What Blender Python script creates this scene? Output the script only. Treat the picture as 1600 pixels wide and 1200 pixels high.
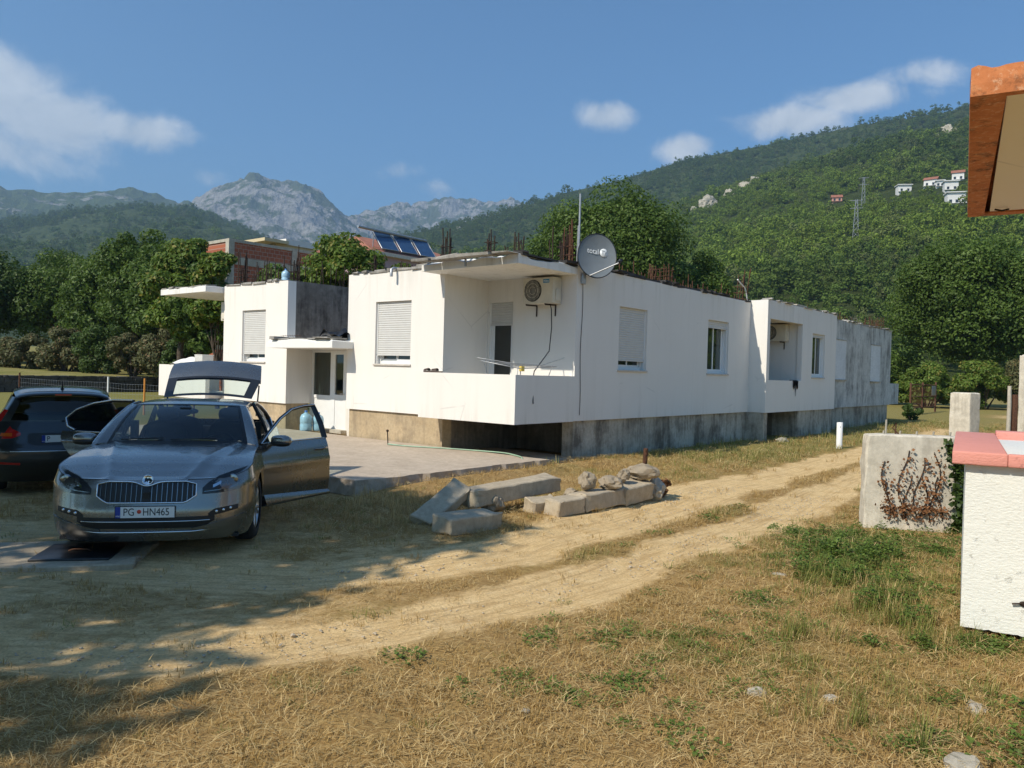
import bpy, bmesh, math, random
import numpy as np
from mathutils import Vector, Matrix, noise as mnoise

for o in list(bpy.data.objects):
    bpy.data.objects.remove(o, do_unlink=True)
scene = bpy.context.scene
COL = scene.collection
R = math.radians

# ---------------------------------------------------------------- camera
EYE = 1.8
cam_d = bpy.data.cameras.new('camera')
cam = bpy.data.objects.new('camera', cam_d)
COL.objects.link(cam)
cam_d.sensor_fit = 'HORIZONTAL'
cam_d.sensor_width = 36.0
cam_d.lens = 36.0 * 1213.0 / 1600.0
cam_d.clip_start = 0.05
cam_d.clip_end = 30000.0
cam.matrix_world = (Matrix.Translation((0, 0, EYE)) @ Matrix.Rotation(R(90 - 0.88), 4, 'X')
                    @ Matrix.Rotation(R(1.56), 4, 'Z'))
scene.camera = cam

# ---------------------------------------------------------------- light
SUN_DIR = Vector((0.8356, 0.7000, -1.0)).normalized()        # the way sunlight travels
SUN_EL = math.asin(-SUN_DIR.z)
SUN_AZ = math.atan2(-SUN_DIR.x, -SUN_DIR.y)
sun_d = bpy.data.lights.new('sun', 'SUN')
sun_d.energy = 3.35
sun_d.angle = R(0.55)
sun_d.color = (1.0, 0.92, 0.785)
sun = bpy.data.objects.new('sun', sun_d)
COL.objects.link(sun)
sun.rotation_euler = SUN_DIR.to_track_quat('-Z', 'Y').to_euler()
sun.location = (-40, -40, 60)

world = bpy.data.worlds.new('World')
scene.world = world
world.use_nodes = True
SKY_STRENGTH = 0.100
def build_world():
    nt = world.node_tree
    nt.nodes.clear()
    N = nt.nodes.new
    L = nt.links.new
    out = N('ShaderNodeOutputWorld')
    bg = N('ShaderNodeBackground')
    bg.inputs['Strength'].default_value = SKY_STRENGTH
    sky = N('ShaderNodeTexSky')
    sky.sky_type = 'NISHITA'
    sky.sun_disc = False
    sky.sun_elevation = SUN_EL
    sky.sun_rotation = SUN_AZ
    sky.altitude = 0.0
    sky.air_density = 1.0
    sky.dust_density = 0.6
    sky.ozone_density = 3.0
    geo = N('ShaderNodeTexCoord')
    def math_(op, a, b=None, c=None, clamp=False):
        m = N('ShaderNodeMath'); m.operation = op; m.use_clamp = clamp
        for i, v in enumerate((a, b, c)):
            if v is None: continue
            if isinstance(v, (int, float)): m.inputs[i].default_value = v
            else: L(v, m.inputs[i])
        return m.outputs[0]
    # clouds: banks of cumulus given by direction (bearing, rise), their edges eaten by noise
    sep = N('ShaderNodeSeparateXYZ'); L(geo.outputs['Generated'], sep.inputs[0])
    x, y, z = sep.outputs
    az = math_('ARCTAN2', x, y)
    hyp = math_('SQRT', math_('ADD', math_('MULTIPLY', x, x), math_('MULTIPLY', y, y)))
    el = math_('DIVIDE', z, math_('MAXIMUM', hyp, 0.02))
    no = N('ShaderNodeTexNoise'); no.inputs['Scale'].default_value = 11.0
    no.inputs['Detail'].default_value = 6.0; no.inputs['Roughness'].default_value = 0.62
    no.inputs['Distortion'].default_value = 0.35
    L(geo.outputs['Generated'], no.inputs['Vector'])
    no2 = N('ShaderNodeTexNoise'); no2.inputs['Scale'].default_value = 2.6
    no2.inputs['Detail'].default_value = 2.0
    L(geo.outputs['Generated'], no2.inputs['Vector'])
    banks = [(-35.5, .285, 5.6, .058, 1.45), (-31.0, .262, 4.6, .042, 1.35), (-26.2, .266, 3.6, .026, 1.25), (-34, .228, 5.5, .03, 1.05),
             (6.3, .330, 2.3, .024, 1.2), (12.2, .287, 2.2, .019, 1.05), (19.2, .312, 4.0, .024, 1.15), (23.4, .334, 4.2, .022, 1.05), (27.0, .352, 3.0, .020, .85),
             (-8.6, .250, 2.2, .019, .66), (-5.8, .228, 2.2, .019, .78), (-21.8, .222, 2.6, .018, .72)]
    total = None
    for a0, e0, wa, we, amp in banks:
        da = math_('DIVIDE', math_('SUBTRACT', az, R(a0)), R(wa))
        de = math_('DIVIDE', math_('SUBTRACT', el, e0), we)
        d2 = math_('ADD', math_('MULTIPLY', da, da), math_('MULTIPLY', de, de))
        gss = math_('MULTIPLY', math_('EXPONENT', math_('MULTIPLY', d2, -0.8)), amp)
        total = gss if total is None else math_('MAXIMUM', total, gss)
    wisp = math_('MULTIPLY', math_('SUBTRACT', no2.outputs[0], 0.60), 0.9)
    total = math_('MAXIMUM', total, wisp)
    dens = math_('ADD', total, math_('MULTIPLY', math_('SUBTRACT', no.outputs[0], 0.5), 1.75))
    mr = N('ShaderNodeMapRange'); mr.interpolation_type = 'SMOOTHSTEP'
    mr.inputs['From Min'].default_value = 0.40; mr.inputs['From Max'].default_value = 1.10
    mr.inputs['To Min'].default_value = 0.0; mr.inputs['To Max'].default_value = 0.86
    L(dens, mr.inputs['Value'])
    cl = N('ShaderNodeMix'); cl.data_type = 'RGBA'
    shade = N('ShaderNodeMapRange')
    shade.inputs['From Min'].default_value = 0.3; shade.inputs['From Max'].default_value = 0.75
    L(no.outputs[0], shade.inputs['Value'])
    L(shade.outputs[0], cl.inputs['Factor'])
    cl.inputs['A'].default_value = (3.9, 4.4, 5.0, 1)
    cl.inputs['B'].default_value = (6.6, 6.9, 7.2, 1)
    tint = N('ShaderNodeMix'); tint.data_type = 'RGBA'; tint.blend_type = 'MULTIPLY'
    tint.inputs['Factor'].default_value = 1.0
    L(sky.outputs[0], tint.inputs['A']); tint.inputs['B'].default_value = (0.54, 0.81, 0.96, 1)
    mx = N('ShaderNodeMix'); mx.data_type = 'RGBA'
    L(mr.outputs[0], mx.inputs['Factor']); L(tint.outputs['Result'], mx.inputs['A']); L(cl.outputs['Result'], mx.inputs['B'])
    L(mx.outputs['Result'], bg.inputs['Color'])
    L(bg.outputs[0], out.inputs['Surface'])
build_world()

scene.view_settings.view_transform = 'Standard'
scene.view_settings.look = 'None'
scene.view_settings.exposure = 0.62
scene.view_settings.gamma = 1.0
scene.view_settings.use_curve_mapping = False
scene.cycles.volume_bounces = 0
scene.cycles.max_bounces = 6
scene.cycles.diffuse_bounces = 3
scene.cycles.glossy_bounces = 3
scene.cycles.transmission_bounces = 4
scene.cycles.transparent_max_bounces = 16

# ---------------------------------------------------------------- helpers
rng = np.random.default_rng(11)
random.seed(5)

class MB:
    """collects boxes, tubes and sheets; build() links them as ONE mesh object"""
    def __init__(s):
        s.v = []; s.f = []; s.sm = []
    def add(s, vs, fs, smooth=False, M=None):
        n = len(s.v)
        for p in vs:
            p = Vector(p)
            s.v.append(tuple(M @ p) if M is not None else tuple(p))
        for f in fs:
            s.f.append(tuple(n + i for i in f)); s.sm.append(smooth)
        return s
    def box(s, x0, x1, y0, y1, z0, z1, M=None, jit=0.0):
        vs = [(x0,y0,z0),(x1,y0,z0),(x1,y1,z0),(x0,y1,z0),(x0,y0,z1),(x1,y0,z1),(x1,y1,z1),(x0,y1,z1)]
        if jit:
            vs = [tuple(c + random.uniform(-jit, jit) for c in v) for v in vs]
        return s.add(vs, [(0,3,2,1),(4,5,6,7),(0,1,5,4),(1,2,6,5),(2,3,7,6),(3,0,4,7)], False, M)
    def bbox(s, x0, x1, y0, y1, z0, z1, b=0.01, M=None):
        """box with chamfered edges"""
        bm = bmesh.new()
        vs = [bm.verts.new(p) for p in [(x0,y0,z0),(x1,y0,z0),(x1,y1,z0),(x0,y1,z0),(x0,y0,z1),(x1,y0,z1),(x1,y1,z1),(x0,y1,z1)]]
        for f in [(0,3,2,1),(4,5,6,7),(0,1,5,4),(1,2,6,5),(2,3,7,6),(3,0,4,7)]:
            bm.faces.new([vs[i] for i in f])
        bmesh.ops.bevel(bm, geom=bm.edges[:], offset=b, segments=2, affect='EDGES', profile=0.6)
        return s.bm(bm, True, M)
    def bm(s, bm, smooth=False, M=None):
        bm.verts.index_update()
        s.add([v.co[:] for v in bm.verts], [[v.index for v in f.verts] for f in bm.faces], smooth, M)
        bm.free(); return s
    def tube(s, pts, r, n=8, M=None, caps=True, smooth=True):
        pts = [Vector(p) for p in pts]
        rs = r if isinstance(r, (list, tuple)) else [r] * len(pts)
        vs = []; fs = []
        ref = None
        for i, p in enumerate(pts):
            d = (pts[min(i+1, len(pts)-1)] - pts[max(i-1, 0)])
            if d.length < 1e-9: d = Vector((0,0,1))
            d.normalize()
            if ref is None:
                ref = Vector((0,0,1)) if abs(d.z) < .9 else Vector((1,0,0))
            u = ref - d * ref.dot(d)
            if u.length < 1e-6:
                u = d.orthogonal()
            u.normalize(); w = d.cross(u); ref = u
            for k in range(n):
                a = 2*math.pi*k/n
                vs.append(p + u*math.cos(a)*rs[i] + w*math.sin(a)*rs[i])
        for i in range(len(pts)-1):
            for k in range(n):
                a = i*n+k; b = i*n+(k+1) % n
                fs.append((a, b, b+n, a+n))
        s.add(vs, fs, smooth, M)
        if caps:
            s.add(vs[:n], [tuple(reversed(range(n)))], False, M)
            s.add(vs[-n:], [tuple(range(n))], False, M)
        return s
    def lathe(s, prof, n=24, M=None, smooth=True):
        """profile of (radius, z) turned about z"""
        vs = []; fs = []
        for r, z in prof:
            for k in range(n):
                a = 2*math.pi*k/n
                vs.append((r*math.cos(a), r*math.sin(a), z))
        for i in range(len(prof)-1):
            for k in range(n):
                a = i*n+k; b = i*n+(k+1) % n
                fs.append((a, b, b+n, a+n))
        return s.add(vs, fs, smooth, M)
    def prism(s, poly, z0, z1, M=None):
        n = len(poly)
        vs = [(x, y, z0) for x, y in poly] + [(x, y, z1) for x, y in poly]
        fs = [tuple(reversed(range(n))), tuple(range(n, 2*n))] + [(i, (i+1) % n, n+(i+1) % n, n+i) for i in range(n)]
        return s.add(vs, fs, False, M)
    def grid(s, P, smooth=True, M=None, flip=False):
        """P[i][j] points"""
        ni = len(P); nj = len(P[0])
        vs = [p for row in P for p in row]
        fs = []
        for i in range(ni-1):
            for j in range(nj-1):
                q = (i*nj+j, i*nj+j+1, (i+1)*nj+j+1, (i+1)*nj+j)
                fs.append(tuple(reversed(q)) if flip else q)
        return s.add(vs, fs, smooth, M)
    def build(s, name, mat, parent=None, loc=None, fix=True):
        me = bpy.data.meshes.new(name)
        me.from_pydata(s.v, [], s.f)
        me.polygons.foreach_set('use_smooth', s.sm)
        if fix and len(s.f) < 60000:
            b = bmesh.new(); b.from_mesh(me)
            bmesh.ops.recalc_face_normals(b, faces=b.faces[:])
            b.to_mesh(me); b.free()
        if mat is not None:
            me.materials.append(mat)
        o = bpy.data.objects.new(name, me)
        COL.objects.link(o)
        if parent is not None: o.parent = parent
        if loc is not None: o.location = loc
        return o

def np_obj(name, V, F, mat, parent=None, smooth=False):
    """mesh from numpy arrays: V (n,3), F (m,k) with constant k"""
    V = np.asarray(V, np.float32); F = np.asarray(F, np.int32)
    me = bpy.data.meshes.new(name)
    k = F.shape[1]
    me.vertices.add(len(V)); me.vertices.foreach_set('co', V.ravel())
    me.loops.add(F.size); me.loops.foreach_set('vertex_index', F.ravel())
    me.polygons.add(len(F))
    me.polygons.foreach_set('loop_start', np.arange(0, F.size, k, dtype=np.int32))
    me.polygons.foreach_set('loop_total', np.full(len(F), k, np.int32))
    me.polygons.foreach_set('use_smooth', np.full(len(F), smooth, bool))
    me.update(calc_edges=True)
    if mat is not None: me.materials.append(mat)
    o = bpy.data.objects.new(name, me)
    COL.objects.link(o)
    if parent is not None: o.parent = parent
    return o

def empty(name, loc=(0,0,0), rz=0.0):
    o = bpy.data.objects.new(name, None)
    o.empty_display_size = 0.3
    COL.objects.link(o)
    o.location = loc; o.rotation_euler = (0, 0, rz)
    return o

def tag(o, label=None, cat=None, group=None, kind=None):
    if label: o['label'] = label
    if cat: o['category'] = cat
    if group: o['group'] = group
    if kind: o['kind'] = kind
    return o

def thing(name, label, cat, loc=(0,0,0), rz=0.0, group=None):
    return tag(empty(name, loc, rz), label, cat, group)

def copy_tree(o, parent=None):
    c = o.copy(); COL.objects.link(c); c.parent = parent
    for ch in list(o.children):
        copy_tree(ch, c)
    return c

def text_mesh(body, size, depth=0.0):
    cu = bpy.data.curves.new('lettering', 'FONT')
    cu.body = body; cu.size = size; cu.extrude = depth; cu.align_x = 'CENTER'; cu.align_y = 'CENTER'
    cu.resolution_u = 3
    tmp = bpy.data.objects.new('lettering_tmp', cu)
    COL.objects.link(tmp)
    dg = bpy.context.evaluated_depsgraph_get()
    me = bpy.data.meshes.new_from_object(tmp.evaluated_get(dg))
    bpy.data.objects.remove(tmp, do_unlink=True)
    return me

def lettering(body, size, mat, parent, M, depth=0.001, sx=1.0, name='lettering'):
    me = text_mesh(body, size, depth)
    me.transform(M @ Matrix.Diagonal((sx, 1, 1, 1)))
    me.materials.clear(); me.materials.append(mat)
    o = bpy.data.objects.new(name, me); COL.objects.link(o); o.parent = parent
    return o

def frame(o, x, y, z):
    """matrix whose columns are the given axes at o"""
    x = Vector(x).normalized(); y = Vector(y).normalized(); z = Vector(z).normalized()
    m = Matrix((x, y, z)).transposed().to_4x4()
    m.translation = Vector(o)
    return m

# ---------------------------------------------------------------- materials
def srgb(r, g, b):
    f = lambda c: ((c/255.0)/12.92 if c/255.0 <= .04045 else ((c/255.0+.055)/1.055)**2.4)
    return (f(r), f(g), f(b))

class MT:
    """small wrapper for building a procedural material"""
    def __init__(s, name, rough=.8, metal=0.0, spec=.5):
        s.m = bpy.data.materials.new(name); s.m.use_nodes = True
        s.nt = s.m.node_tree
        s.b = s.nt.nodes['Principled BSDF']
        s.b.inputs['Roughness'].default_value = rough
        s.b.inputs['Metallic'].default_value = metal
        s.b.inputs['Specular IOR Level'].default_value = spec
        s.tc = s.nt.nodes.new('ShaderNodeTexCoord')
    def N(s, t): return s.nt.nodes.new(t)
    def L(s, a, b): s.nt.links.new(a, b)
    def vec(s, scale=(1,1,1), coord='Object', rot=(0,0,0)):
        mp = s.N('ShaderNodeMapping'); mp.inputs['Scale'].default_value = scale; mp.inputs['Rotation'].default_value = rot
        s.L(s.tc.outputs[coord], mp.inputs[0]); return mp.outputs[0]
    def noise(s, scale, detail=6, rough=.6, vec=None, dist=0.0):
        n = s.N('ShaderNodeTexNoise'); n.inputs['Scale'].default_value = scale
        n.inputs['Detail'].default_value = detail; n.inputs['Roughness'].default_value = rough
        n.inputs['Distortion'].default_value = dist
        s.L(vec if vec is not None else s.vec(), n.inputs['Vector']); return n.outputs[0]
    def voro(s, scale, vec=None, feature='F1'):
        n = s.N('ShaderNodeTexVoronoi'); n.inputs['Scale'].default_value = scale; n.feature = feature
        s.L(vec if vec is not None else s.vec(), n.inputs['Vector']); return n
    def ramp(s, fac, stops):
        r = s.N('ShaderNodeValToRGB')
        while len(r.color_ramp.elements) > 1: r.color_ramp.elements.remove(r.color_ramp.elements[-1])
        for i, (p, c) in enumerate(stops):
            e = r.color_ramp.elements[0] if i == 0 else r.color_ramp.elements.new(p)
            e.position = p
            if isinstance(c, (int, float)): c = (c, c, c)
            e.color = (*c[:3], 1)
        s.L(fac, r.inputs[0]); return r.outputs[0]
    def mix(s, fac, a, b, blend='MIX'):
        m = s.N('ShaderNodeMix'); m.data_type = 'RGBA'; m.blend_type = blend
        for sock, v in ((m.inputs['Factor'], fac), (m.inputs['A'], a), (m.inputs['B'], b)):
            if isinstance(v, (int, float)): sock.default_value = v
            elif isinstance(v, tuple): sock.default_value = (*v[:3], 1)
            else: s.L(v, sock)
        return m.outputs['Result']
    def math(s, op, a, b=0.0, clamp=False):
        m = s.N('ShaderNodeMath'); m.operation = op; m.use_clamp = clamp
        for i, v in enumerate((a, b)):
            if isinstance(v, (int, float)): m.inputs[i].default_value = v
            else: s.L(v, m.inputs[i])
        return m.outputs[0]
    def attr(s, name):
        a = s.N('ShaderNodeAttribute'); a.attribute_name = name; return a
    def color(s, c):
        if isinstance(c, tuple): s.b.inputs['Base Color'].default_value = (*c[:3], 1)
        else: s.L(c, s.b.inputs['Base Color'])
        return s
    def bump(s, h, strength=.3, dist=.02):
        b = s.N('ShaderNodeBump'); b.inputs['Strength'].default_value = strength; b.inputs['Distance'].default_value = dist
        s.L(h, b.inputs['Height']); s.L(b.outputs[0], s.b.inputs['Normal']); return s
    def rough(s, v): s.L(v, s.b.inputs['Roughness']); return s
    def island(s):
        return s.N('ShaderNodeNewGeometry').outputs['Random Per Island']
    def objrnd(s):
        return s.N('ShaderNodeObjectInfo').outputs['Random']

def plain(name, c, rough=.6, metal=0.0, var=.12, scale=8.0, spec=.5, coat=0.0, bump=0.0):
    m = MT(name, rough, metal, spec)
    n = m.noise(scale, 5, .6)
    lo = tuple(x*(1-var) for x in c); hi = tuple(min(1, x*(1+var)) for x in c)
    m.color(m.ramp(n, [(.3, lo), (.7, hi)]))
    if coat: m.b.inputs['Coat Weight'].default_value = coat; m.b.inputs['Coat Roughness'].default_value = .04
    if bump: m.bump(m.noise(scale*6, 5, .65), bump, .01)
    return m.m

M = {}
def stucco(name, base, streak=.5):
    m = MT(name, .85, 0, .25)
    n1 = m.noise(.8, 5, .6)
    n2 = m.noise(1.0, 6, .65, m.vec((5.0, 5.0, .35)))
    c = m.mix(m.ramp(n1, [(.35, 0.0), (.7, .5)]), base, tuple(x*.93 for x in base))
    sp = m.N('ShaderNodeSeparateXYZ'); m.L(m.tc.outputs['Object'], sp.inputs[0])
    hi_ = m.N('ShaderNodeMapRange'); hi_.inputs['From Min'].default_value = 3.25; hi_.inputs['From Max'].default_value = 4.05; m.L(sp.outputs[2], hi_.inputs['Value'])
    lo_ = m.N('ShaderNodeMapRange'); lo_.inputs['From Min'].default_value = 1.15; lo_.inputs['From Max'].default_value = .80; m.L(sp.outputs[2], lo_.inputs['Value'])
    zone = m.math('ADD', .45, m.math('MULTIPLY', m.math('MAXIMUM', hi_.outputs[0], lo_.outputs[0]), 1.3))
    dirt = m.math('MULTIPLY', m.math('MULTIPLY', m.ramp(n2, [(.50, 0.0), (.74, 1.0)]), streak), zone, True)
    crack = m.voro(.55, m.vec((1, 1, 1)), 'DISTANCE_TO_EDGE')
    ck = m.math('MULTIPLY', m.ramp(crack.outputs['Distance'], [(0.0, .5), (.006, 0.0)]), m.ramp(m.noise(.9, 3, .5), [(.55, 0.0), (.62, 1.0)]))
    c = m.mix(ck, c, tuple(x*.6 for x in base))
    c = m.mix(dirt, c, (base[0]*.72, base[1]*.71, base[2]*.67))
    m.color(c)
    m.bump(m.noise(160, 4, .6), .12, .004)
    return m.m
M['white_wall'] = stucco('white_stucco', (.79, .755, .70), .36)
M['white_trim'] = stucco('white_trim', (.79, .78, .74), .55)
M['soffit'] = stucco('soffit_paint', (.74, .70, .62), .15)

def concrete(name, lo, hi, dark, streak=.8, warm=None, board=0.0):
    m = MT(name, .9, 0, .2)
    n1 = m.noise(1.3, 8, .65)
    n2 = m.math('ADD', m.math('MULTIPLY', m.noise(1.0, 7, .7, m.vec((2.6, 2.6, .30)), 1.2), .5), m.math('MULTIPLY', m.noise(1.5, 7, .7), .5))
    n3 = m.noise(14, 6, .7)
    c = m.ramp(n1, [(.3, lo), (.68, hi)])
    if warm: c = m.mix(m.ramp(m.noise(.7, 4, .5), [(.4, 0.0), (.62, 1.0)]), c, warm)
    c = m.mix(m.math('MULTIPLY', m.ramp(n2, [(.475, 0.0), (.60, 1.0)]), streak), c, dark)
    c = m.mix(m.ramp(n3, [(.35, .35), (.6, 0.0)]), c, tuple(x*.55 for x in lo))
    m.color(c)
    h = m.math('ADD', m.noise(55, 6, .7), m.math('MULTIPLY', m.noise(6, 5, .6), 1.5))
    m.bump(h, .45, .012)
    return m.m
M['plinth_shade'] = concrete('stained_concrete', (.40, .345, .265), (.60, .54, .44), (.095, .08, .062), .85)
M['plinth_void_shade'] = concrete('shade_darkened_concrete', (.20, .165, .12), (.34, .285, .22), (.08, .066, .05), .6)  # concrete darkened in colour to put shade into the voids under the floor
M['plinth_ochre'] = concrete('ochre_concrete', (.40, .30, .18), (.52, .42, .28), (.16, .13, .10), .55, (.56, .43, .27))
M['grey_wall'] = concrete('streaked_grey_concrete', (.48, .475, .44), (.70, .69, .65), (.10, .098, .095), .72)
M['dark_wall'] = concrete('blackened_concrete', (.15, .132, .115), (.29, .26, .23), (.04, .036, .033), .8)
M['old_concrete'] = concrete('old_concrete', (.40, .36, .29), (.58, .53, .43), (.17, .155, .13), .45)
M['block_concrete'] = concrete('block_concrete', (.40, .325, .225), (.58, .495, .365), (.20, .155, .105), .35)
M['patio'] = concrete('patio_concrete', (.46, .375, .285), (.57, .475, .37), (.31, .245, .18), .35)
M['roof_edge'] = concrete('broken_roof_edge', (.25, .235, .21), (.46, .44, .40), (.08, .075, .07), .6)
M['rust'] = plain('rusty_steel', (.11, .052, .03), .85, .2, .5, 30, .3)
M['rebar_dark'] = plain('dark_rebar', (.05, .034, .026), .85, .3, .4, 30, .3)
M['pvc'] = plain('white_plastic', (.78, .78, .76), .35, 0, .03, 5)
M['pvc_grey'] = plain('shutter_plastic', (.60, .59, .56), .45, 0, .04, 5)
M['sill'] = plain('stone_sill', (.55, .50, .44), .7, 0, .15, 12)
M['black'] = plain('black_plastic', (.012, .012, .013), .45, 0, .2, 10)
M['rubber'] = plain('rubber', (.018, .018, .019), .75, 0, .2, 10)
M['dark_void'] = plain('dark_interior', (.03, .028, .026), .9, 0, .2, 3)
M['chrome'] = plain('chrome', (.78, .79, .80), .12, 1.0, .02, 3)
M['alloy'] = plain('alloy', (.52, .53, .54), .28, .9, .05, 6)
M['steel_grey'] = plain('galvanised_steel', (.38, .39, .40), .45, .7, .12, 20)

def glass(name, tint=(.8, .86, .84), refl=1.0, ior=1.5, rough=.02):
    m = bpy.data.materials.new(name); m.use_nodes = True
    nt = m.node_tree; nt.nodes.clear()
    out = nt.nodes.new('ShaderNodeOutputMaterial')
    tr = nt.nodes.new('ShaderNodeBsdfTransparent'); tr.inputs[0].default_value = (*tint, 1)
    gl = nt.nodes.new('ShaderNodeBsdfGlossy'); gl.inputs['Roughness'].default_value = rough
    gl.inputs[0].default_value = (refl, refl, refl, 1)
    r0 = ((ior-1)/(ior+1))**2
    lw = nt.nodes.new('ShaderNodeLayerWeight'); lw.inputs[0].default_value = .5
    pw = nt.nodes.new('ShaderNodeMath'); pw.operation = 'POWER'; pw.inputs[1].default_value = 5.0
    fr = nt.nodes.new('ShaderNodeMath'); fr.operation = 'MULTIPLY_ADD'; fr.inputs[1].default_value = (1-r0)*min(1.0, (ior-1)*2.2); fr.inputs[2].default_value = r0*1.6
    nt.links.new(lw.outputs['Facing'], pw.inputs[0]); nt.links.new(pw.outputs[0], fr.inputs[0])
    mx = nt.nodes.new('ShaderNodeMixShader')
    tcn = nt.nodes.new('ShaderNodeTexCoord'); nz = nt.nodes.new('ShaderNodeTexNoise'); nz.inputs['Scale'].default_value = 1.5
    bp = nt.nodes.new('ShaderNodeBump'); bp.inputs['Strength'].default_value = .02; bp.inputs['Distance'].default_value = .02
    nt.links.new(tcn.outputs['Object'], nz.inputs['Vector']); nt.links.new(nz.outputs[0], bp.inputs['Height'])
    nt.links.new(bp.outputs[0], gl.inputs['Normal'])
    nt.links.new(fr.outputs[0], mx.inputs[0]); nt.links.new(tr.outputs[0], mx.inputs[1]); nt.links.new(gl.outputs[0], mx.inputs[2])
    nt.links.new(mx.outputs[0], out.inputs[0])
    return m
M['window_glass'] = glass('window_glass', (.55, .60, .58))
M['car_glass'] = glass('car_glass', (.40, .48, .48), 1.0, 1.5)
M['clear_glass'] = glass('door_glass', (.72, .82, .80), 1.0, 1.14)
M['privacy_glass'] = glass('privacy_glass', (.10, .11, .11), 1.0, 1.4)
# ================================================================ GROUND
HOUSE_LOC = (0.063, 14.542, 0.0)
HOUSE_RZ = R(50.1)
_ca, _sa = math.cos(HOUSE_RZ), math.sin(HOUSE_RZ)
def H2W(a, b):
    return (HOUSE_LOC[0] + a*_ca - b*_sa, HOUSE_LOC[1] + a*_sa + b*_ca)
def W2H(x, y):
    dx = x - HOUSE_LOC[0]; dy = y - HOUSE_LOC[1]
    return dx*_ca + dy*_sa, -dx*_sa + dy*_ca

LOWER_TRACK = [(-14, 5.6), (-9, 5.2), (-3.1, 4.72), (-1.6, 4.95), (-.85, 5.4), (.05, 6.08), (.95, 7.0), (1.3, 7.5), (2.75, 9.2), (3.4, 10.0), (6.4, 14.3), (10, 18.8), (16, 26), (24, 36), (31, 46), (40, 52)]
UPPER_TRACK = [(-16, 8.6), (-12, 8.0), (-4.7, 7.1), (-2.2, 6.75), (-1.1, 7.05), (-.1, 7.65), (.55, 8.55), (1.75, 10.3), (3.05, 12.2), (4.7, 14.1), (8.7, 19.3), (15, 27.5), (23, 37.5), (30, 47.5), (40, 54)]
def smooth_line(pts, n=12):
    pts = [np.array(p, float) for p in pts]
    out = []
    for i in range(len(pts)-1):
        p0 = pts[max(i-1, 0)]; p1 = pts[i]; p2 = pts[i+1]; p3 = pts[min(i+2, len(pts)-1)]
        for t in np.linspace(0, 1, n, endpoint=False):
            out.append(.5*((2*p1) + (-p0+p2)*t + (2*p0-5*p1+4*p2-p3)*t*t + (-p0+3*p1-3*p2+p3)*t**3))
    out.append(pts[-1])
    return np.array(out)
LT = smooth_line(LOWER_TRACK); UT = smooth_line(UPPER_TRACK)
def line_dist(P, L):
    best = np.full(len(P), 1e9)
    for i in range(len(L)-1):
        a = L[i]; d = L[i+1]-a; l2 = d @ d
        t = np.clip(((P-a) @ d)/l2, 0, 1)
        q = P - (a + t[:, None]*d)
        best = np.minimum(best, np.hypot(q[:, 0], q[:, 1]))
    return best

# smooth value noise on a lattice, vectorised
_perm = np.random.default_rng(3).random((256, 256))
def vnoise(x, y, s=1.0, o=0):
    x = np.asarray(x)*s + 37.3*o; y = np.asarray(y)*s + 91.7*o
    xi = np.floor(x).astype(int); yi = np.floor(y).astype(int)
    fx = x-xi; fy = y-yi
    fx = fx*fx*(3-2*fx); fy = fy*fy*(3-2*fy)
    g = lambda i, j: _perm[i % 256, j % 256]
    return (g(xi, yi)*(1-fx)+g(xi+1, yi)*fx)*(1-fy) + (g(xi, yi+1)*(1-fx)+g(xi+1, yi+1)*fx)*fy
def fbm(x, y, s=1.0, n=5, o=0, gain=.5):
    v = 0; a = 1; t = 0
    for i in range(n):
        v = v + a*vnoise(x, y, s*2**i, o+i*3); t += a; a *= gain
    return v/t
def sstep(x, a, b):
    t = np.clip((x-a)/(b-a), 0, 1); return t*t*(3-2*t)

def ground_fields(X, Y):
    """sand (bare wheel tracks and gravel), green (living grass) at ground points"""
    P = np.stack([X, Y], 1)
    near = (np.abs(X) < 60) & (Y > -30) & (Y < 70)
    dl = np.full(len(X), 50.0); du = dl.copy()
    if near.any():
        dl[near] = line_dist(P[near], LT); du[near] = line_dist(P[near], UT)
    wob = (fbm(X, Y, 1.1, 4, 1)-.5)*.75
    wl = .25; wu = .28 + .20*np.clip(1-np.abs(Y-11)/6, 0, 1)
    sl = 1-sstep(dl+wob*.75, wl, wl+.34)
    su = 1-sstep(du+wob*.85, wu, wu+.42)
    # yard in front of the cars: gravel from track to track
    yard = sstep(-(X-.2*(Y-6)), -0.3, 2.0)*sstep(Y+wob, 4.45, 4.95)*(1-sstep(Y+wob*2+.10*X, 8.2, 9.2))
    sand = np.maximum(np.maximum(sl, su), yard*np.clip(.62+.9*(fbm(X, Y, .8, 4, 15)-.42), .25, .95))
    back = sstep(-(X+1.4)+wob*2, 0.0, 1.5)*sstep(Y, 6, 7.5)*(1-sstep(Y, 20, 26))
    sand = np.maximum(sand, back*.55)
    a, b = W2H(X, Y)
    green = .40*sstep(fbm(X, Y, .75, 4, 9), .50, .66)
    by_wall = sstep(a, 1, 6)*(1-sstep(-b, 1.6, 5.0))
    green = np.maximum(green*.8, by_wall*.75)
    box = np.exp(-((X-3.45-.25*(Y-7))**2/.35+(Y-7.2)**2/3.0))
    green = np.maximum(green, box*.9)
    far = sstep(np.hypot(X, Y), 20, 32)
    green = np.maximum(green, far*.62)
    leftf = sstep(-X, 8, 12)*sstep(Y, 16, 22)
    green = np.maximum(green, leftf*1.0)
    return np.clip(sand, 0, 1), np.clip(green, 0, 1)*(1-sand), dl, du

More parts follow.
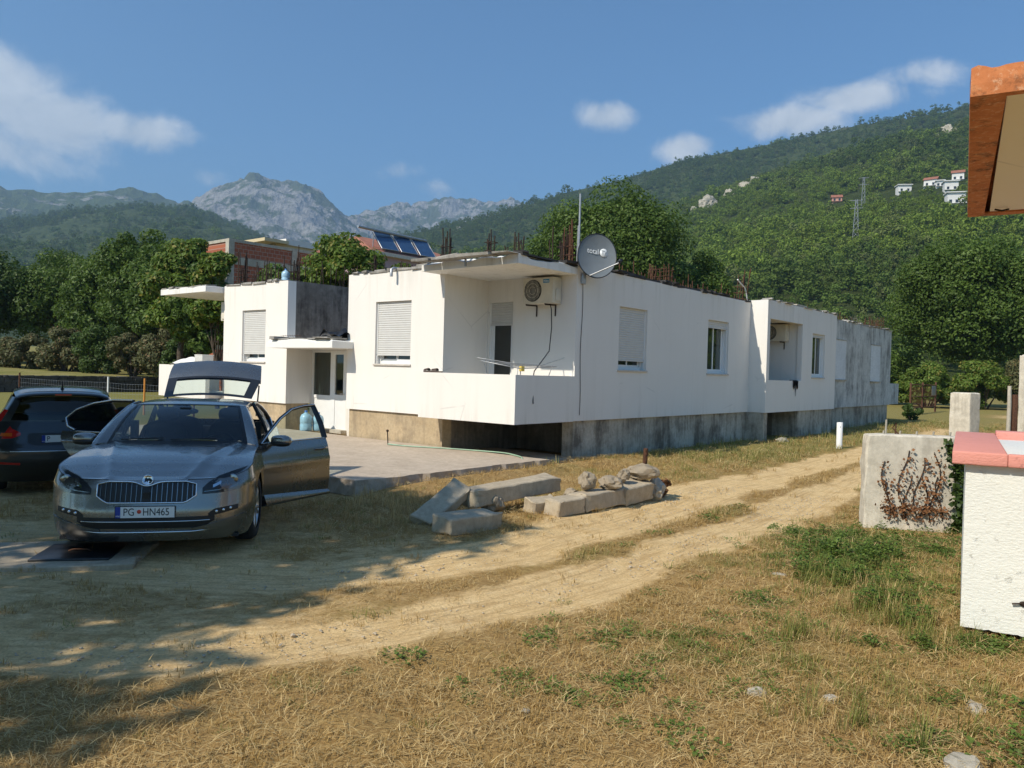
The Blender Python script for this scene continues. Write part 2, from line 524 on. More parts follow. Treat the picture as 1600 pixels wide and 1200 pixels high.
def dip(x, y):
    a, b = W2H(x, y)
    bank = .09*np.exp(-((b+.62)/.40)**2)*sstep(a, -4.2, -3.4)*(1-sstep(a, 2.2, 4.0))
    return -bank + .06*sstep(-x-.10*(y-6), .0, 1.9)*(1-sstep(np.hypot(x, y), 30, 60))*sstep(y, 5.2, 6.6)
def axis(lo, hi, step, far, n=46):
    fine = np.arange(lo, hi+step*.5, step)
    g = np.geomspace(1, far, n)
    left = lo - (g-1+step*2*np.arange(n)/n+.05*np.arange(n)) - step
    right = hi + (g-1+step*2*np.arange(n)/n+.05*np.arange(n)) + step
    return np.concatenate([left[::-1], fine, right])
def build_ground():
    xs = axis(-8.5, 10.5, .075, 12000); ys = axis(2.2, 20.5, .075, 12000)
    X, Y = np.meshgrid(xs, ys)
    x = X.ravel(); y = Y.ravel()
    sand, green, dl, du = ground_fields(x, y)
    d = np.hypot(x, y)
    fade = 1-sstep(d, 30, 60)
    z = ((fbm(x, y, .5, 3, 4)-.5)*.05 + (fbm(x, y, 3.2, 4, 5)-.5)*.045*(1-.55*sand))*fade
    z -= .028*(1-sstep(dl, .12, .40))*fade + .028*(1-sstep(du, .15, .5))*fade
    # tyre tread lugs pressed into the dust
    lug = np.sin((x*.75+y*.65)*42)*.004*(1-sstep(dl, .1, .3))*fade
    z += lug
    a, b = W2H(x, y)
    z = np.where((a > -4.3) & (b > -.7), np.minimum(z, -.01), z)
    z -= dip(x, y)
    # gentle rise towards the box by the road
    z += .06*np.exp(-((x-3.4)**2/1.2+(y-6.3)**2/4.0))
    nx = len(xs); ny = len(ys)
    idx = np.arange(nx*ny).reshape(ny, nx)
    F = np.stack([idx[:-1, :-1], idx[:-1, 1:], idx[1:, 1:], idx[1:, :-1]], -1).reshape(-1, 4)
    o = np_obj('ground', np.stack([x, y, z], 1), F, ground_material(), smooth=True)
    # position along and across the nearest wheel track, for ruts
    tv = np.zeros((len(x), 3), np.float32); nearm = (np.abs(x) < 30) & (y > 2) & (y < 40)
    pn = np.stack([x[nearm], y[nearm]], 1); bd = np.full(len(pn), 1e9); ts = np.zeros(len(pn)); td = np.zeros(len(pn))
    for Ln in (LT, UT):
        acc = 0.0
        for i in range(len(Ln)-1):
            a0 = Ln[i]; dv = Ln[i+1]-a0; ll = math.hypot(*dv)
            if ll < 1e-9: continue
            u = dv/ll; q = pn-a0; t = np.clip(q @ u, 0, ll); off = q[:, 0]*-u[1]+q[:, 1]*u[0]
            dd = np.hypot(*(q-np.outer(t, u)).T); mk = dd < bd
            bd = np.where(mk, dd, bd); ts = np.where(mk, acc+t, ts); td = np.where(mk, off, td); acc += ll
    tv[nearm, 0] = ts; tv[nearm, 1] = td
    at = o.data.attributes.new('trk', 'FLOAT_VECTOR', 'POINT'); at.data.foreach_set('vector', tv.ravel())
    for nm, arr in (('sand', sand), ('green', green)):
        at = o.data.attributes.new(nm, 'FLOAT', 'POINT'); at.data.foreach_set('value', arr.astype(np.float32))
    tag(o, 'dry mown ground with two sandy wheel tracks', None, kind='structure')
    return o

def ground_material():
    m = MT('dry_ground', .95, 0, .15)
    v = m.vec()
    big = m.noise(.6, 5, .6, v); mid = m.noise(4.5, 7, .7, v); fine = m.noise(45, 6, .75, v)
    grit = m.voro(75, v)
    sand = m.ramp(mid, [(.25, (.62, .42, .19)), (.55, (.78, .565, .285)), (.78, (.82, .64, .375))])
    pebble = m.ramp(grit.outputs['Distance'], [(.0, 1.0), (.34, 0.0)])
    peb_mask = m.ramp(m.noise(1.2, 5, .65, v), [(.5, 0.0), (.62, .75)])
    sand = m.mix(m.math('MULTIPLY', pebble, peb_mask), sand, (.50, .46, .40))
    rut = m.N('ShaderNodeMapping'); rut.inputs['Scale'].default_value = (1.1, 17, 1); m.L(m.attr('trk').outputs['Vector'], rut.inputs[0])
    rutn = m.noise(1.0, 5, .65, rut.outputs[0], .4)
    sand = m.mix(m.ramp(rutn, [(.36, .55), (.52, 0.0)]), sand, (.40, .25, .105))
    sand = m.mix(m.ramp(fine, [(.36, .55), (.55, 0.0)]), sand, (.30, .19, .085))
    straw_v = m.noise(26, 8, .8, m.vec((1, 2.2, 1), rot=(0, 0, .5)))
    dry = m.ramp(straw_v, [(.29, (.10, .060, .022)), (.48, (.33, .205, .074)), (.64, (.57, .39, .155)), (.80, (.70, .52, .26))])
    dry = m.mix(m.ramp(big, [(.4, 0.0), (.65, .45)]), dry, (.33, .21, .095))
    grn = m.ramp(straw_v, [(.28, (.055, .062, .018)), (.5, (.20, .19, .055)), (.72, (.36, .31, .115))])
    ga = m.attr('green').outputs['Fac']; sa = m.attr('sand').outputs['Fac']
    gmask = m.math('ADD', ga, m.math('MULTIPLY', m.math('SUBTRACT', mid, .5), .8), True)
    c = m.mix(gmask, dry, grn)
    smask = m.math('ADD', sa, m.math('MULTIPLY', m.math('SUBTRACT', m.noise(7, 8, .75, v), .5), 1.5))
    smask = m.ramp(smask, [(.36, 0.0), (.76, 1.0)])
    c = m.mix(smask, c, sand)
    m.color(c)
    h = m.math('ADD', m.math('ADD', m.math('MULTIPLY', straw_v, 1.0), m.math('MULTIPLY', fine, .6)), m.math('MULTIPLY', rutn, .9))
    m.bump(h, .55, .03)
    return m.m
ground = build_ground()

# ---- instanced ground cover (uncountable): points carry rotation, size and which tuft
def scatter(name, pts, rot, scl, idx, protos, label, cat=None):
    coll = bpy.data.collections.new(name + '_tufts')
    for i, p in enumerate(protos):
        p.name = '%02d_' % i + p.name
        for c in list(p.users_collection): c.objects.unlink(p)
        coll.objects.link(p)
    me = bpy.data.meshes.new(name)
    me.vertices.add(len(pts)); me.vertices.foreach_set('co', np.asarray(pts, np.float32).ravel())
    a = me.attributes.new('rot', 'FLOAT_VECTOR', 'POINT'); a.data.foreach_set('vector', np.asarray(rot, np.float32).ravel())
    a = me.attributes.new('scl', 'FLOAT_VECTOR', 'POINT'); a.data.foreach_set('vector', np.asarray(scl, np.float32).ravel())
    a = me.attributes.new('idx', 'INT', 'POINT'); a.data.foreach_set('value', np.asarray(idx, np.int32))
    o = bpy.data.objects.new(name, me); COL.objects.link(o)
    ng = bpy.data.node_groups.new(name + '_nodes', 'GeometryNodeTree')
    ng.interface.new_socket('Geometry', in_out='INPUT', socket_type='NodeSocketGeometry')
    ng.interface.new_socket('Geometry', in_out='OUTPUT', socket_type='NodeSocketGeometry')
    N = ng.nodes.new; L = ng.links.new
    gi = N('NodeGroupInput'); go = N('NodeGroupOutput')
    ci = N('GeometryNodeCollectionInfo'); ci.inputs['Collection'].default_value = coll
    ci.inputs['Separate Children'].default_value = True; ci.inputs['Reset Children'].default_value = True
    iop = N('GeometryNodeInstanceOnPoints'); iop.inputs['Pick Instance'].default_value = True
    def na(n, t):
        q = N('GeometryNodeInputNamedAttribute'); q.data_type = t; q.inputs['Name'].default_value = n
        return [s for s in q.outputs if s.enabled][0]
    L(gi.outputs[0], iop.inputs['Points']); L(ci.outputs[0], iop.inputs['Instance'])
    L(na('idx', 'INT'), iop.inputs['Instance Index'])
    L(na('rot', 'FLOAT_VECTOR'), iop.inputs['Rotation']); L(na('scl', 'FLOAT_VECTOR'), iop.inputs['Scale'])
    L(iop.outputs[0], go.inputs[0])
    md = o.modifiers.new('scatter', 'NODES'); md.node_group = ng
    tag(o, label, cat, kind='stuff')
    return o

def blades(name, mat, n, h, spread, lean, width, flat=0.0, seed=0):
    """a tuft: n tapering blades of two segments"""
    r = np.random.default_rng(seed)
    V = []; F = []
    for i in range(n):
        az = r.uniform(0, 2*math.pi); rad = spread*math.sqrt(r.random())
        p = np.array([math.cos(az)*rad, math.sin(az)*rad, 0.0])
        d = r.uniform(0, 2*math.pi); ln = lean*r.uniform(.3, 1.0); hh = h*r.uniform(.45, 1.1)
        if flat and r.random() < flat:
            p[2] = r.uniform(.004, .03); hh_z = r.uniform(-.004, .02); ln = h*r.uniform(.8, 2.2); hh = hh_z
        dv = np.array([math.cos(d), math.sin(d), 0])*ln; sd = np.array([-math.sin(d), math.cos(d), 0])*width*r.uniform(.6, 1.2)
        a = p; b = p+dv*.4+np.array([0, 0, hh*.62]); c = p+dv+np.array([0, 0, hh])
        k = len(V)
        V += [a-sd, a+sd, b+sd*.8, b-sd*.8, c]
        F += [(k, k+1, k+2, k+3), (k+3, k+2, k+4, k+4)]
    mb = MB(); mb.v = [tuple(v) for v in V]; mb.f = [f if f[2] != f[3] else f[:3] for f in F]; mb.sm = [False]*len(F)
    return mb.build(name, mat, fix=False)
def weed(name, mat, n, h, spread, size, seed=0):
    """leafy weed: small folded leaves round short stalks"""
    r = np.random.default_rng(seed); mb = MB()
    for i in range(n):
        az = r.uniform(0, 2*math.pi); rad = spread*math.sqrt(r.random())
        c = np.array([math.cos(az)*rad, math.sin(az)*rad, h*r.uniform(.15, 1)*(1-.5*rad/spread)])
        d = r.uniform(0, 2*math.pi); t = r.uniform(-.3, .7); s = size*r.uniform(.6, 1.3)
        u = np.array([math.cos(d)*math.cos(t), math.sin(d)*math.cos(t), math.sin(t)]); w = np.array([-math.sin(d), math.cos(d), 0])*.42
        up = np.array([0, 0, .12])
        mb.add([c, c+(u*.5+w+up)*s, c+u*s, c+(u*.5-w+up)*s], [(0, 1, 2), (0, 2, 3)])
    return mb.build(name, mat, fix=False)

def leaf_mat(name, lo, hi, trans=.25, rough=.6, yellow=None, spec=.3):
    m = MT(name, rough, 0, spec)
    rnd = m.island()
    n = m.noise(.35, 4, .6, m.vec(coord='Object'))
    c = m.ramp(rnd, [(0, lo), (1, hi)])
    c = m.mix(m.ramp(n, [(.35, .0), (.65, .55)]), c, tuple(x*.7 for x in lo))
    if yellow: c = m.mix(m.ramp(rnd, [(.86, 0.0), (.93, .85)]), c, yellow)
    m.color(c)
    out = m.nt.nodes['Material Output']
    tl = m.N('ShaderNodeBsdfTranslucent'); mix = m.N('ShaderNodeMixShader'); mix.inputs[0].default_value = trans
    m.L(c, tl.inputs[0]); m.L(m.b.outputs[0], mix.inputs[1]); m.L(tl.outputs[0], mix.inputs[2]); m.L(mix.outputs[0], out.inputs[0])
    return m.m
M['straw'] = leaf_mat('straw', (.42, .275, .098), (.84, .65, .32), .28, .7)
M['stubble'] = leaf_mat('brown_stubble', (.27, .165, .052), (.62, .425, .16), .28, .7)
M['grass'] = leaf_mat('grass_blade', (.12, .15, .03), (.34, .35, .09), .35, .6, (.50, .40, .16))
M['weed'] = leaf_mat('weed_leaf', (.10, .165, .028), (.23, .32, .07), .4, .5)

def build_cover():
    protos = [blades('straw_litter', M['straw'], 14, .036, .12, .04, .0019, .92, 1), blades('straw_litter', M['straw'], 12, .055, .14, .05, .0018, .95, 2),
              blades('stubble_tuft', M['stubble'], 16, .038, .06, .03, .0020, .35, 3), blades('stubble_tuft', M['stubble'], 16, .045, .07, .035, .002, .3, 4),
              blades('grass_tuft', M['grass'], 18, .050, .06, .04, .0022, .15, 5), blades('grass_tuft', M['grass'], 20, .075, .07, .05, .0023, .1, 6),
              weed('weed_clump', M['weed'], 70, .055, .11, .022, 7), weed('weed_clump', M['weed'], 60, .04, .09, .017, 8),
              blades('long_grass', M['grass'], 26, .20, .08, .11, .0026, .05, 9), blades('pale_grass', M['straw'], 26, .17, .08, .08, .0024, .1, 10), weed('tall_weed', M['weed'], 150, .26, .13, .042, 12), weed('tall_weed', M['weed'], 120, .18, .12, .036, 13)]
    # density falls off with distance; tufts grow a little so cover reads as even
    bands = [((-3.6, 4.6), (2.3, 6.5), 340), ((-6.5, 8.5), (6.5, 11), 190), ((-9, 14), (11, 19), 60), ((-26, 26), (19, 36), 16)]
    allp = []
    for (x0, x1), (y0, y1), dens in bands:
        n = int((x1-x0)*(y1-y0)*dens)
        x = rng.uniform(x0, x1, n); y = rng.uniform(y0, y1, n)
        keep = np.abs(x) < .80*y+1.2
        allp.append(np.stack([x[keep], y[keep]], 1))
    P = np.concatenate(allp); x, y = P.T
    sand, green, dl, du = ground_fields(x, y)
    a, b = W2H(x, y)
    inside = ((a > -4.0) & (a < .6) & (b > -.42)) | ((a > .5) & (a < 25) & (b > -.05)) | ((a > 10.5) & (a < 17) & (b > -.6))
    cw = (x > 4.3) & (x < 5.6) & (y > 9.3) & (y < 9.75)
    r = rng.random(len(x)); r2 = rng.random(len(x))
    clump = fbm(x, y, 1.6, 3, 21)
    keep = (~inside) & (~cw) & (r > np.clip(sand*1.10+(clump < .42)*.25*sand, 0, .95))
    x, y, green, sand, r2, clump = [q[keep] for q in (x, y, green, sand, r2, clump)]
    n = len(x)
    g2 = green*(.55+.9*(fbm(x, y, 2.3, 3, 31)-.3))
    idx = np.where(r2 < .55, rng.integers(0, 2, n), rng.integers(2, 4, n))
    rr = rng.random(n)
    idx = np.where(rr < g2*.62, rng.integers(4, 6, n), idx)
    spot = fbm(x, y, 2.2, 3, 41) > .655
    idx = np.where(spot & (rng.random(n) < .16) & (sand < .2) & (x > .2-.0*y) & (y < 11), rng.integers(6, 8, n), idx)
    d = np.hypot(x, y)
    s = rng.uniform(.7, 1.35, n)*(1+np.clip((d-6)/14, 0, 1.3))
    pts = np.stack([x, y, np.full(n, -.004)], 1)
    # strip of green along the box and the vine wall; single tall tufts
    ex = []
    for (cx, cy, sx, sy, k, kinds, sc) in [(2.97, 6.2, .15, .65, 120, (8, 5, 9), .85), (3.65, 8.2, .42, .6, 170, (6, 7, 5), 1.15), (4.4, 8.7, .5, .35, 100, (6, 7), 1.2), (3.1, 7.6, .35, .5, 70, (6, 5), 1.1),
                                           (3.25, 5.2, .25, .10, 40, (6, 7), 1.0), (3.25, 5.2, .25, .08, 9, (11,), .55), (3.02, 6.5, .16, .6, 46, (10, 11, 8), .65), (3.5, 7.8, .28, .5, 34, (10, 11), .75), (4.3, 9.0, .45, .2, 30, (11, 7, 6), .7), (2.85, 7.0, .25, .5, 50, (5, 8, 7), .85), (2.05, 5.35, .16, .12, 16, (9, 8), .8), (1.95, 4.05, .25, .10, 24, (9, 5, 8), .75),
                                           (2.75, 3.75, .25, .12, 26, (6, 7), 1.6), (.55, 4.5, .6, .2, 34, (6, 7), 1.0), (1.1, 5.3, .5, .3, 60, (7, 5), 1.0), (2.4, 6.3, .3, .5, 50, (5, 4), 1.1),
                                           (1.7, 4.8, .6, .5, 50, (4, 5), .9), (-1.0, 3.9, .5, .15, 8, (5, 4), .8), (-2.0, 9.2, .8, .5, 60, (5, 9), .9), (-1.3, 10.6, .8, .5, 90, (5, 9), 1.1)]:
        q = rng.normal(0, 1, (k, 2))*[sx, sy]+[cx, cy]
        for (px, py) in q:
            ex.append((px, py, rng.choice(kinds), sc*rng.uniform(.6, 1.25)))
    ex = np.array(ex)
    ex = ex[~((ex[:, 0] > 3.02+.503/.864*(ex[:, 1]-5.41)) & (ex[:, 1] > 5.41-.582*(ex[:, 0]-3.16)) & (ex[:, 1] < 7.4))]
    pts = np.concatenate([pts, np.stack([ex[:, 0], ex[:, 1], np.full(len(ex), 0.0)], 1)])
    idx = np.concatenate([idx, ex[:, 2]]).astype(int)
    s = np.concatenate([s, ex[:, 3]])
    n = len(pts)
    pts[:, 2] += .06*np.exp(-((pts[:, 0]-3.4)**2/1.2+(pts[:, 1]-6.3)**2/4.0))
    pts[:, 2] -= dip(pts[:, 0], pts[:, 1])
    rot = np.zeros((n, 3)); rot[:, 2] = rng.uniform(0, 6.283, n); rot[:, :2] = rng.normal(0, .09, (n, 2))
    scl = np.stack([s, s, s*rng.uniform(.8, 1.2, n)], 1)
    scatter('dry_grass', pts, rot, scl, idx, protos, 'dry cut grass, straw litter and low green weeds covering the ground')
build_cover()

# gravel and small stones on the tracks
def stone_mesh(name, mat, seed, sub=1, sq=.7):
    bm = bmesh.new(); bmesh.ops.create_icosphere(bm, subdivisions=sub, radius=1.0)
    for v in bm.verts:
        n = mnoise.noise(v.co*1.3 + Vector((seed*7.1, seed*3.3, 0)))
        n2 = mnoise.noise(v.co*3.1 + Vector((seed*2.1, 9, 0)))
        v.co *= 1 + .38*n + .16*n2
        v.co.z *= sq
    mb = MB(); mb.bm(bm, False)
    return mb.build(name, mat)
M['pebble'] = plain('pebble', (.44, .37, .27), .9, 0, .35, 3.0, .2)
M['pale_stone'] = concrete('pale_stone', (.34, .31, .25), (.52, .48, .40), (.20, .175, .14), .4)
def build_gravel():
    protos = [stone_mesh('pebble', M['pebble'], i) for i in range(3)]
    n = 16000
    x = rng.uniform(-6, 5, n); y = rng.uniform(3.5, 13, n)
    sand, green, dl, du = ground_fields(x, y)
    k = (np.abs(x) < .8*y+.8) & (rng.random(n) < sand*np.clip((fbm(x, y, .9, 4, 51)-.42)*5, .04, 1))
    x = x[k]; y = y[k]; n = len(x)
    a, b = W2H(x, y)
    k = ~((a > -4.1) & (b > -.5)); x = x[k]; y = y[k]; n = len(x)
    s = rng.lognormal(-5.0, .34, n)
    scatter('gravel', np.stack([x, y, np.full(n, -.012)-dip(x, y)], 1), rng.uniform(0, 6.28, (n, 3))*[0, 0, 1], np.stack([s*1.2, s, s], 1), rng.integers(0, 3, n), protos,
            'fine grey gravel strewn over the sandy wheel tracks')
build_gravel()

# concrete patio before the house, its near edge broken
def build_patio():
    bm = bmesh.new()
    na, nb = 46, 90
    aa = np.linspace(-4.05, .50, na); bb = np.linspace(-.45, 11.0, nb)
    mb = MB()
    P = []
    for j, b in enumerate(bb):
        row = []
        for i, a in enumerate(aa):
            da = db = 0
            if j == 0: db = (vnoise(a*3.1, 1.7)-.5)*.10 + (vnoise(a*11, 4.2)-.5)*.05
            if i == 0: da = (vnoise(b*2.7, 5.1)-.5)*.10 + (vnoise(b*9, 8.8)-.5)*.04
            row.append((a+da, b+db, .17+(vnoise(a*1.3, b*1.3)-.5)*.012))
        P.append(row)
    mb.grid(P, True)
    for edge in ([P[0][i] for i in range(na)], [P[j][0] for j in range(nb)]):
        sk = [[(p[0], p[1], p[2]) for p in edge], [(p[0]+random.uniform(-.02, .02), p[1]+random.uniform(-.02, .02), .09) for p in edge], [(p[0], p[1], -.06) for p in edge]]
        mb.grid(sk, False)
    o = mb.build('patio', M['patio'])
    o.location = HOUSE_LOC; o.rotation_euler = (0, 0, HOUSE_RZ)
    tag(o, 'raised concrete patio slab in front of the white house', None, kind='structure')
build_patio()
# ================================================================ WHITE HOUSE
house = thing('unfinished_house', 'long white single storey house with bare concrete plinth and rebar on its roof', 'house', HOUSE_LOC, HOUSE_RZ)

def holed(mb, u0, u1, z0, z1, holes, t, Mx, nsub=0):
    """wall in (u, depth, z): outer face at depth 0, inner at t, with rectangular holes (u0,u1,z0,z1)"""
    us = sorted({u0, u1, *[h[0] for h in holes], *[h[1] for h in holes]})
    zs = sorted({z0, z1, *[h[2] for h in holes], *[h[3] for h in holes]})
    def solid(i, j):
        if i < 0 or j < 0 or i >= len(us)-1 or j >= len(zs)-1: return False
        cu = (us[i]+us[i+1])/2; cz = (zs[j]+zs[j+1])/2
        return not any(h[0] < cu < h[1] and h[2] < cz < h[3] for h in holes)
    bm = bmesh.new(); cache = {}
    def V(u, d, z):
        k = (round(u, 5), round(d, 5), round(z, 5))
        if k not in cache: cache[k] = bm.verts.new((u, d, z))
        return cache[k]
    for i in range(len(us)-1):
        for j in range(len(zs)-1):
            if not solid(i, j): continue
            a, b, c, d = us[i], us[i+1], zs[j], zs[j+1]
            bm.faces.new([V(a, 0, c), V(b, 0, c), V(b, 0, d), V(a, 0, d)])
            bm.faces.new([V(a, t, c), V(a, t, d), V(b, t, d), V(b, t, c)])
            if not solid(i-1, j): bm.faces.new([V(a, 0, c), V(a, 0, d), V(a, t, d), V(a, t, c)])
            if not solid(i+1, j): bm.faces.new([V(b, 0, c), V(b, t, c), V(b, t, d), V(b, 0, d)])
            if not solid(i, j-1): bm.faces.new([V(a, 0, c), V(a, t, c), V(b, t, c), V(b, 0, c)])
            if not solid(i, j+1): bm.faces.new([V(a, 0, d), V(b, 0, d), V(b, t, d), V(a, t, d)])
    mb.bm(bm, False, Mx)
    return mb
# wall frames in house coordinates: u runs along the wall, depth goes into the house
def MR(b): return frame((0, b, 0), (1, 0, 0), (0, 1, 0), (0, 0, 1))        # right-hand (long) side, u = a
def MF(a): return frame((a, 0, 0), (0, 1, 0), (1, 0, 0), (0, 0, 1))        # front, u = b

ZB, ZT = .82, 4.03
def wall(name, mat, u0, u1, z0, z1, holes, t, Mx):
    return holed(MB(), u0, u1, z0, z1, holes, t, Mx).build(name, mat, house)
W_SIDE = [(3.56, 4.78, 1.89, 3.33), (7.96, 9.24, 1.88, 3.34)]
wall('wall', M['white_wall'], 2.10, 10.70, ZB, ZT, W_SIDE, .25, MR(0))
LOGGIA = (10.90, 13.56, 1.77, 3.56); W3 = (14.49, 15.69, 1.87, 3.33)
wall('wall', M['white_wall'], 10.70, 16.88, ZB, 4.09, [LOGGIA, W3], .16, MR(-.52))
wall('wall', M['white_wall'], -.36, .25, ZB, 4.088, [], .2, MF(10.702))                        # lit return of the wing
W4 = [(18.45, 19.70, 1.86, 3.33), (23.05, 24.42, 1.83, 3.33)]
g_wall = wall('wall', M['grey_wall'], 16.9, 26.15, .80, 4.06, [], .25, MR(0))
g_wall['label'] = 'bare grey concrete wall section with dark rain streaks'
wall('wall', M['grey_wall'], .25, 5.7, .80, 4.05, [], .25, frame((26.15, 0, 0), (0, 1, 0), (-1, 0, 0), (0, 0, 1)))
wall('wall', M['white_wall'], 2.45, 5.68, ZB, 4.01, [(3.47, 4.67, 1.88, 3.33)], .25, MF(.52))   # front wall, main block
wall('wall', M['white_wall'], .0, 2.70, ZB, ZT, [(1.70, 2.41, .95, 3.345)], .2, MF(1.90))       # back of the corner balcony
wall('wall', M['white_wall'], .77, 1.90, ZB, 3.86, [], .2, MR(2.45))                               # side of the corner balcony
wall('wall', M['white_wall'], .78, 17.0, .05, 4.0, [], .25, frame((0, 5.68, 0), (1, 0, 0), (0, -1, 0), (0, 0, 1)))
wall('wall', M['white_wall'], 8.18, 11.30, ZB, 4.02, [(9.18, 10.33, 1.87, 3.30)], .25, MF(.52)) # front wall, left block
wall('wall', M['white_wall'], .77, 1.62, ZB, 2.25, [], .25, MR(8.18))
d_wall = wall('wall', M['dark_wall'], .525, 8.0, 2.40, 4.035, [], .25, MR(8.183)); d_wall['label'] = 'black stained bare concrete side wall above the entrance canopy'
wall('wall', M['white_wall'], .77, 9.0, ZB, 4.0, [], .25, frame((0, 11.30, 0), (1, 0, 0), (0, -1, 0), (0, 0, 1)))
# entrance: back wall, low roof
wall('wall', M['white_wall'], 5.68, 8.18, .02, 2.26, [(6.66, 8.16, .17, 2.25)], .2, MF(1.27))
wall('wall', M['dark_wall'], 5.9, 8.2, 2.3, 4.0, [], .25, MF(7.0))
# loggia inside the wing
wall('wall', M['white_wall'], 10.92, 13.9, ZB, 3.9, [], .2, MR(1.2))
wall('wall', M['white_wall'], .26, 1.2, ZB, 3.9, [], .2, MF(13.62)); wall('wall', M['white_wall'], -.35, 1.2, ZB, 3.9, [], .15, MF(13.6))
MB().box(10.92, 13.59, -.355, 1.195, .84, .95).build("loggia_floor", M["soffit"], house); MB().box(10.92, 13.59, -.355, 1.195, 3.60, 3.75).build("loggia_ceiling", M["soffit"], house)

# roof deck closing the interior, floor deck
mb = MB()
mb.box(2.12, 26.0, .2, 5.6, 3.78, 3.96); mb.box(.75, 2.1, 2.6, 5.6, 3.77, 3.95); mb.box(10.9, 16.8, -.34, .2, 3.80, 3.97); mb.box(.75, 9.0, 8.4, 11.2, 3.77, 3.97); mb.box(1.4, 7.2, 5.7, 8.3, 2.28, 2.44)
mb.build('roof_deck', M['roof_edge'], house)
mb = MB(); mb.box(2.0, 26.0, .2, 5.6, .83, .90); mb.box(.76, 2.0, 2.6, 5.6, .84, .90); mb.box(.76, 9, 8.4, 11.2, .83, .9)
mb.build('floor_deck', M['dark_void'], house)

# plinths
def plinth(mat, boxes, label=None):
    mb = MB()
    for q in boxes: mb.box(*q)
    o = mb.build('plinth', mat, house)
    if label: o['label'] = label
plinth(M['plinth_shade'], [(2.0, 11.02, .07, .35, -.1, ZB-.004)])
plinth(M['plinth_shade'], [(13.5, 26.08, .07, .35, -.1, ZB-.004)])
plinth(M['plinth_void_shade'], [(10.9, 13.6, 2.0, 2.2, -.1, ZB-.004)])
plinth(M['plinth_void_shade'], [(11.0, 11.1, .351, 2.0, -.1, ZB-.004)])
plinth(M['plinth_void_shade'], [(13.505, 13.6, .351, 2.0, -.1, ZB-.004)])
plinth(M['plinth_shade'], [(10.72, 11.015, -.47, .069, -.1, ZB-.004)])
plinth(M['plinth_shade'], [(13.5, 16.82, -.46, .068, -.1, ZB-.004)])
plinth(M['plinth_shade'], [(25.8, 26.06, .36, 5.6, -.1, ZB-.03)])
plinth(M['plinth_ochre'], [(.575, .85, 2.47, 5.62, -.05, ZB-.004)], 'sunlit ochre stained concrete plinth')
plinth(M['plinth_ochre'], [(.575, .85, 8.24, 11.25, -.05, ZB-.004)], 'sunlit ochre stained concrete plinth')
plinth(M['plinth_ochre'], [(.851, 1.26, 8.24, 8.4, -.05, ZB-.004)])
plinth(M['plinth_void_shade'], [(.851, 3.1, 2.48, 2.7, -.05, ZB-.004)])
plinth(M['plinth_void_shade'], [(3.1, 3.3, .352, 2.7, -.05, ZB-.004)])
mb = MB(); mb.box(.4, 2.2, -.10, 2.6, -.05, .06); mb.build('footing', M['plinth_shade'], house)

# corner balcony: floor, parapets, roof slab with its chipped fascia
def balcony(b0, b1, left):
    mb = MB()
    mb.box(.12, 1.9, b0+.12, b1-.12, ZB, .95)
    mb.build('balcony_floor', M['soffit'], house)
    s0 = b0 if not left else b0
    mb = MB()
    mb.box(0, .12, b0, b1, ZB-.01, 1.75)
    if not left: mb.box(.12, 1.899, b0, b0+.12, ZB-.008, 1.748)
    mb.box(.12, .52 if not left else 1.9, b1-.12, b1, ZB-.006, 1.746)
    mb.build('parapet', M['white_wall'], house)
balcony(0.0, 2.62, False)
balcony(11.3, 14.05, True)
def rough_slab(name, a0, a1, b0, b1, z0, z1, mat, chip=.05):
    """roof slab whose top edges are crumbled"""
    mb = MB()
    per = []
    def seg(p, q, n):
        for i in range(n): per.append((p[0]+(q[0]-p[0])*i/n, p[1]+(q[1]-p[1])*i/n))
    n1 = max(3, int((a1-a0)/.11)); n2 = max(3, int((b1-b0)/.11))
    seg((a0, b0), (a1, b0), n1); seg((a1, b0), (a1, b1), n2); seg((a1, b1), (a0, b1), n1); seg((a0, b1), (a0, b0), n2)
    cx, cy = (a0+a1)/2, (b0+b1)/2
    low = []; mid = []; top = []; inn = []
    for (x, y) in per:
        ch = max(0, vnoise(x*2.3+9, y*2.3)-.35)*chip*2.2
        zt = z1-ch
        low.append((x, y, z0)); mid.append((x, y, zt-.012))
        k = .012+ch*.55
        top.append((x+(cx-x)*k/abs(cx-a0)*.8, y+(cy-y)*k/abs(cy-b0)*.8, zt+.0))
        inn.append((x+(cx-x)*.12, y+(cy-y)*.12, z1+random.uniform(-.012, .012)))
    n = len(per)
    rings = [low, mid, top, inn]
    vs = [p for r_ in rings for p in r_]
    fs = []
    for r_ in range(3):
        for i in range(n):
            fs.append((r_*n+i, r_*n+(i+1) % n, (r_+1)*n+(i+1) % n, (r_+1)*n+i))
    fs.append(tuple(3*n+i for i in range(n))); fs.append(tuple(reversed(range(n))))
    mb.add(vs, fs)
    return mb.build(name, mat, house)
rough_slab('balcony_roof', -.02, 1.895, -.012, 2.60, 3.84, 4.02, M['white_trim'])
rough_slab('balcony_roof', -.02, 1.93, 11.36, 14.0, 3.83, 4.0, M['white_trim'])
rough_slab('entrance_canopy', -.10, 1.45, 5.45, 8.17, 2.25, 2.46, M['white_trim'], .06)

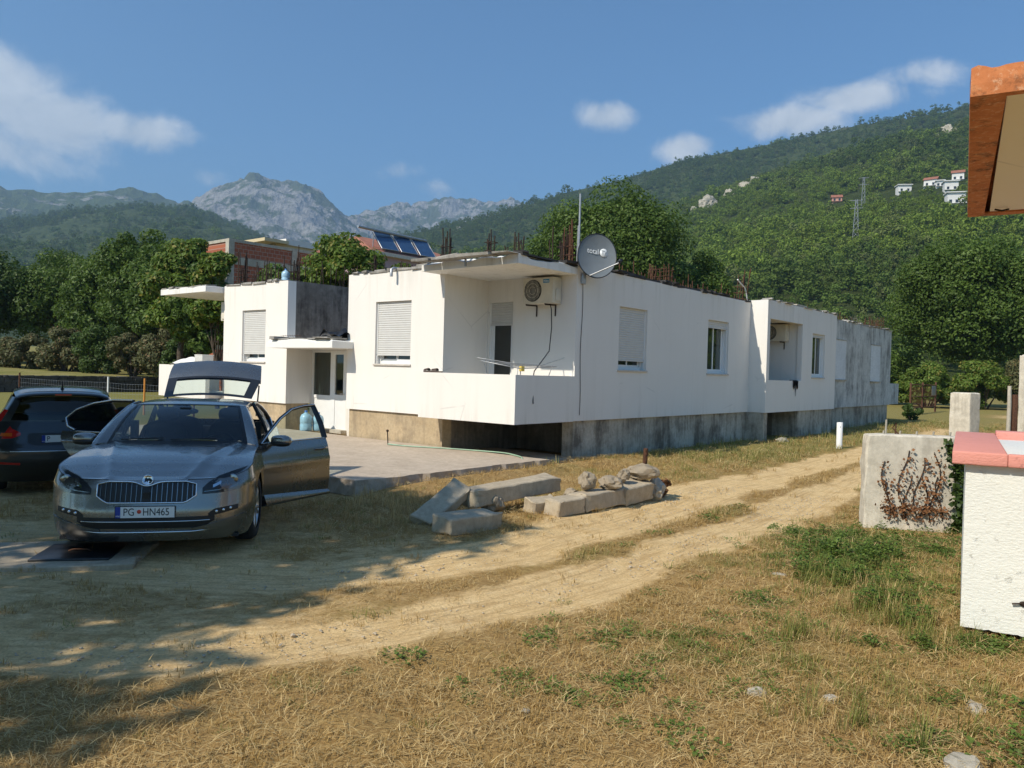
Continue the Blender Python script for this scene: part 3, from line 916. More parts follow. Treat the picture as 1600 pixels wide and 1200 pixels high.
# crumbling screed and felt along the roof line: broken flat pieces with their own edges
def roof_line(p, q, z, n, wide, mat, lift=.05):
    p = Vector((*p, z)); q = Vector((*q, z)); d = (q-p); L_ = d.length; d.normalize(); s = Vector((-d.y, d.x, 0))
    mb = MB(); t = 0
    while t < L_-.1:
        l = min(random.uniform(.25, 1.0), L_-t)
        m = frame(p+d*t, d, s, (0, 0, 1)) @ Matrix.Rotation(random.uniform(-.03, .03), 4, 'Y') @ Matrix.Rotation(random.uniform(-.05, .05), 4, 'X')
        h = random.uniform(.015, lift)
        mb.box(0, l-random.uniform(0, .06), random.uniform(-.035, .05), wide+random.uniform(-.06, .1), -.012, h, m, .012)
        if random.random() < .35:
            mb.box(.1*l, .7*l, random.uniform(.02, .1), wide*.7, h-.01, h+random.uniform(.02, .05), m, .015)
        t += l
    return mb.build('roof_edging', mat, house)
M['felt'] = plain('roof_felt', (.055, .052, .05), .9, 0, .5, 6, .2)
roof_line((-.02, -.005), (-.02, 2.58), 4.02, 9, .3, M['roof_edge'], .07)
roof_line((1.9, -.008), (-.02, -.008), 4.018, 9, -.25, M['felt'], .06)
roof_line((.53, 2.62), (.53, 5.66), 4.012, 9, -.3, M['roof_edge'], .05)
roof_line((10.68, .006), (1.95, .006), 4.032, 9, -.3, M['felt'], .07)
roof_line((16.86, -.51), (10.72, -.51), 4.092, 9, -.3, M['roof_edge'], .035)
roof_line((26.1, .01), (16.9, .01), 4.062, 9, -.3, M['roof_edge'], .06)
roof_line((.53, 8.2), (.53, 11.28), 4.022, 9, -.3, M['roof_edge'], .04)
roof_line((-.0, 11.4), (-.0, 13.95), 4.0, 9, -.4, M['roof_edge'], .05)
roof_line((-.05, 5.5), (-.05, 8.1), 2.462, 9, -.5, M['roof_edge'], .025)

# starter bars standing on the roof
def rebar(clusters, mat):
    mb = MB()
    for (a, b, n, sp, h, lean) in clusters:
        for k in range(n):
            x = a + random.uniform(-sp, sp); y = b + random.uniform(-sp, sp); hh = h*random.uniform(.55, 1.1)
            l1 = random.gauss(0, lean); l2 = random.gauss(0, lean)
            mb.tube([(x, y, 3.9), (x+l1*.4, y+l2*.4, 3.9+hh*.6), (x+l1, y+l2, 4.0+hh)], .0135, 5)
        if n > 5:
            for z in (4.12, 4.3, 4.48):
                if z < 4.0+h*.8: mb.tube([(a-sp, b-sp, z), (a+sp, b-sp, z), (a+sp, b+sp, z), (a-sp, b+sp, z), (a-sp, b-sp, z)], .008, 4)
    o = mb.build('rebar', mat, house); o['kind'] = 'stuff'
    return o
rebar([(.85, 2.75, 9, .10, .85, .03), (.9, 1.5, 7, .10, .72, .03), (.85, 4.2, 4, .1, .3, .02)] + [(.75+random.uniform(0, .25), 2.5-.16*k, 1, .03, random.uniform(.25, .5), .05) for k in range(14)]
      + [(.75, 3.0+.17*k, 1, .02, random.uniform(.16, .3), .02) for k in range(9)] + [(.95, 5.3, 7, .1, .5, .03), (2.15, .55, 8, .1, .8, .02), (1.5, .3, 5, .12, .75, .02), (.5, .45, 5, .1, .65, .02)], M['rebar_dark'])
rebar([(2.2, .4, 9, .12, 1.0, .03), (6.3, .5, 14, .22, .62, .04), (10.6, .25, 6, .18, .95, .06)] + [(3.3+.22*k, .45, 1, .05, random.uniform(.2, .55), .04) for k in range(32)] + [(2.6+.14*k, .38, 1, .05, random.uniform(.12, .38), .03) for k in range(56)]
      + [(13.2+.25*k, .2, 1, .05, random.uniform(.15, .4), .05) for k in range(14)], M['rust'])
rebar([(25.4, .5, 22, .35, .62, .03), (20.5, .6, 6, .2, .35, .04)] + [(17.2+.24*k, .35, 1, .06, random.uniform(.12, .45), .06) for k in range(34)], M['rust'])
rebar([(.9, 11.0, 10, .14, 1.0, .03), (.9, 8.45, 9, .12, .95, .03)] + [(.8+random.uniform(0, .3), 8.6+.09*k, 1, .04, random.uniform(.4, .9), .03) for k in range(27)]
      + [(1.2+.16*k, 8.4, 1, .03, random.uniform(.4, .85), .03) for k in range(20)], M['rebar_dark'])

# roof odds and ends
mb = MB(); mb.tube([(9.95, .1, 4.62), (10.25, .1, 4.50), (10.48, .12, 4.46), (10.62, .12, 4.3), (10.72, .12, 4.05)], .018, 8); mb.build('conduit', M['pvc'], house)
mb = MB(); mb.bbox(13.1, 14.0, -.48, -.36, 4.12, 4.17, .006); mb.build('timber_offcut', M['old_concrete'], house)
mb = MB(); mb.tube([(.42, 3.98, 4.05), (.36, 3.98, 4.02), (.36, 3.98, 3.86)], .035, 8); mb.tube([(.9, 3.98, 4.06), (.42, 3.98, 4.05)], .035, 8); mb.build('drain_spout', M['steel_grey'], house)
mb = MB(); mb.tube([(-.06, 1.30, 4.1), (-.07, 1.30, 4.02), (-.07, 1.30, 3.86)], .022, 8); mb.tube([(.5, 1.3, 4.11), (-.06, 1.3, 4.1)], .03, 8); mb.build('drain_spout', M['steel_grey'], house)
mb = MB(); mb.tube([(2.1, .12, 3.95), (2.1, .12, 5.55)], .022, 8); mb.tube([(2.12, .18, 3.95), (2.13, .17, 4.9)], .014, 6); mb.build('aerial_mast', M['steel_grey'], house)
M['black_sheet'] = plain('black_sheeting', (.012, .012, .014), .35, 0, .3, 8)
bm = bmesh.new(); bmesh.ops.create_grid(bm, x_segments=14, y_segments=10, size=.5)
for v in bm.verts:
    v.co.x *= .8; v.co.z = .28*max(0, mnoise.noise(v.co*3.3)+.45)*(1.1-abs(v.co.y))
mb = MB(); mb.bm(bm, True, Matrix.Translation((.6, 6.1, 2.47))); mb.build('plastic_sheet', M['black_sheet'], house)

# ---------------------------------------------------------------- windows and doors
M['curtain'] = plain('grey_curtain', (.33, .33, .33), .9, 0, .15, 3, .2)
def window(Mx, u0, u1, z0, z1, shut, sashes=2, recess=.13, name='window', curtain=False, sill=True, guide_cord=False):
    """frame in the wall's reveal; parts: panes, roller shutter, sill"""
    mb = MB(); f = .065; d0 = recess; d1 = recess+.07
    mb.box(u0, u0+f, d0, d1, z0+.03, z1, Mx); mb.box(u1-f, u1, d0, d1, z0+.03, z1, Mx)
    mb.box(u0+f, u1-f, d0, d1, z0+.03, z0+.03+f, Mx); mb.box(u0+f, u1-f, d0, d1, z1-f, z1, Mx)
    w = (u1-u0-2*f)/sashes
    for k in range(sashes):
        a = u0+f+k*w; b = a+w; e0 = d0+.012+.03*(k % 2); e1 = e0+.03; s = .05
        mb.box(a, a+s, e0, e1, z0+.03+f, z1-f, Mx); mb.box(b-s, b, e0, e1, z0+.03+f, z1-f, Mx)
        mb.box(a+s, b-s, e0, e1, z0+.03+f, z0+.03+f+s, Mx); mb.box(a+s, b-s, e0, e1, z1-f-s, z1-f, Mx)
    # shutter guide rails
    mb.box(u0, u0+.03, .05, d0-.002, z0+.03, z1, Mx); mb.box(u1-.03, u1, .05, d0-.002, z0+.03, z1, Mx)
    win = mb.build(name, M['pvc'], house)
    for k in range(sashes):
        a = u0+f+k*w; e0 = d0+.024+.03*(k % 2)
        MB().box(a+.05, a+w-.05, e0, e0+.006, z0+.03+f+.05, z1-f-.05, Mx).build('pane', M['window_glass'], win)
    if shut < z1-.02:
        P = []; n = int((z1-shut)/.05)
        sl = MB(); zt = z1; prof = []
        for i in range(n):
            a = z1-(z1-shut)*i/n; b = z1-(z1-shut)*(i+1)/n
            prof += [(.070, a), (.062, a-.004), (.058, (a+b)/2), (.062, b+.008), (.070, b+.003)]
        for (da, za), (db, zb) in zip(prof[:-1], prof[1:]):
            sl.add([Mx @ Vector(p) for p in ((u0+.012, da, za), (u1-.012, da, za), (u1-.012, db, zb), (u0+.012, db, zb))], [(0, 1, 2, 3)])
        sl.box(u0+.012, u1-.012, .05, .08, shut-.03, shut+.004, Mx)
        sl.build('roller_shutter', M['pvc_grey'], win, fix=False)
    if sill:
        MB().bbox(u0-.03, u1+.03, -.035, d0, z0-.012, z0+.028, .006, Mx).build('sill', M['sill'], win)
    if curtain:
        P = []
        for i in range(40):
            u = u0+.1+(u1-u0-.2)*i/39
            P.append([Mx @ Vector((u, .32+.02*math.sin(i*1.1), z)) for z in (z0+.1, z1-.1)])
        MB().grid(P).build('curtain', M['curtain'], win)
    return win
window(MF(.52), 3.47, 4.67, 1.88, 3.33, 2.13)
window(MF(.52), 9.18, 10.33, 1.87, 3.30, 2.13)
window(MR(0), 3.56, 4.78, 1.89, 3.33, 2.15)
window(MR(0), 7.96, 9.24, 1.88, 3.34, 3.16, curtain=True)
window(MR(-.52), 14.49, 15.69, 1.87, 3.33, 3.24, curtain=True, recess=.08)
# boarded openings in the bare concrete
M['board'] = concrete('pale_board', (.66, .67, .67), (.80, .81, .81), (.5, .5, .49), .2)
for (u0, u1, z0, z1) in W4:
    o = MB().box(u0, u1, -.012, .05, z0, z1, MR(0)).build('window', M['board'], house); o['label'] = 'boarded up window opening'
    MB().bbox(u0-.04, u1+.04, -.06, -.002, z0-.05, z0-.002, .008, MR(0)).build('sill', M['plinth_shade'], o)
    MB().box(u0-.02, u1+.02, -.03, -.001, z1+.0, z1+.03, MR(0)).build('lintel', M['plinth_shade'], o)
# balcony door
bd = window(MF(1.90), 1.70, 2.41, .97, 3.345, 2.86, 1, .08, 'balcony_door', False, False)
# entrance: fixed light with panel, and door
Me = MF(1.27)
mb = MB()
for (u0, u1) in ((7.28, 8.155),):
    mb.box(u0, u0+.07, .03, .1, .17, 2.245, Me); mb.box(u1-.07, u1, .03, .1, .17, 2.245, Me)
    mb.box(u0+.07, u1-.07, .03, .1, 2.18, 2.245, Me); mb.box(u0+.07, u1-.07, .03, .1, .98, 1.06, Me); mb.box(u0+.07, u1-.07, .045, .085, .17, .98, Me)
side = mb.build('entrance_side_panel', M['pvc'], house)
MB().box(7.35, 8.085, .06, .066, 1.06, 2.18, Me).build('pane', M['window_glass'], side)
P = [[Me @ Vector((7.3+.85*i/29, .17+.012*math.sin(i*1.4), z)) for z in (.3, 2.2)] for i in range(30)]
M['beige_curtain'] = plain('beige_curtain', (.36, .34, .27), .9, 0, .1, 3, .2)
MB().grid(P).build('curtain', M['beige_curtain'], side)
mb = MB()
u0, u1 = 6.67, 7.275
mb.box(u0, u0+.13, .02, .09, .19, 2.245, Me); mb.box(u1-.13, u1, .02, .09, .19, 2.245, Me)
mb.box(u0+.13, u1-.13, .02, .09, 2.13, 2.245, Me); mb.box(u0+.13, u1-.13, .02, .09, .99, 1.09, Me); mb.box(u0+.13, u1-.13, .035, .075, .19, .99, Me)
door = mb.build('entrance_door', M['pvc'], house)
MB().box(6.80, 7.145, .05, .056, 1.09, 2.13, Me).build('pane', M['window_glass'], door)
mb = MB(); mb.tube([Me @ Vector((6.735, .02, 1.12)), Me @ Vector((6.735, -.03, 1.12)), Me @ Vector((6.85, -.035, 1.12))], .01, 8); mb.build('handle', M['alloy'], door)
MB().box(6.6, 8.2, -.18, .03, .12, .20, Me).build('door_step', M['old_concrete'], house)
# far balcony beyond the bare section
mb = MB(); mb.box(26.15, 27.6, .02, .16, .82, 1.75); mb.box(27.6, 27.74, .02, 2.4, .82, 1.75); mb.box(26.15, 27.6, .16, 2.4, .82, .95)
mb.build('parapet', M['grey_wall'], house)
# bent wires on the canopy corner
mb = MB()
for k in range(9):
    b = 8.0-.10*k+.25
    mb.tube([(.50, b, 2.47), (.42, b+.01, 2.55), (.40, b+.03, 2.60)], .004, 4)
mb.tube([(.46, 8.3, 2.585), (.42, 7.4, 2.58)], .004, 4)
mb.build('wire_stubs', M['rust'], house)['kind'] = 'stuff'
# ================================================================ CARS
def car_paint(name, base, flake, rough=.32, metal=.75):
    m = MT(name, rough, metal, .5)
    n = m.noise(900, 2, .5)
    c = m.mix(m.ramp(n, [(.4, 0.0), (.6, 1.0)]), base, flake)
    dust = m.noise(3.0, 6, .65)
    c = m.mix(m.ramp(dust, [(.45, 0.0), (.8, .20 if base[0] > .1 else .03)]), c, (.30, .26, .20))
    m.color(c)
    m.b.inputs['Coat Weight'].default_value = .85; m.b.inputs['Coat Roughness'].default_value = .05
    m.rough(m.ramp(dust, [(.3, rough), (.8, rough+.12)]))
    return m.m
M['paint'] = car_paint('grey_metallic_paint', (.205, .196, .185), (.28, .268, .252), .22, .88)
M['black_paint'] = car_paint('black_paint', (.006, .006, .007), (.009, .009, .010), .35, .0)
M['dark_chrome'] = plain('smoked_chrome', (.30, .31, .32), .18, 1.0, .02, 3)
M['plate_white'] = plain('plate_white', (.78, .78, .76), .4, 0, .03, 20)
M['plate_blue'] = plain('plate_blue', (.02, .05, .32), .4, 0, .05, 20)
M['plate_red'] = plain('plate_red', (.62, .06, .03), .4, 0, .05, 20)
M['lamp_clear'] = glass('lamp_glass', (.85, .87, .89), 1.0, 1.25)
M['lamp_house'] = plain('lamp_housing', (.022, .023, .025), .35, .2, .2, 30)
M['lamp_silver'] = plain('lamp_reflector', (.75, .77, .80), .10, 1.0, .03, 30)
M['tail_red'] = plain('tail_lamp', (.45, .012, .010), .15, 0, .25, 20, .6, .8)
M['tail_amber'] = plain('tail_amber', (.60, .10, .01), .15, 0, .2, 20, .6, .8)
M['seat'] = plain('dark_upholstery', (.030, .029, .028), .85, 0, .2, 10, .3)
M['dash'] = plain('dashboard', (.020, .020, .021), .6, 0, .2, 10, .4)

def interp(tab):
    xs = [t[0] for t in tab]; ys = [t[1] for t in tab]
    return lambda v: float(np.interp(v, xs, ys))

class Shell:
    """lower body: a plan outline (rounded at both ends) drawn in by height"""
    def __init__(s, L, W, ins, dfront, drear, ztop, pf=3.0, lf=.66, pr=3.0, lr=.6, z0=.17):
        s.L = L; s.W = W; s.ins = interp(ins); s.df = interp(dfront); s.dr = interp(drear); s.zt = interp(ztop)
        s.pf = pf; s.lf = lf; s.pr = pr; s.lr = lr; s.z0 = z0
    def half(s, z): return s.W - s.ins(z)
    def front(s, x, z):
        w = s.half(z); t = min(abs(x)/w, .9995)
        return s.lf*(1-(1-t**s.pf)**(1/s.pf)) + s.df(z)
    def outline(s, cuts):
        pts = []
        for i in range(41):
            ph = (math.pi/2)*i/40
            pts.append((math.sin(ph)**(2/s.pf) if i else 0.0, s.lf*(1-max(math.cos(ph), 0)**(2/s.pf)), 'f', i/40))
        y = s.lf
        ys = sorted(set([round(v, 4) for v in np.arange(s.lf+.03, s.L-s.lr-.01, .03)] + cuts))
        for v in ys:
            if v > s.lf+.005: pts.append((1.0, v, 's', 0))
        for i in range(25):
            ph = (math.pi/2)*(1-i/24)
            pts.append((math.sin(ph)**(2/s.pr) if i < 24 else 0.0, s.L-s.lr*(1-max(math.cos(ph), 0)**(2/s.pr)), 'r', i/24))
        return pts
    def point(s, o, side, z):
        xn, y, k, t = o
        w = s.half(z)
        yy = y
        if k == 'f': yy = y + s.df(z)*(1-t**3)
        if k == 'r': yy = y - s.dr(z)*t**.7
        return (side*xn*w, yy, z)
    def mesh(s, cuts, skip, arches, nz=22):
        """skip(side, y, z) -> True where a door goes; arches (y, z, r) cut out and snapped round"""
        out = s.outline(cuts)
        mb = MB()
        for side in (-1, 1):
            P = []
            for o in out:
                zt = s.zt(o[1]); row = []
                for j in range(nz+1):
                    z = s.z0 + (zt-s.z0)*j/nz
                    row.append(Vector(s.point(o, side, z)))
                P.append(row)
            ni = len(P); keep = {}
            def inarch(p):
                return any(abs(p.x) > .5*s.W and math.hypot(p.y-a[0], p.z-a[1]) < a[2] for a in arches)
            faces = []
            for i in range(ni-1):
                for j in range(nz):
                    q = [(i, j), (i+1, j), (i+1, j+1), (i, j+1)]
                    c = sum((P[a][b] for a, b in q), Vector())/4
                    if inarch(c) or skip(side, c.y, c.z): continue
                    faces.append(q)
            used = {}
            for q in faces:
                for v in q: used[v] = used.get(v, 0)+1
            for v in used:
                p = P[v[0]][v[1]]
                for a in arches:
                    dy, dz = p.y-a[0], p.z-a[1]; d = math.hypot(dy, dz)
                    if abs(p.x) > .5*s.W and a[2]-.035 < d < a[2]+.022 and d > 0:
                        p.y = a[0]+dy/d*a[2]; p.z = a[1]+dz/d*a[2]
            ids = {v: k for k, v in enumerate(used)}
            mb.add([P[a][b] for a, b in used], [[ids[v] for v in q] for q in faces], True)
        return mb

def patch(sh, x0, x1, zt, zb, off, nx=24, nz=6, depth=.02):
    """panel lying on the nose (or tail), proud of it by off, with a rim going back"""
    mb = MB(); P = []
    for i in range(nx+1):
        x = x0+(x1-x0)*i/nx; a = zt(x); b = zb(x)
        P.append([(x, sh.front(x, b+(a-b)*j/nz)-off, b+(a-b)*j/nz) for j in range(nz+1)])
    mb.grid(P, True)
    rim = [P[i][0] for i in range(nx+1)] + [P[nx][j] for j in range(1, nz+1)] + [P[i][nz] for i in range(nx-1, -1, -1)] + [P[0][j] for j in range(nz-1, 0, -1)]
    n = len(rim)
    vs = list(rim) + [(p[0], p[1]+depth, p[2]) for p in rim]
    mb.add(vs, [(i, (i+1) % n, n+(i+1) % n, n+i) for i in range(n)])
    return mb
def lin(*pts):
    xs = [p[0] for p in pts]; zs = [p[1] for p in pts]
    return lambda x: float(np.interp(x, xs, zs))

def wheel(parent, x, y, r, side, turn=0.0):
    """tyre > rim with spokes; axle along x"""
    M0 = Matrix.Translation((x, y, r)) @ Matrix.Rotation(turn, 4, 'Z') @ Matrix.Rotation(R(90)*side, 4, 'Y')
    w = .112; t = MB()
    prof = [(r*.66, -w), (r*.80, -w-.006), (r*.93, -w+.002), (r*.985, -w*.72), (r, -w*.4), (r, w*.4), (r*.985, w*.72), (r*.93, w-.002), (r*.80, w+.006), (r*.66, w)]
    t.lathe(prof, 40, M0)
    for k in range(40):                                     # tread blocks
        a = 2*math.pi*k/40
        t.box(-.012, .012, -w*.62, w*.62, r-.004, r+.003, M0 @ Matrix.Rotation(a, 4, 'Z') @ Matrix.Rotation(R(90), 4, 'X') @ Matrix.Rotation(R(0), 4, 'Z'))
    ty = t.build('tyre', M['rubber'], parent)
    b = MB()
    b.lathe([(r*.665, -w*.9), (r*.62, -w*.8), (r*.60, w*.5), (r*.63, w*.86), (r*.675, w*.92), (r*.68, w*.80)], 40, M0)
    for k in range(5):
        a = 2*math.pi*k/5
        for d in (-.14, .14):
            c0 = Vector((math.cos(a)*r*.14, math.sin(a)*r*.14, w*.62)); c1 = Vector((math.cos(a+d)*r*.62, math.sin(a+d)*r*.62, w*.74))
            b.tube([c0, (c0+c1)/2+Vector((0, 0, .012)), c1], [.020, .017, .021], 6, M0)
    b.lathe([(.001, w*.80), (r*.13, w*.78), (r*.20, w*.66), (r*.2, w*.3)], 20, M0)
    b.build('rim', M['alloy'], ty)
    d = MB(); d.lathe([(.001, w*.1), (r*.5, w*.1), (r*.5, 0)], 28, M0); d.build('brake_disc', M['steel_grey'], ty)
    return ty

def ellipsoid(mb, c, rx, ry, rz, n=14, M0=None, pw=1.0):
    P = []
    for i in range(n+1):
        th = math.pi*i/n; row = []
        for k in range(2*n+1):
            ph = math.pi*k/n
            sx = math.sin(th)*math.cos(ph); sy = math.sin(th)*math.sin(ph); sz = math.cos(th)
            f = lambda v: math.copysign(abs(v)**pw, v)
            row.append((c[0]+rx*f(sx), c[1]+ry*f(sy), c[2]+rz*f(sz)))
        P.append(row)
    mb.grid(P, True, M0)
    return mb

def number_plate(parent, M0, text, dot):
    p = MB().bbox(-.262, .262, -.058, .058, -.006, .004, .003, M0).build('number_plate', M['black'], parent)
    MB().box(-.255, .255, -.051, .051, .004, .0065, M0).build('plate_face', M['plate_white'], p)
    MB().box(-.255, -.212, -.051, .051, .0066, .0075, M0).build('plate_band', M['plate_blue'], p)
    if dot:
        lettering(text[0], .098, M['black'], p, M0 @ Matrix.Translation((-.140, 0, .008)), .0006, .82)
        lettering(text[1], .098, M['black'], p, M0 @ Matrix.Translation((.095, 0, .008)), .0006, .80)
        m = MB(); m.lathe([(.0005, .0085), (.019, .0085), (.019, .006)], 16, M0 @ Matrix.Translation((-.052, .006, 0))); m.build('plate_crest', M['plate_red'], p)
    else:
        lettering(text[0], .098, M['black'], p, M0 @ Matrix.Translation((-.175, 0, .008)), .0006, .82)
    lettering('MNE', .020, M['plate_white'], p, M0 @ Matrix.Translation((-.233, -.035, .0082)), .0004, .9)
    return p

def squat(o, k=.905, z0=.90):
    """lower the cabin a little: heights above the belt line are scaled"""
    for ch in o.children:
        if ch.type == 'MESH':
            for v in ch.data.vertices:
                if v.co.z > z0: v.co.z = z0+(v.co.z-z0)*k
        squat(ch, k, z0)

def build_liftback():
    car = thing('parked_car', 'silver grey liftback car facing the camera with door and tailgate open', 'car', (-3.385, 7.22, -.06), R(12.9))
    sh = Shell(4.86, .932, [(.15, .075), (.25, .028), (.45, 0), (.62, .004), (.70, -.002), (.74, .012), (.85, .035), (.96, .075), (1.05, .11)],
               [(.15, .11), (.22, .05), (.30, .012), (.36, 0), (.47, .004), (.55, .022), (.66, .045), (.74, .075), (.80, .13), (.9, .2)],
               [(.15, .1), (.3, .02), (.5, 0), (.8, .03), (1.05, .12)],
               [(0, .752), (.10, .757), (.20, .785), (.40, .835), (.72, .885), (1.1, .925), (1.5, .95), (2.2, .955), (3.4, .985), (4.2, 1.03), (4.9, 1.04)])
    D1, D2, D3, D4 = 1.50, 2.72, 2.76, 3.68
    def skip(side, y, z):
        if z < .235: return False
        if D1 < y < D2: return True
        if D3 < y < D4:
            return y < float(np.interp(z, [.24, .45, .62, .76, .88], [3.34, 3.34, 3.44, 3.60, D4]))
        return False
    arches = [(.955, .335, .368), (3.79, .335, .368)]
    sh.mesh([D1, D2, D3, D4, 3.38], skip, arches).build('body', M['paint'], car)
    # arch liners
    mb = MB()
    for (ay, az, ar) in arches:
        for sd in (-1, 1):
            P = [[(sd*x, ay+math.cos(t)*ar*1.02, az+math.sin(t)*ar*1.02) for x in (.90, .55)] for t in np.linspace(-.35, math.pi+.35, 24)]
            mb.grid(P)
            mb.box(*sorted((sd*.545, sd*.555)), ay-ar, ay+ar, .15, az+ar)
    mb.box(-.80, .80, .25, 4.6, .17, .20)
    mb.build('underbody', M['rubber'], car)
    # hood
    out = [o for o in sh.outline([D1]) if o[2] != 'r' and o[1] <= 1.62]
    P = []; nh = 72
    def hood_z(xe, y, f, ze):
        cr = np.interp(y, [.10, .16, .30, .7, 1.2, 1.6], [0, .008, .020, .036, .052, .060])
        z = ze + cr*(1-abs(f)**2.2)
        t = np.clip((y-.1)/1.3, 0, 1); xr = .33+.30*t
        dx = abs(f*xe)-xr
        k_ = min(1, (1-abs(f))*5)*np.clip((y-.08)/.1, 0, 1); z += .020*math.exp(-abs(dx)/.05)*k_ - .008*math.exp(-((dx-.10)/.06)**2)*k_
        return z
    for o in out:
        zt = sh.zt(o[1]); pr = sh.point(o, 1, zt)
        P.append([(pr[0]*f, pr[1]-.0*(1-f*f), hood_z(pr[0], pr[1], f, pr[2])) for f in np.linspace(-1, 1, nh+1)])
    MB().grid(P).build('bonnet', M['paint'], car)
    for s_ in (0, -1):
        MB().tube([Vector(r_[s_])+Vector((0, -.001, .0)) for r_ in P[6:]], .0035, 5).build('shut_line', M['black'], car)
    # windscreen with cowl, pillars, roof
    def ws(f, t):
        xb, xt = .735, .575
        b = Vector((xb*f, 1.26+.27*f*f, 1.000-.032*f*f)); u = Vector((xt*f, 2.06+.10*f*f, 1.425-.020*f*f))
        p = b.lerp(u, t); s_ = math.sin(t*math.pi)
        return p + Vector((0, -.030*s_, .045*s_))
    P = [[ws(f, t) for f in np.linspace(-1, 1, 25)] for t in np.linspace(0, 1, 13)]
    scr = MB().grid(P).build('windscreen', M['car_glass'], car)
    mb = MB(); mb.grid([[ws(f, t)+Vector((0, -.004, .004)) for f in np.linspace(-1, 1, 25)] for t in (-.035, 0.0, .035)])
    mb.grid([[ws(f, t)+Vector((0, -.003, .003)) for f in np.linspace(-1, 1, 25)] for t in (.955, 1.0)])
    for s_ in (-1, 1): mb.grid([[ws(s_*f, t)+Vector((0, -.003, .003)) for f in (.955, 1.0)] for t in np.linspace(0, 1, 13)])
    mb.build('screen_border', M['black'], scr)
    mb = MB()
    for f0 in (-.78, -.05):
        pts = [ws(f0+.62*k/8, .045+.004*k)+Vector((0, -.014, .012)) for k in range(9)]
        mb.tube(pts, .008, 6); 
    mb.build('wiper', M['black'], car)['label'] = 'pair of black windscreen wipers'
    for s_ in (-1, 1):
        mb = MB(); P = []
        for t in np.linspace(0, 1, 14):
            a = ws(s_, t); o = Vector((s_*.872, 1.40, .935)).lerp(Vector((s_*.665, 2.20, 1.392)), t) + Vector((s_*.012*math.sin(t*math.pi), 0, .035*math.sin(t*math.pi)))
            inn = o + Vector((-s_*.03, .05, -.03))
            P.append([a, a.lerp(o, .5)+Vector((s_*.010, -.008, .012)), o, inn])
        mb.grid(P); mb.build('pillar', M['paint'], car)
    def roofp(y, f):
        zc = np.interp(y, [2.05, 2.3, 2.7, 3.1, 3.55], [1.425, 1.452, 1.468, 1.462, 1.425])
        hw = np.interp(y, [2.05, 2.4, 3.0, 3.55], [.60, .625, .625, .595])
        ff = abs(f)
        return (hw*f, y + (.10*f*f if y < 2.2 else 0)*(1-(y-2.06)/.2 if y < 2.2 else 0), zc-.022*ff**2-.030*ff**6)
    P = [[roofp(y, f) for f in np.linspace(-1, 1, 25)] for y in np.linspace(2.06, 3.55, 22)]
    mb = MB().grid(P)
    for s_ in (-1, 1):
        mb.grid([[roofp(y, s_), (s_*(abs(roofp(y, s_)[0])+.022), y, roofp(y, s_)[2]-.022), (s_*(abs(roofp(y, s_)[0])+.020), y, roofp(y, s_)[2]-.05)] for y in np.linspace(2.12, 3.55, 20)])
    mb.build('roof', M['paint'], car)
    for s_ in (-1, 1):                                      # C pillars and rear quarters
        mb = MB()
        mb.grid([[(s_*.60, 3.50, 1.41), (s_*.645, 3.55, 1.37)], [(s_*.63, 3.95, 1.26), (s_*.70, 3.95, 1.20)], [(s_*.66, 4.45, 1.05), (s_*.80, 4.35, 1.03)]])
        mb.build('pillar', M['paint'], car)
        mb = MB(); mb.box(*sorted((s_*.70, s_*.78)), 2.70, 2.80, .9, 1.15, None); mb.add([(s_*.855, 2.70, .95), (s_*.855, 2.80, .95), (s_*.655, 2.80, 1.40), (s_*.655, 2.70, 1.40)], [(0, 1, 2, 3)])
        mb.build('centre_pillar', M['black'], car)
        MB().add([(s_*.80, 3.62, .985), (s_*.66, 3.5, 1.36), (s_*.70, 3.85, 1.22), (s_*.78, 4.05, 1.04)], [(0, 1, 2, 3)]).build('quarter_window', M['privacy_glass'], car)
    # ---- nose
    gx = .432
    g_top = lambda x: .738 - .040*math.exp(-(x/.085)**2) - .028*max(0, (abs(x)-.34)/.105)
    g_bot = lambda x: .545 + .075*max(0, (abs(x)-.33)/.115)**1.3
    grille = patch(sh, -gx, gx, g_top, g_bot, .004, 40, 5).build('grille', M['black'], car)
    mb = MB()
    top = [(x, sh.front(x, g_top(x))-.012, g_top(x)) for x in np.linspace(-gx, gx, 41)]
    bot = [(x, sh.front(x, g_bot(x))-.012, g_bot(x)) for x in np.linspace(gx, -gx, 41)]
    mb.tube(top + bot + top[:1], .0068, 8, caps=False)
    mb.build('grille_frame', M['chrome'], grille)
    mb = MB()
    for k in range(-9, 10):
        x = k*.0445
        if abs(x) < .03: continue
        a = g_top(x)-.012; b = g_bot(x)+.012
        mb.add([(x-.0026, sh.front(x, b)-.013, b), (x+.0026, sh.front(x, b)-.013, b), (x+.0026, sh.front(x, a)-.013, a), (x-.0026, sh.front(x, a)-.013, a)], [(0, 1, 2, 3)])
        mb.add([(x+.0026, sh.front(x, b)-.013, b), (x+.0026, sh.front(x, b)+.004, b), (x+.0026, sh.front(x, a)+.004, a), (x+.0026, sh.front(x, a)-.013, a)], [(0, 1, 2, 3)])
    mb.build('grille_bars', M['dark_chrome'], grille)['kind'] = 'stuff'
    MB().box(-.03, .03, sh.front(0, .6)-.016, sh.front(0, .6)+.01, .585, .64).build('radar_cover', M['black'], grille)
    Em = frame((0, sh.front(0, .745)-.012, .752), (1, 0, 0), (0, .35, .94), (0, -.94, .35))
    e = MB(); e.lathe([(.0005, .004), (.040, .004), (.043, .008), (.049, .008), (.051, 0)], 28, Em); emb = e.build('emblem', M['chrome'], car)
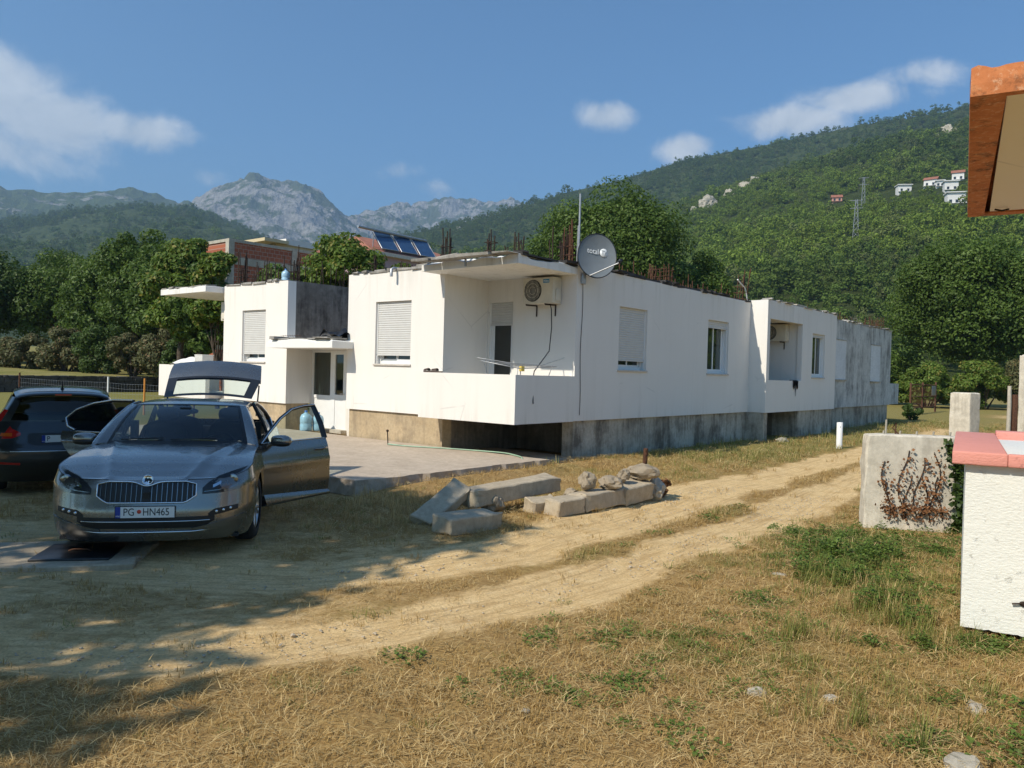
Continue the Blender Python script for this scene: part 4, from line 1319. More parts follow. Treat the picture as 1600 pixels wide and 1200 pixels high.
    arrow = [(-.026, -.020), (-.008, -.012), (.004, -.024), (.004, -.010), (.028, -.004), (.030, .012), (.012, .020), (-.002, .014), (-.012, .024), (-.030, .010), (-.022, .004)]
    MB().prism(arrow, .0045, .0065, Em).build('emblem_arrow', M['black'], emb)
    for s_ in (-1, 1):
        xs = (lambda *p: lin(*[(s_*a, b) for a, b in (p if s_ > 0 else p[::-1])]))
        lo = (s_*.485, s_*.868) if s_ > 0 else (s_*.868, s_*.485)
        ht = xs((.478, .665), (.53, .722), (.62, .778), (.75, .818), (.868, .842)); hb = xs((.478, .618), (.62, .620), (.80, .642), (.85, .672), (.868, .735))
        hl = patch(sh, lo[0], lo[1], ht, hb, .003, 26, 6).build('headlight', M['lamp_house'], car)
        for (cx, cz, rr) in ((.745, .742, .044),):
            y = sh.front(s_*cx, cz)-.004; mb = MB()
            mb.lathe([(.0005, .006), (rr*.55, .012), (rr*.8, .006), (rr, .008), (rr*1.06, -.01)], 22, frame((s_*cx, y, cz), (1, 0, 0), (0, 0, 1), (s_*.35, -.93, 0)))
            mb.build('lamp_reflector', M['dark_chrome'], hl)
        rt = xs((.50, .648), (.60, .722), (.66, .745)); rb = xs((.50, .640), (.60, .690), (.66, .715))
        mb = patch(sh, *(sorted((s_*.50, s_*.845))), xs((.50, .642), (.63, .655), (.78, .683), (.845, .715)), xs((.50, .636), (.63, .649), (.78, .676), (.845, .707)), .0075, 20, 2, .004)
        mb.build('running_light', M['dark_chrome'], hl)
        patch(sh, *(sorted((s_*.575, s_*.645))), xs((.575, .700), (.645, .735)), xs((.575, .672), (.645, .705)), .0072, 8, 2, .003).build('lamp_module', M['lamp_silver'], hl)
        patch(sh, lo[0], lo[1], ht, hb, .016, 26, 6, .012).build('lens', M['lamp_clear'], hl)
        ft = xs((.545, .435), (.60, .478), (.80, .500)); fb = xs((.545, .405), (.62, .420), (.80, .455))
        fg = patch(sh, *(sorted((s_*.545, s_*.80))), ft, fb, .003, 16, 4).build('fog_light', M['black'], car)
        for cx, cz in ((.615, .449), (.675, .459), (.735, .471)):
            mb = MB(); mb.lathe([(.0005, .006), (.011, .005), (.014, 0)], 16, frame((s_*cx, sh.front(s_*cx, cz)-.004, cz), (1, 0, 0), (0, 0, 1), (s_*.2, -.98, 0)))
            mb.build('lamp_reflector', M['lamp_silver'], fg)
        # silver blade running out under the fog lamp
        patch(sh, *(sorted((s_*.40, s_*.86))), xs((.40, .300), (.62, .345), (.86, .405)), xs((.40, .262), (.62, .285), (.86, .340)), .012, 20, 3).build('bumper_blade', M['paint'], car)
    patch(sh, -.60, .60, lin((-.60, .415), (-.5, .412), (.5, .412), (.60, .415)), lin((-.60, .37), (-.50, .305), (.50, .305), (.60, .37)), .004, 40, 4).build('lower_intake', M['black'], car)
    for z0 in (.372,):
        mb = MB(); mb.tube([(x, sh.front(x, z0)-.010, z0+.03*max(0, abs(x)-.45)) for x in np.linspace(-.56, .56, 41)], .005, 6); mb.build('intake_bar', M['chrome'], car)
    mb = MB(); mb.tube([(x, sh.front(x, .265)-.012, .268+.10*max(0, abs(x)-.42)) for x in np.linspace(-.62, .62, 41)], .0075, 6); mb.build('bumper_trim', M['chrome'], car)
    number_plate(car, frame((0, sh.front(0, .46)-.012, .462), (1, 0, 0), (0, 0, 1), (0, -1, 0)), ('PG', 'HN465'), True)
    # ---- wheels
    for x in (-1, 1):
        for y in (.955, 3.79): wheel(car, x*.795, y, .335, x, R(-4) if y < 2 else 0)
    # ---- doors
    def door(side, y0, y1, hinge, angle, front, name='door', label=None):
        H = Vector(hinge)
        def P_(x, y, z): return Vector((x, y, z))-H
        mb = MB(); G = []; Gi = []
        zs = np.linspace(.235, .955, 18); ys = np.linspace(y0, y1, 16)
        def yb(y, z):                                        # rear doors follow the wheel arch
            if front or z > .88: return y
            lim = float(np.interp(z, [.24, .45, .62, .76, .88], [3.34, 3.34, 3.44, 3.60, y1]))
            return y0+(y-y0)*(min(lim, y1)-y0)/(y1-y0)
        for y in ys:
            G.append([P_(side*sh.half(z), yb(y, z), z) for z in zs]); Gi.append([P_(side*(sh.half(z)-.085), yb(y, z), z) for z in zs])
        mb.grid(G); mb.grid(Gi)
        ring = [(0, j) for j in range(18)] + [(i, 17) for i in range(1, 16)] + [(15, j) for j in range(16, -1, -1)] + [(i, 0) for i in range(14, 0, -1)]
        vs = [G[i][j] for i, j in ring] + [Gi[i][j] for i, j in ring]; n = len(ring)
        mb.add(vs, [(i, (i+1) % n, n+(i+1) % n, n+i) for i in range(n)])
        d = mb.build(name, M['paint'], car, H); d.rotation_euler = (0, 0, angle)
        if label: d['label'] = label
        # sill blade at the foot of the door
        blade = MB(); blade.grid([[P_(side*(sh.half(.35)+.003), y, .372-.06*(y-y0)), P_(side*(sh.half(.28)+.055), y, .272), P_(side*(sh.half(.25)+.050), y, .240), P_(side*(sh.half(.24)-.02), y, .232)] for y in np.linspace(y0+.03, min(y1, 3.33)-.02, 10)])
        blade.build('sill_blade', M['paint'], d)
        gx_ = lambda z: side*np.interp(z, [.95, 1.15, 1.40], [.862, .795, .668])
        if front: fr = [(y0+.02, .955), (y0+.22, 1.10), (y0+.48, 1.255), (y0+.74, 1.362), (y0+.98, 1.398), (y1-.02, 1.408), (y1-.005, 1.15), (y1-.005, .955)]
        else: fr = [(y0+.01, .96), (y0+.01, 1.18), (y0+.02, 1.405), (y0+.32, 1.398), (y0+.58, 1.345), (y0+.80, 1.245), (y0+.90, 1.13), (y0+.84, 1.02), (y0+.72, .972)]
        pts = [P_(gx_(z), y, z) for y, z in fr]
        sm = []
        for i in range(len(pts)-1):
            for t in np.linspace(0, 1, 4, endpoint=False): sm.append(pts[i].lerp(pts[i+1], t))
        sm.append(pts[-1])
        MB().tube(sm, .021, 8).build('window_frame', M['black'], d)
        out_ = Vector((side*.018, 0, .010))
        if front:
            MB().tube([p+out_ for p in sm[:-8]], .0075, 6).build('chrome_trim', M['chrome'], d)
            b = MB(); b.grid([[P_(gx_(z)+side*.012, y1-.10+.0*z, z), P_(gx_(z)+side*.012, y1, z)] for z in np.linspace(.96, 1.395, 8)]); b.build('frame_cover', M['black'], d)
        else:
            MB().tube([p+out_ for p in sm[8:]], .011, 6).build('chrome_trim', M['chrome'], d)
        MB().tube([P_(side*(sh.half(.955)+.004), y, .962) for y in np.linspace(y0+.03, y1-.03 if front else y0+.72, 8)], .008, 6).build('belt_trim', M['chrome'], d)
        g = MB(); cen = sum(pts, Vector())/len(pts); k = len(pts)
        g.add([p.lerp(cen, .02) for p in pts], [tuple(range(k))]); g.build('door_glass', M['clear_glass'] if front else M['privacy_glass'], d, fix=False)
        h = MB(); yy = y1-.14; zz = .83
        h.tube([P_(side*(sh.half(zz)-.005), yy-.12, zz), P_(side*(sh.half(zz)+.030), yy-.095, zz), P_(side*(sh.half(zz)+.034), yy, zz), P_(side*(sh.half(zz)+.028), yy+.075, zz), P_(side*(sh.half(zz)-.005), yy+.095, zz)], [.012, .015, .016, .015, .012], 8)
        h.build('handle', M['paint'], d)
        if front:
            c = P_(side*1.005, y0+.20, 1.0)
            m_ = MB(); ellipsoid(m_, c, .125, .075, .072, 12, None, .75); m_.tube([P_(side*.85, y0+.17, .945), c+Vector((-side*.03, 0, -.04))], .03, 8)
            mir = m_.build('mirror', M['paint'], d)
            m_ = MB(); ellipsoid(m_, c+Vector((0, .066, 0)), .105, .012, .056, 10, None, .75); m_.build('mirror_glass', M['chrome'], mir)
            m_ = MB(); ellipsoid(m_, c+Vector((0, -.006, -.030)), .127, .074, .046, 10, None, .8); m_.build('mirror_base', M['black'], mir)
        return d
    # image right: front door swung open; image left: rear door swung open
    door(1, D1, D2, (.885, D1, 0), R(-37), True, label='open front door of the grey car')
    door(-1, D1, D2, (-.885, D1, 0), 0.0, True)
    door(1, D3, D4, (.885, D3, 0), 0.0, False)
    door(-1, D3, D4, (-.885, D3, 0), R(64), False, label='open rear door of the grey car')
    # ---- tailgate, raised
    al = R(24)
    T = frame((0, 3.56, 1.435), (1, 0, 0), (0, math.cos(al), math.sin(al)), (0, -math.sin(al), math.cos(al)))
    def tg(f, s_):
        hw = np.interp(s_, [0, .6, .72, 1.16], [.57, .625, .635, .61])
        bow = .055*(1-f*f)
        k_ = max(0, s_-.70); return T @ Vector((hw*f, (min(s_, .70)+k_*.90)*(1-.03*f*f), bow+.46*k_-.55*k_*k_))
    mb = MB()
    mb.grid([[tg(f, s_) for f in np.linspace(-1, 1, 25)] for s_ in np.linspace(.70, 1.12, 10)])
    mb.grid([[tg(f, s_)-Vector((0, -.02, .06)) for f in np.linspace(-1, 1, 25)] for s_ in np.linspace(.70, 1.12, 4)])
    mb.grid([[tg(f, 1.12)-Vector((0, -.02, .06))*k for f in np.linspace(-1, 1, 25)] for k in (0, 1)])
    gate = mb.build('tailgate', M['paint'], car); gate['label'] = 'raised tailgate of the grey car'
    mb = MB(); mb.grid([[tg(f, s_) for f in np.linspace(-1, -.80, 3)] for s_ in np.linspace(0, .70, 10)]); mb.grid([[tg(f, s_) for f in np.linspace(.80, 1, 3)] for s_ in np.linspace(0, .70, 10)])
    mb.grid([[tg(f, s_) for f in np.linspace(-.8, .8, 20)] for s_ in (0, .08)]); mb.grid([[tg(f, s_) for f in np.linspace(-.8, .8, 20)] for s_ in (.63, .70)])
    mb.build('gate_surround', M['black'], gate)
    MB().grid([[tg(f, s_)-Vector((0, 0, .004)) for f in np.linspace(-.82, .82, 20)] for s_ in np.linspace(.06, .65, 8)]).build('rear_window', M['clear_glass'], gate)
    mb = MB()
    for s_ in (-1, 1): mb.tube([(s_*.60, 3.95, 1.15), T @ Vector((s_*.62, .55, -.03))], .011, 6)
    mb.build('gas_struts', M['black'], car)
    # ---- interior
    cab = MB(); cab.box(-.78, .78, 1.5, 4.4, .21, .30); cab.box(-.74, .74, 1.40, 1.52, .3, .90); cab.build('cabin_floor', M['dash'], car)
    mb = MB(); mb.grid([[(x, 1.36+.22*(x/.72)**2, .945), (x, 1.62, .968-.02*abs(x)), (x, 1.82, .935), (x, 1.90, .86), (x, 1.86, .62)] for x in np.linspace(-.74, .74, 15)])
    ellipsoid(mb, (.37, 1.72, .955), .19, .14, .05, 10); mb.build('dashboard', M['dash'], car)
    mb = MB(); mb.tube([Vector((.37+.185*math.cos(t), 1.98+.06*math.sin(t), .885+.17*math.sin(t))) for t in np.linspace(0, 2*math.pi, 28)], .015, 8, caps=False)
    ellipsoid(mb, (.37, 2.0, .885), .07, .03, .055, 8); mb.tube([(.20, 2.0, .885), (.54, 2.0, .885)], .014, 6); mb.tube([(.37, 1.98, .88), (.37, 1.8, .82)], .03, 8); mb.build('steering_wheel', M['dash'], car)
    def seat(x, y, w):
        mb = MB()
        ellipsoid(mb, (x, y-.02, .50), w/2, .27, .09, 10, None, .55)
        Q = Matrix.Translation((x, y+.26, .84)) @ Matrix.Rotation(R(-18), 4, 'X')
        ellipsoid(mb, (0, 0, 0), w/2, .09, .33, 10, Q, .6)
        ellipsoid(mb, (0, .01, .43), .135, .055, .095, 8, Q, .7); mb.tube([Q @ Vector((-.05, 0, .3)), Q @ Vector((-.05, 0, .42))], .008, 6); mb.tube([Q @ Vector((.05, 0, .3)), Q @ Vector((.05, 0, .42))], .008, 6)
        mb.build('seat', M['seat'], car)
    seat(-.37, 2.45, .50); seat(.37, 2.45, .50); seat(-.36, 3.30, .62); seat(.36, 3.30, .62)
    mb = MB(); ellipsoid(mb, (0, 2.02, 1.335), .125, .022, .037, 10, None, .7); mb.tube([(0, 2.02, 1.34), (0, 1.98, 1.40)], .012, 6); mb.bbox(-.06, .06, 1.90, 2.0, 1.345, 1.39, .01); mb.build('rear_view_mirror', M['dash'], car)
    MB().box(-.74, .74, 4.35, 4.45, .3, .95).build('boot_trim', M['dash'], car)
    squat(car)
    return car
build_liftback()

def build_hatch():
    car = thing('parked_car', 'black hatchback car seen from behind at the left edge', 'car', (-6.20, 10.75, -.06), R(32))
    # local: x to the right as seen, y away from the camera, tail at y = 0
    sh = Shell(4.37, .90, [(.15, .09), (.28, .03), (.5, 0), (.72, .005), (.88, .03), (.98, .07), (1.1, .14)],
               [(.15, .16), (.3, .05), (.45, .0), (.62, .0), (.70, .05), (.85, .09), (1.0, .14), (1.1, .18)],
               [(.15, .1), (.5, 0), (.8, .1)], [(0, 1.0), (1.0, .98), (2.6, .95), (3.4, .88), (4.4, .74)], pf=3.0, lf=.55)
    arches = [(.80, .33, .36), (3.45, .33, .36)]
    sh.mesh([], lambda s_, y, z: False, arches, 20).build('body', M['black_paint'], car)
    # greenhouse: rows from belt to roof along the car
    def gh(y, f, t):
        hw0 = np.interp(y, [.14, .5, 2.4, 3.0], [.70, .80, .80, .74]); hw1 = np.interp(y, [.14, .5, 2.2, 3.0], [.54, .58, .58, .5])
        return None
    roof = MB(); P = []
    for y in np.linspace(.42, 2.35, 18):
        zc = np.interp(y, [.42, .8, 1.4, 2.0, 2.35], [1.415, 1.452, 1.462, 1.44, 1.40]); hw = np.interp(y, [.42, .8, 1.6, 2.35], [.575, .60, .61, .57])
        P.append([(hw*f, y, zc-.03*f*f-.04*f**8) for f in np.linspace(-1, 1, 21)])
    roof.grid(P); 
    sp = [[(hw*f, y, z-.03*f*f-.03*f**8) for f in np.linspace(-1, 1, 21)] for hw, y, z in ((.575, .44, 1.412), (.57, .24, 1.392), (.56, .20, 1.372), (.55, .30, 1.352))]
    roof.grid(sp)
    rf = roof.build('roof', M['black_paint'], car)
    # tailgate panel and rear glass
    def tgp(f, t):
        a = Vector((.735*f, .16+.16*abs(f)**3, .985)); b = Vector((.56*f, .30+.06*abs(f)**3, 1.355-.03*f*f))
        return a.lerp(b, t)+Vector((0, -.03*math.sin(t*math.pi), 0))
    MB().grid([[tgp(f, t) for f in np.linspace(-.90, .90, 21)] for t in np.linspace(.06, .97, 8)]).build('rear_window', M['privacy_glass'], car)
    for s_ in (-1, 1):
        mb = MB(); mb.grid([[tgp(s_*f, t)+Vector((0, -.004, 0)) for f in (.86, .95, 1.0)] + [tgp(s_, t)+Vector((s_*.05, .25, 0)), tgp(s_, t)+Vector((s_*.06, .7, .01))] for t in np.linspace(0, 1, 8)])
        mb.build('pillar', M['black_paint'], car)
        mb = MB(); mb.grid([[Vector((s_*.80, 3.0, .95)), Vector((s_*.77, 3.1, .95))], [Vector((s_*.57, 2.3, 1.40)), Vector((s_*.5, 2.35, 1.40))]]); mb.build('pillar', M['black_paint'], car)
    mb = MB(); mb.grid([[tgp(f, t)+Vector((0, -.005, 0)) for f in np.linspace(-1, 1, 21)] for t in (-.04, .08)])
    mb.build('gate_lower_edge', M['black_paint'], car)
    for s_ in (-1, 1):
        MB().add([(s_*.795, 1.0, .97), (s_*.795, 2.9, .95), (s_*.59, 2.25, 1.39), (s_*.605, .95, 1.39)], [(0, 1, 2, 3)]).build('side_window', M['privacy_glass'], car)
    MB().add([(-.74, 3.1, .95), (.74, 3.1, .95), (.55, 2.32, 1.40), (-.55, 2.32, 1.40)], [(0, 1, 2, 3)]).build('windscreen', M['privacy_glass'], car)
    mb = MB(); mb.grid([[( .80*f, y, z-.02*f*f) for f in np.linspace(-1, 1, 13)] for y, z in ((3.05, .96), (3.6, .90), (4.1, .80), (4.3, .74))]); mb.build('bonnet', M['black_paint'], car)
    mb = MB(); mb.box(-.75, .75, .4, 3.4, .2, .9); mb.build('cabin', M['dash'], car)
    xs = (lambda s_, *p: lin(*[(s_*a, b) for a, b in (p if s_ > 0 else p[::-1])]))
    for s_ in (-1, 1):
        lo = sorted((s_*.50, s_*.80))
        tl = patch(sh, *lo, xs(s_, (.50, .85), (.60, .90), (.66, .975), (.70, .995), (.80, .995)), xs(s_, (.50, .815), (.60, .775), (.80, .76)), .010, 18, 6).build('tail_light', M['tail_red'], car)
        patch(sh, *sorted((s_*.60, s_*.78)), xs(s_, (.60, .845), (.78, .845)), xs(s_, (.60, .80), (.78, .80)), .014, 8, 2).build('indicator', M['tail_amber'], tl)
        mb = MB(); mb.add([tgp(s_*1.0, 0)+Vector((-s_*.02, -.008, -.01)), tgp(s_*1.0, 0)+Vector((s_*.10, .03, -.01)), tgp(s_*1.0, .52)+Vector((s_*.05, .03, 0)), tgp(s_*1.0, .48)+Vector((0, -.008, 0))], [(0, 1, 2, 3)]); mb.build('upper_lamp', M['tail_red'], tl)
        patch(sh, *sorted((s_*.50, s_*.74)), xs(s_, (.50, .445), (.74, .455)), xs(s_, (.50, .415), (.74, .425)), .006, 8, 2).build('reflector', M['tail_red'], car)
    MB().box(-.10, .10, .195, .215, 1.358, 1.378).build('brake_light', M['tail_red'], rf)
    patch(sh, -.42, .42, lin((-.42, .82), (-.38, .845), (.38, .845), (.42, .82)), lin((-.42, .72), (-.36, .68), (.36, .68), (.42, .72)), .003, 20, 4).build('plate_recess', M['black'], car)
    mb = MB(); mb.tube([(x, sh.front(x, .60)-.008, .60) for x in np.linspace(-.62, .62, 25)], .006, 6); mb.build('bumper_trim', M['chrome'], car)
    number_plate(car, frame((.0, sh.front(0, .765)-.014, .765), (1, 0, 0), (0, -.1, 1), (0, -1, -.1)), ('P',), False)
    mb = MB(); mb.tube([(0, .62, 1.44), (0, .50, 1.55)], [.012, .004], 6); ellipsoid(mb, (0, .64, 1.44), .025, .05, .02, 6); mb.build('aerial', M['black'], car)
    mb = MB(); mb.tube([(-.02, .135, 1.0), (.10, .155, 1.02), (.33, .19, 1.035)], .012, 6); mb.build('rear_wiper', M['black'], car)
    for x in (-1, 1):
        for y in (.80, 3.45): wheel(car, x*.77, y, .32, x)
        mb = MB(); ellipsoid(mb, (x*.98, 2.75, 1.0), .10, .07, .065, 8); mb.build('mirror', M['black_paint'], car)
    return car
build_hatch()
# ================================================================ THINGS ROUND THE HOUSE
def on_house(a, b, z): return (*H2W(a, b), z)

# ---- satellite dish at the roof corner
def build_dish():
    M['dish'] = plain('dish_grey', (.165, .185, .195), .5, .1, .10, 4)
    M['dish_print'] = plain('dish_print', (.70, .72, .72), .6, 0, .05, 20)
    d = thing('satellite_dish', 'grey oval satellite dish with white lettering at the roof corner', 'satellite dish', on_house(2.05, -.06, 3.72), 0)
    base = Vector(d.location)
    c = Vector((*H2W(2.16, -.30), 4.24)) - base
    n = Vector((.30, -.93, .22)).normalized()
    y = (Vector((.12, 0, 1)) - n*n.dot(Vector((.12, 0, 1)))).normalized()
    # the oval leans: long axis from upper left to lower right
    y = Matrix.Rotation(R(-17), 3, n) @ y; x = y.cross(n)
    T = frame(c, x, y, n)
    rx, ry = .425, .49
    def P(r, a, off=0): return T @ Vector((rx*r*math.cos(a), ry*r*math.sin(a), .085*r*r-.085+off))
    mb = MB()
    mb.grid([[P(r, a) for a in np.linspace(0, 2*math.pi, 49)] for r in np.linspace(0.01, 1, 10)])
    mb.grid([[P(r, a, -.012) for a in np.linspace(0, 2*math.pi, 49)] for r in np.linspace(0.01, 1, 10)])
    refl = mb.build('reflector', M['dish'], d)
    mb = MB(); mb.tube([P(1, a, -.004) for a in np.linspace(0, 2*math.pi, 49)], .011, 6, caps=False); mb.build('rim', M['lamp_house'], refl)
    lettering('total', .165, M['dish_print'], refl, T @ Matrix.Translation((-.100, .085, -.060)) @ Matrix.Rotation(R(17), 4, 'Z'), .001, .85)
    Tb = T @ Matrix.Translation((.135, .160, -.052)) @ Matrix.Rotation(R(17), 4, 'Z')
    mb = MB(); mb.lathe([(.0005, 0), (.092, 0), (.094, -.01)], 28, Tb); mb.build('logo_disc', M['dish_print'], refl)
    lettering('TV', .125, M['dish'], refl, Tb @ Matrix.Translation((0, 0, .003)), .001, .85)
    mb = MB(); a0 = P(.98, -math.pi/2, -.01); a1 = T @ Vector((.36, -.16, .42)); mb.tube([a0, a1], .014, 6); mb.build('feed_arm', M['steel_grey'], d)
    Tl = frame(a1, x, n.cross(x), -n) if False else T @ Matrix.Translation((.36, -.13, .42))
    mb = MB(); mb.lathe([(.0005, -.09), (.032, -.09), (.036, -.03), (.022, -.02), (.022, .05), (.0005, .05)], 16, Tl); mb.bbox(-.03, .03, -.03, .03, .02, .10, .006, Tl); mb.build('feed_horn', M['lamp_house'], d)
    mb = MB(); mb.tube([T @ Vector((0, 0, -.09)), T @ Vector((0, 0, -.20)), Vector((0, 0, .45)), Vector((0, 0, .0)), Vector((0, .05, -.05))], .022, 8); mb.bbox(-.05, .05, -.02, .08, -.06, .16, .006); mb.build('mount', M['steel_grey'], d)
    w = []
    for t in np.linspace(0, 1, 18):
        w.append(Vector((*H2W(2.09+.02*math.sin(t*9), -.012), 3.72-2.78*t)) - base)
    MB().tube(w, .006, 5).build('cable', M['rebar_dark'], d)
build_dish()

# ---- air conditioner units
def air_con(loc, rz, label, cable=None, print_=True):
    """local: x across the front, -y to the front, origin at the bottom centre of the back"""
    M.setdefault('ac', plain('yellowed_enamel', (.62, .58, .48), .5, 0, .12, 3))
    M.setdefault('ac_label', plain('blue_label', (.03, .22, .42), .4, 0, .1, 20))
    t = thing('air_conditioner', label, 'air conditioner', loc, rz, 'outdoor air conditioner units')
    MB().bbox(-.40, .40, -.30, 0, 0, .54, .012).build('casing', M['ac'], t)
    g = MB(); g.lathe([(.001, 0), (.215, 0), (.225, .012), (.23, 0)], 36, frame((-.13, -.302, .27), (1, 0, 0), (0, 0, 1), (0, -1, 0))); fan = g.build('fan_opening', M['lamp_house'], t)
    g = MB()
    for k in range(-6, 7):
        x = k*.034; h = math.sqrt(max(0, .215**2-x*x)); g.tube([(-.13+x, -.318, .27-h), (-.13+x, -.318, .27+h)], .0045, 5)
    for r_ in (.08, .15): g.tube([(-.13+r_*math.cos(a), -.319, .27+r_*math.sin(a)) for a in np.linspace(0, 2*math.pi, 28)], .004, 5, caps=False)
    g.build('fan_guard', M['ac'], fan)
    if print_:
        l = MB().box(.14, .30, -.3035, -.302, .42, .50).build('label_plate', M['ac_label'], t)
        lettering('Midea', .055, M['plate_white'], l, frame((.22, -.3045, .458), (1, 0, 0), (0, 0, 1), (0, -1, 0)), .0005)
    for x in (-.25, .25):
        MB().tube([(x, .0, -.25), (x, .0, -.02), (x, -.36, -.03), (x, -.36, -.01)], .018, 4).build('bracket', M['rebar_dark'], t)
    MB().bbox(.40, .43, -.22, -.06, .05, .30, .01).build('valve_cover', M['ac'], t)
    if cable: MB().tube(cable, .011, 6).build('cable', M['rubber'], t)
    return t
# corner balcony: on the back wall, facing the camera side
air_con(on_house(1.89, .78, 3.25), HOUSE_RZ-R(90), 'yellowed air conditioner hung under the corner balcony roof',
        [(.22, -.15, 0), (.25, -.14, -.12), (.30, -.18, -.5), (.42, -.40, -1.0), (.52, -1.0, -1.42), (.72, -1.30, -1.62), (.80, -1.36, -2.05)])
air_con(on_house(13.59, .32, 3.02), HOUSE_RZ-R(90), 'air conditioner high inside the shaded side loggia', None, False)
air_con(on_house(1.0, 11.31, 3.05), HOUSE_RZ+R(180), 'dark air conditioner under the far left balcony roof', None, False)

# ---- laundry rack in the balcony
def build_rack():
    t = thing('drying_rack', 'folding wire clothes rack standing in the corner balcony', 'drying rack', on_house(.7, .75, .95), HOUSE_RZ)
    mb = MB()
    z = 1.0
    mb.tube([(-.35, .45, z+.06), (-.30, -.55, z-.08), (.75, -.62, z-.02), (.72, .40, z+.02), (-.35, .45, z+.06)], .009, 6)
    for k in range(1, 9): 
        f = k/9; mb.tube([(-.35+.05*f, .45-f, z+.06-.14*f), (.72+.03*f, .40-1.02*f, z+.02-.04*f)], .004, 5)
    mb.tube([(-.40, .50, z+.12), (-.10, -.20, z+.02), (.35, -.55, z+.0), (.95, -.66, z+.17)], .008, 6)
    mb.build('rack_top', M['steel_grey'], t)
    for s_ in ((-.3, .4), (.7, .35), (-.25, -.5), (.7, -.55)):
        MB().tube([(s_[0], s_[1], z), (s_[0]*.5+.1, s_[1]*.6, 0)], .009, 6).build('leg', M['steel_grey'], t)
    M['yellow'] = plain('yellow_plastic', (.62, .44, .08), .5)
    MB().bbox(-.30, -.20, -.56, -.50, z-.13, z-.03, .008).build('peg', M['yellow'], t)
build_rack()

# ---- slippers on the parapet
M['brown_leather'] = plain('dark_brown_leather', (.055, .032, .022), .7, 0, .3, 15)
def slipper(a, b, rz, label):
    t = thing('slipper', label, 'slipper', on_house(a, b, 1.75), HOUSE_RZ+rz, 'slippers on the balcony parapet')
    out = [(-.13, -.03), (-.10, -.045), (0, -.04), (.10, -.05), (.13, -.03), (.14, 0), (.13, .035), (.09, .048), (0, .038), (-.10, .04), (-.13, .03), (-.14, 0)]
    MB().prism(out, 0, .028).build('sole', M['brown_leather'], t)
    mb = MB(); mb.grid([[(x, .05*math.cos(a_), .03+.06*(1-.25*abs(x)/.1)*math.sin(a_)) for a_ in np.linspace(0, math.pi, 9)] for x in np.linspace(-.02, .11, 6)])
    mb.build('strap', M['brown_leather'], t)
slipper(.07, 2.42, R(80), 'dark brown slipper on the parapet, the left one of the pair')
slipper(.06, 2.16, R(100), 'dark brown slipper on the parapet, the right one of the pair')

def cloth(name, label, cat, pts_fn, nu, nv, mat, loc=(0, 0, 0), rz=0.0, thick=.012):
    P = [[Vector(pts_fn(i/nu, j/nv)) for j in range(nv+1)] for i in range(nu+1)]
    mb = MB(); mb.grid(P); Q = [[p-Vector((0, 0, thick)) for p in r_] for r_ in P]; mb.grid(Q, flip=True)
    o = mb.build(name, mat); o.location = loc; o.rotation_euler = (0, 0, rz)
    return tag(o, label, cat)
M['white_cloth'] = plain('white_cloth', (.76, .75, .71), .9, 0, .06, 6, .2)
M['purple'] = plain('purple_plastic', (.06, .035, .30), .5, 0, .2, 10)
M['black_cloth'] = plain('black_cloth', (.012, .012, .013), .9, 0, .2, 10, .2)
cloth('blanket', 'white blanket heaped along the far left balcony parapet', 'blanket',
      lambda u, v: (-.02+.45*v, 11.45+1.95*u, 1.765+(.16*math.sin(u*2.9)+.10*(1-u))*math.sin(v*math.pi*.9+.2)+.02*math.sin(u*23+v*5)), 40, 14, M['white_cloth'], HOUSE_LOC, HOUSE_RZ)
t = thing('carton', 'small grey white box on the far left balcony parapet', 'box', on_house(.12, 11.55, 1.93), HOUSE_RZ)
MB().bbox(-.12, .22, -.05, .38, -.17, .10, .006).build('carton_body', M['pvc_grey'], t); MB().bbox(-.125, .225, -.055, .385, .101, .125, .005).build('carton_lid', M['white_cloth'], t)
# purple plastic chair behind the far parapet
t = thing('plastic_chair', 'purple plastic chair behind the far left balcony parapet', 'chair', on_house(.95, 13.55, .95), HOUSE_RZ+R(30))
MB().bbox(-.22, .22, -.22, .22, .42, .46, .015).build('seat', M['purple'], t)
mb = MB(); mb.grid([[(x, .21+.06*(z-.46)-.03*(1-(x/.22)**2), z) for x in np.linspace(-.22, .22, 9)] for z in np.linspace(.46, .98, 8)]); mb.grid([[(x, .235+.06*(z-.46)-.03*(1-(x/.22)**2), z) for x in np.linspace(-.22, .22, 9)] for z in np.linspace(.46, .98, 8)]); mb.build('backrest', M['purple'], t)
for x in (-.19, .19):
    for y in (-.19, .19): MB().tube([(x, y, .43), (x*1.12, y*1.12, 0)], [.022, .016], 8).build('leg', M['purple'], t)
# black cloth over the loggia sill
def bc(u, v):
    d = -.55+.18*max(0, .22-v)/.22
    z = 1.775 if v < .22 else 1.775-(v-.22)*(.62 if .45 < u < .62 else .22+.12*math.sin(u*9))
    return (12.82+.42*u, (-.42-.12*min(v/.22, 1)) if v < .22 else -.545, z+.01*math.sin(u*25))
cloth('cloth', 'black cloth hanging over the sill of the side loggia', 'cloth', bc, 16, 14, M['black_cloth'], HOUSE_LOC, HOUSE_RZ, .008)

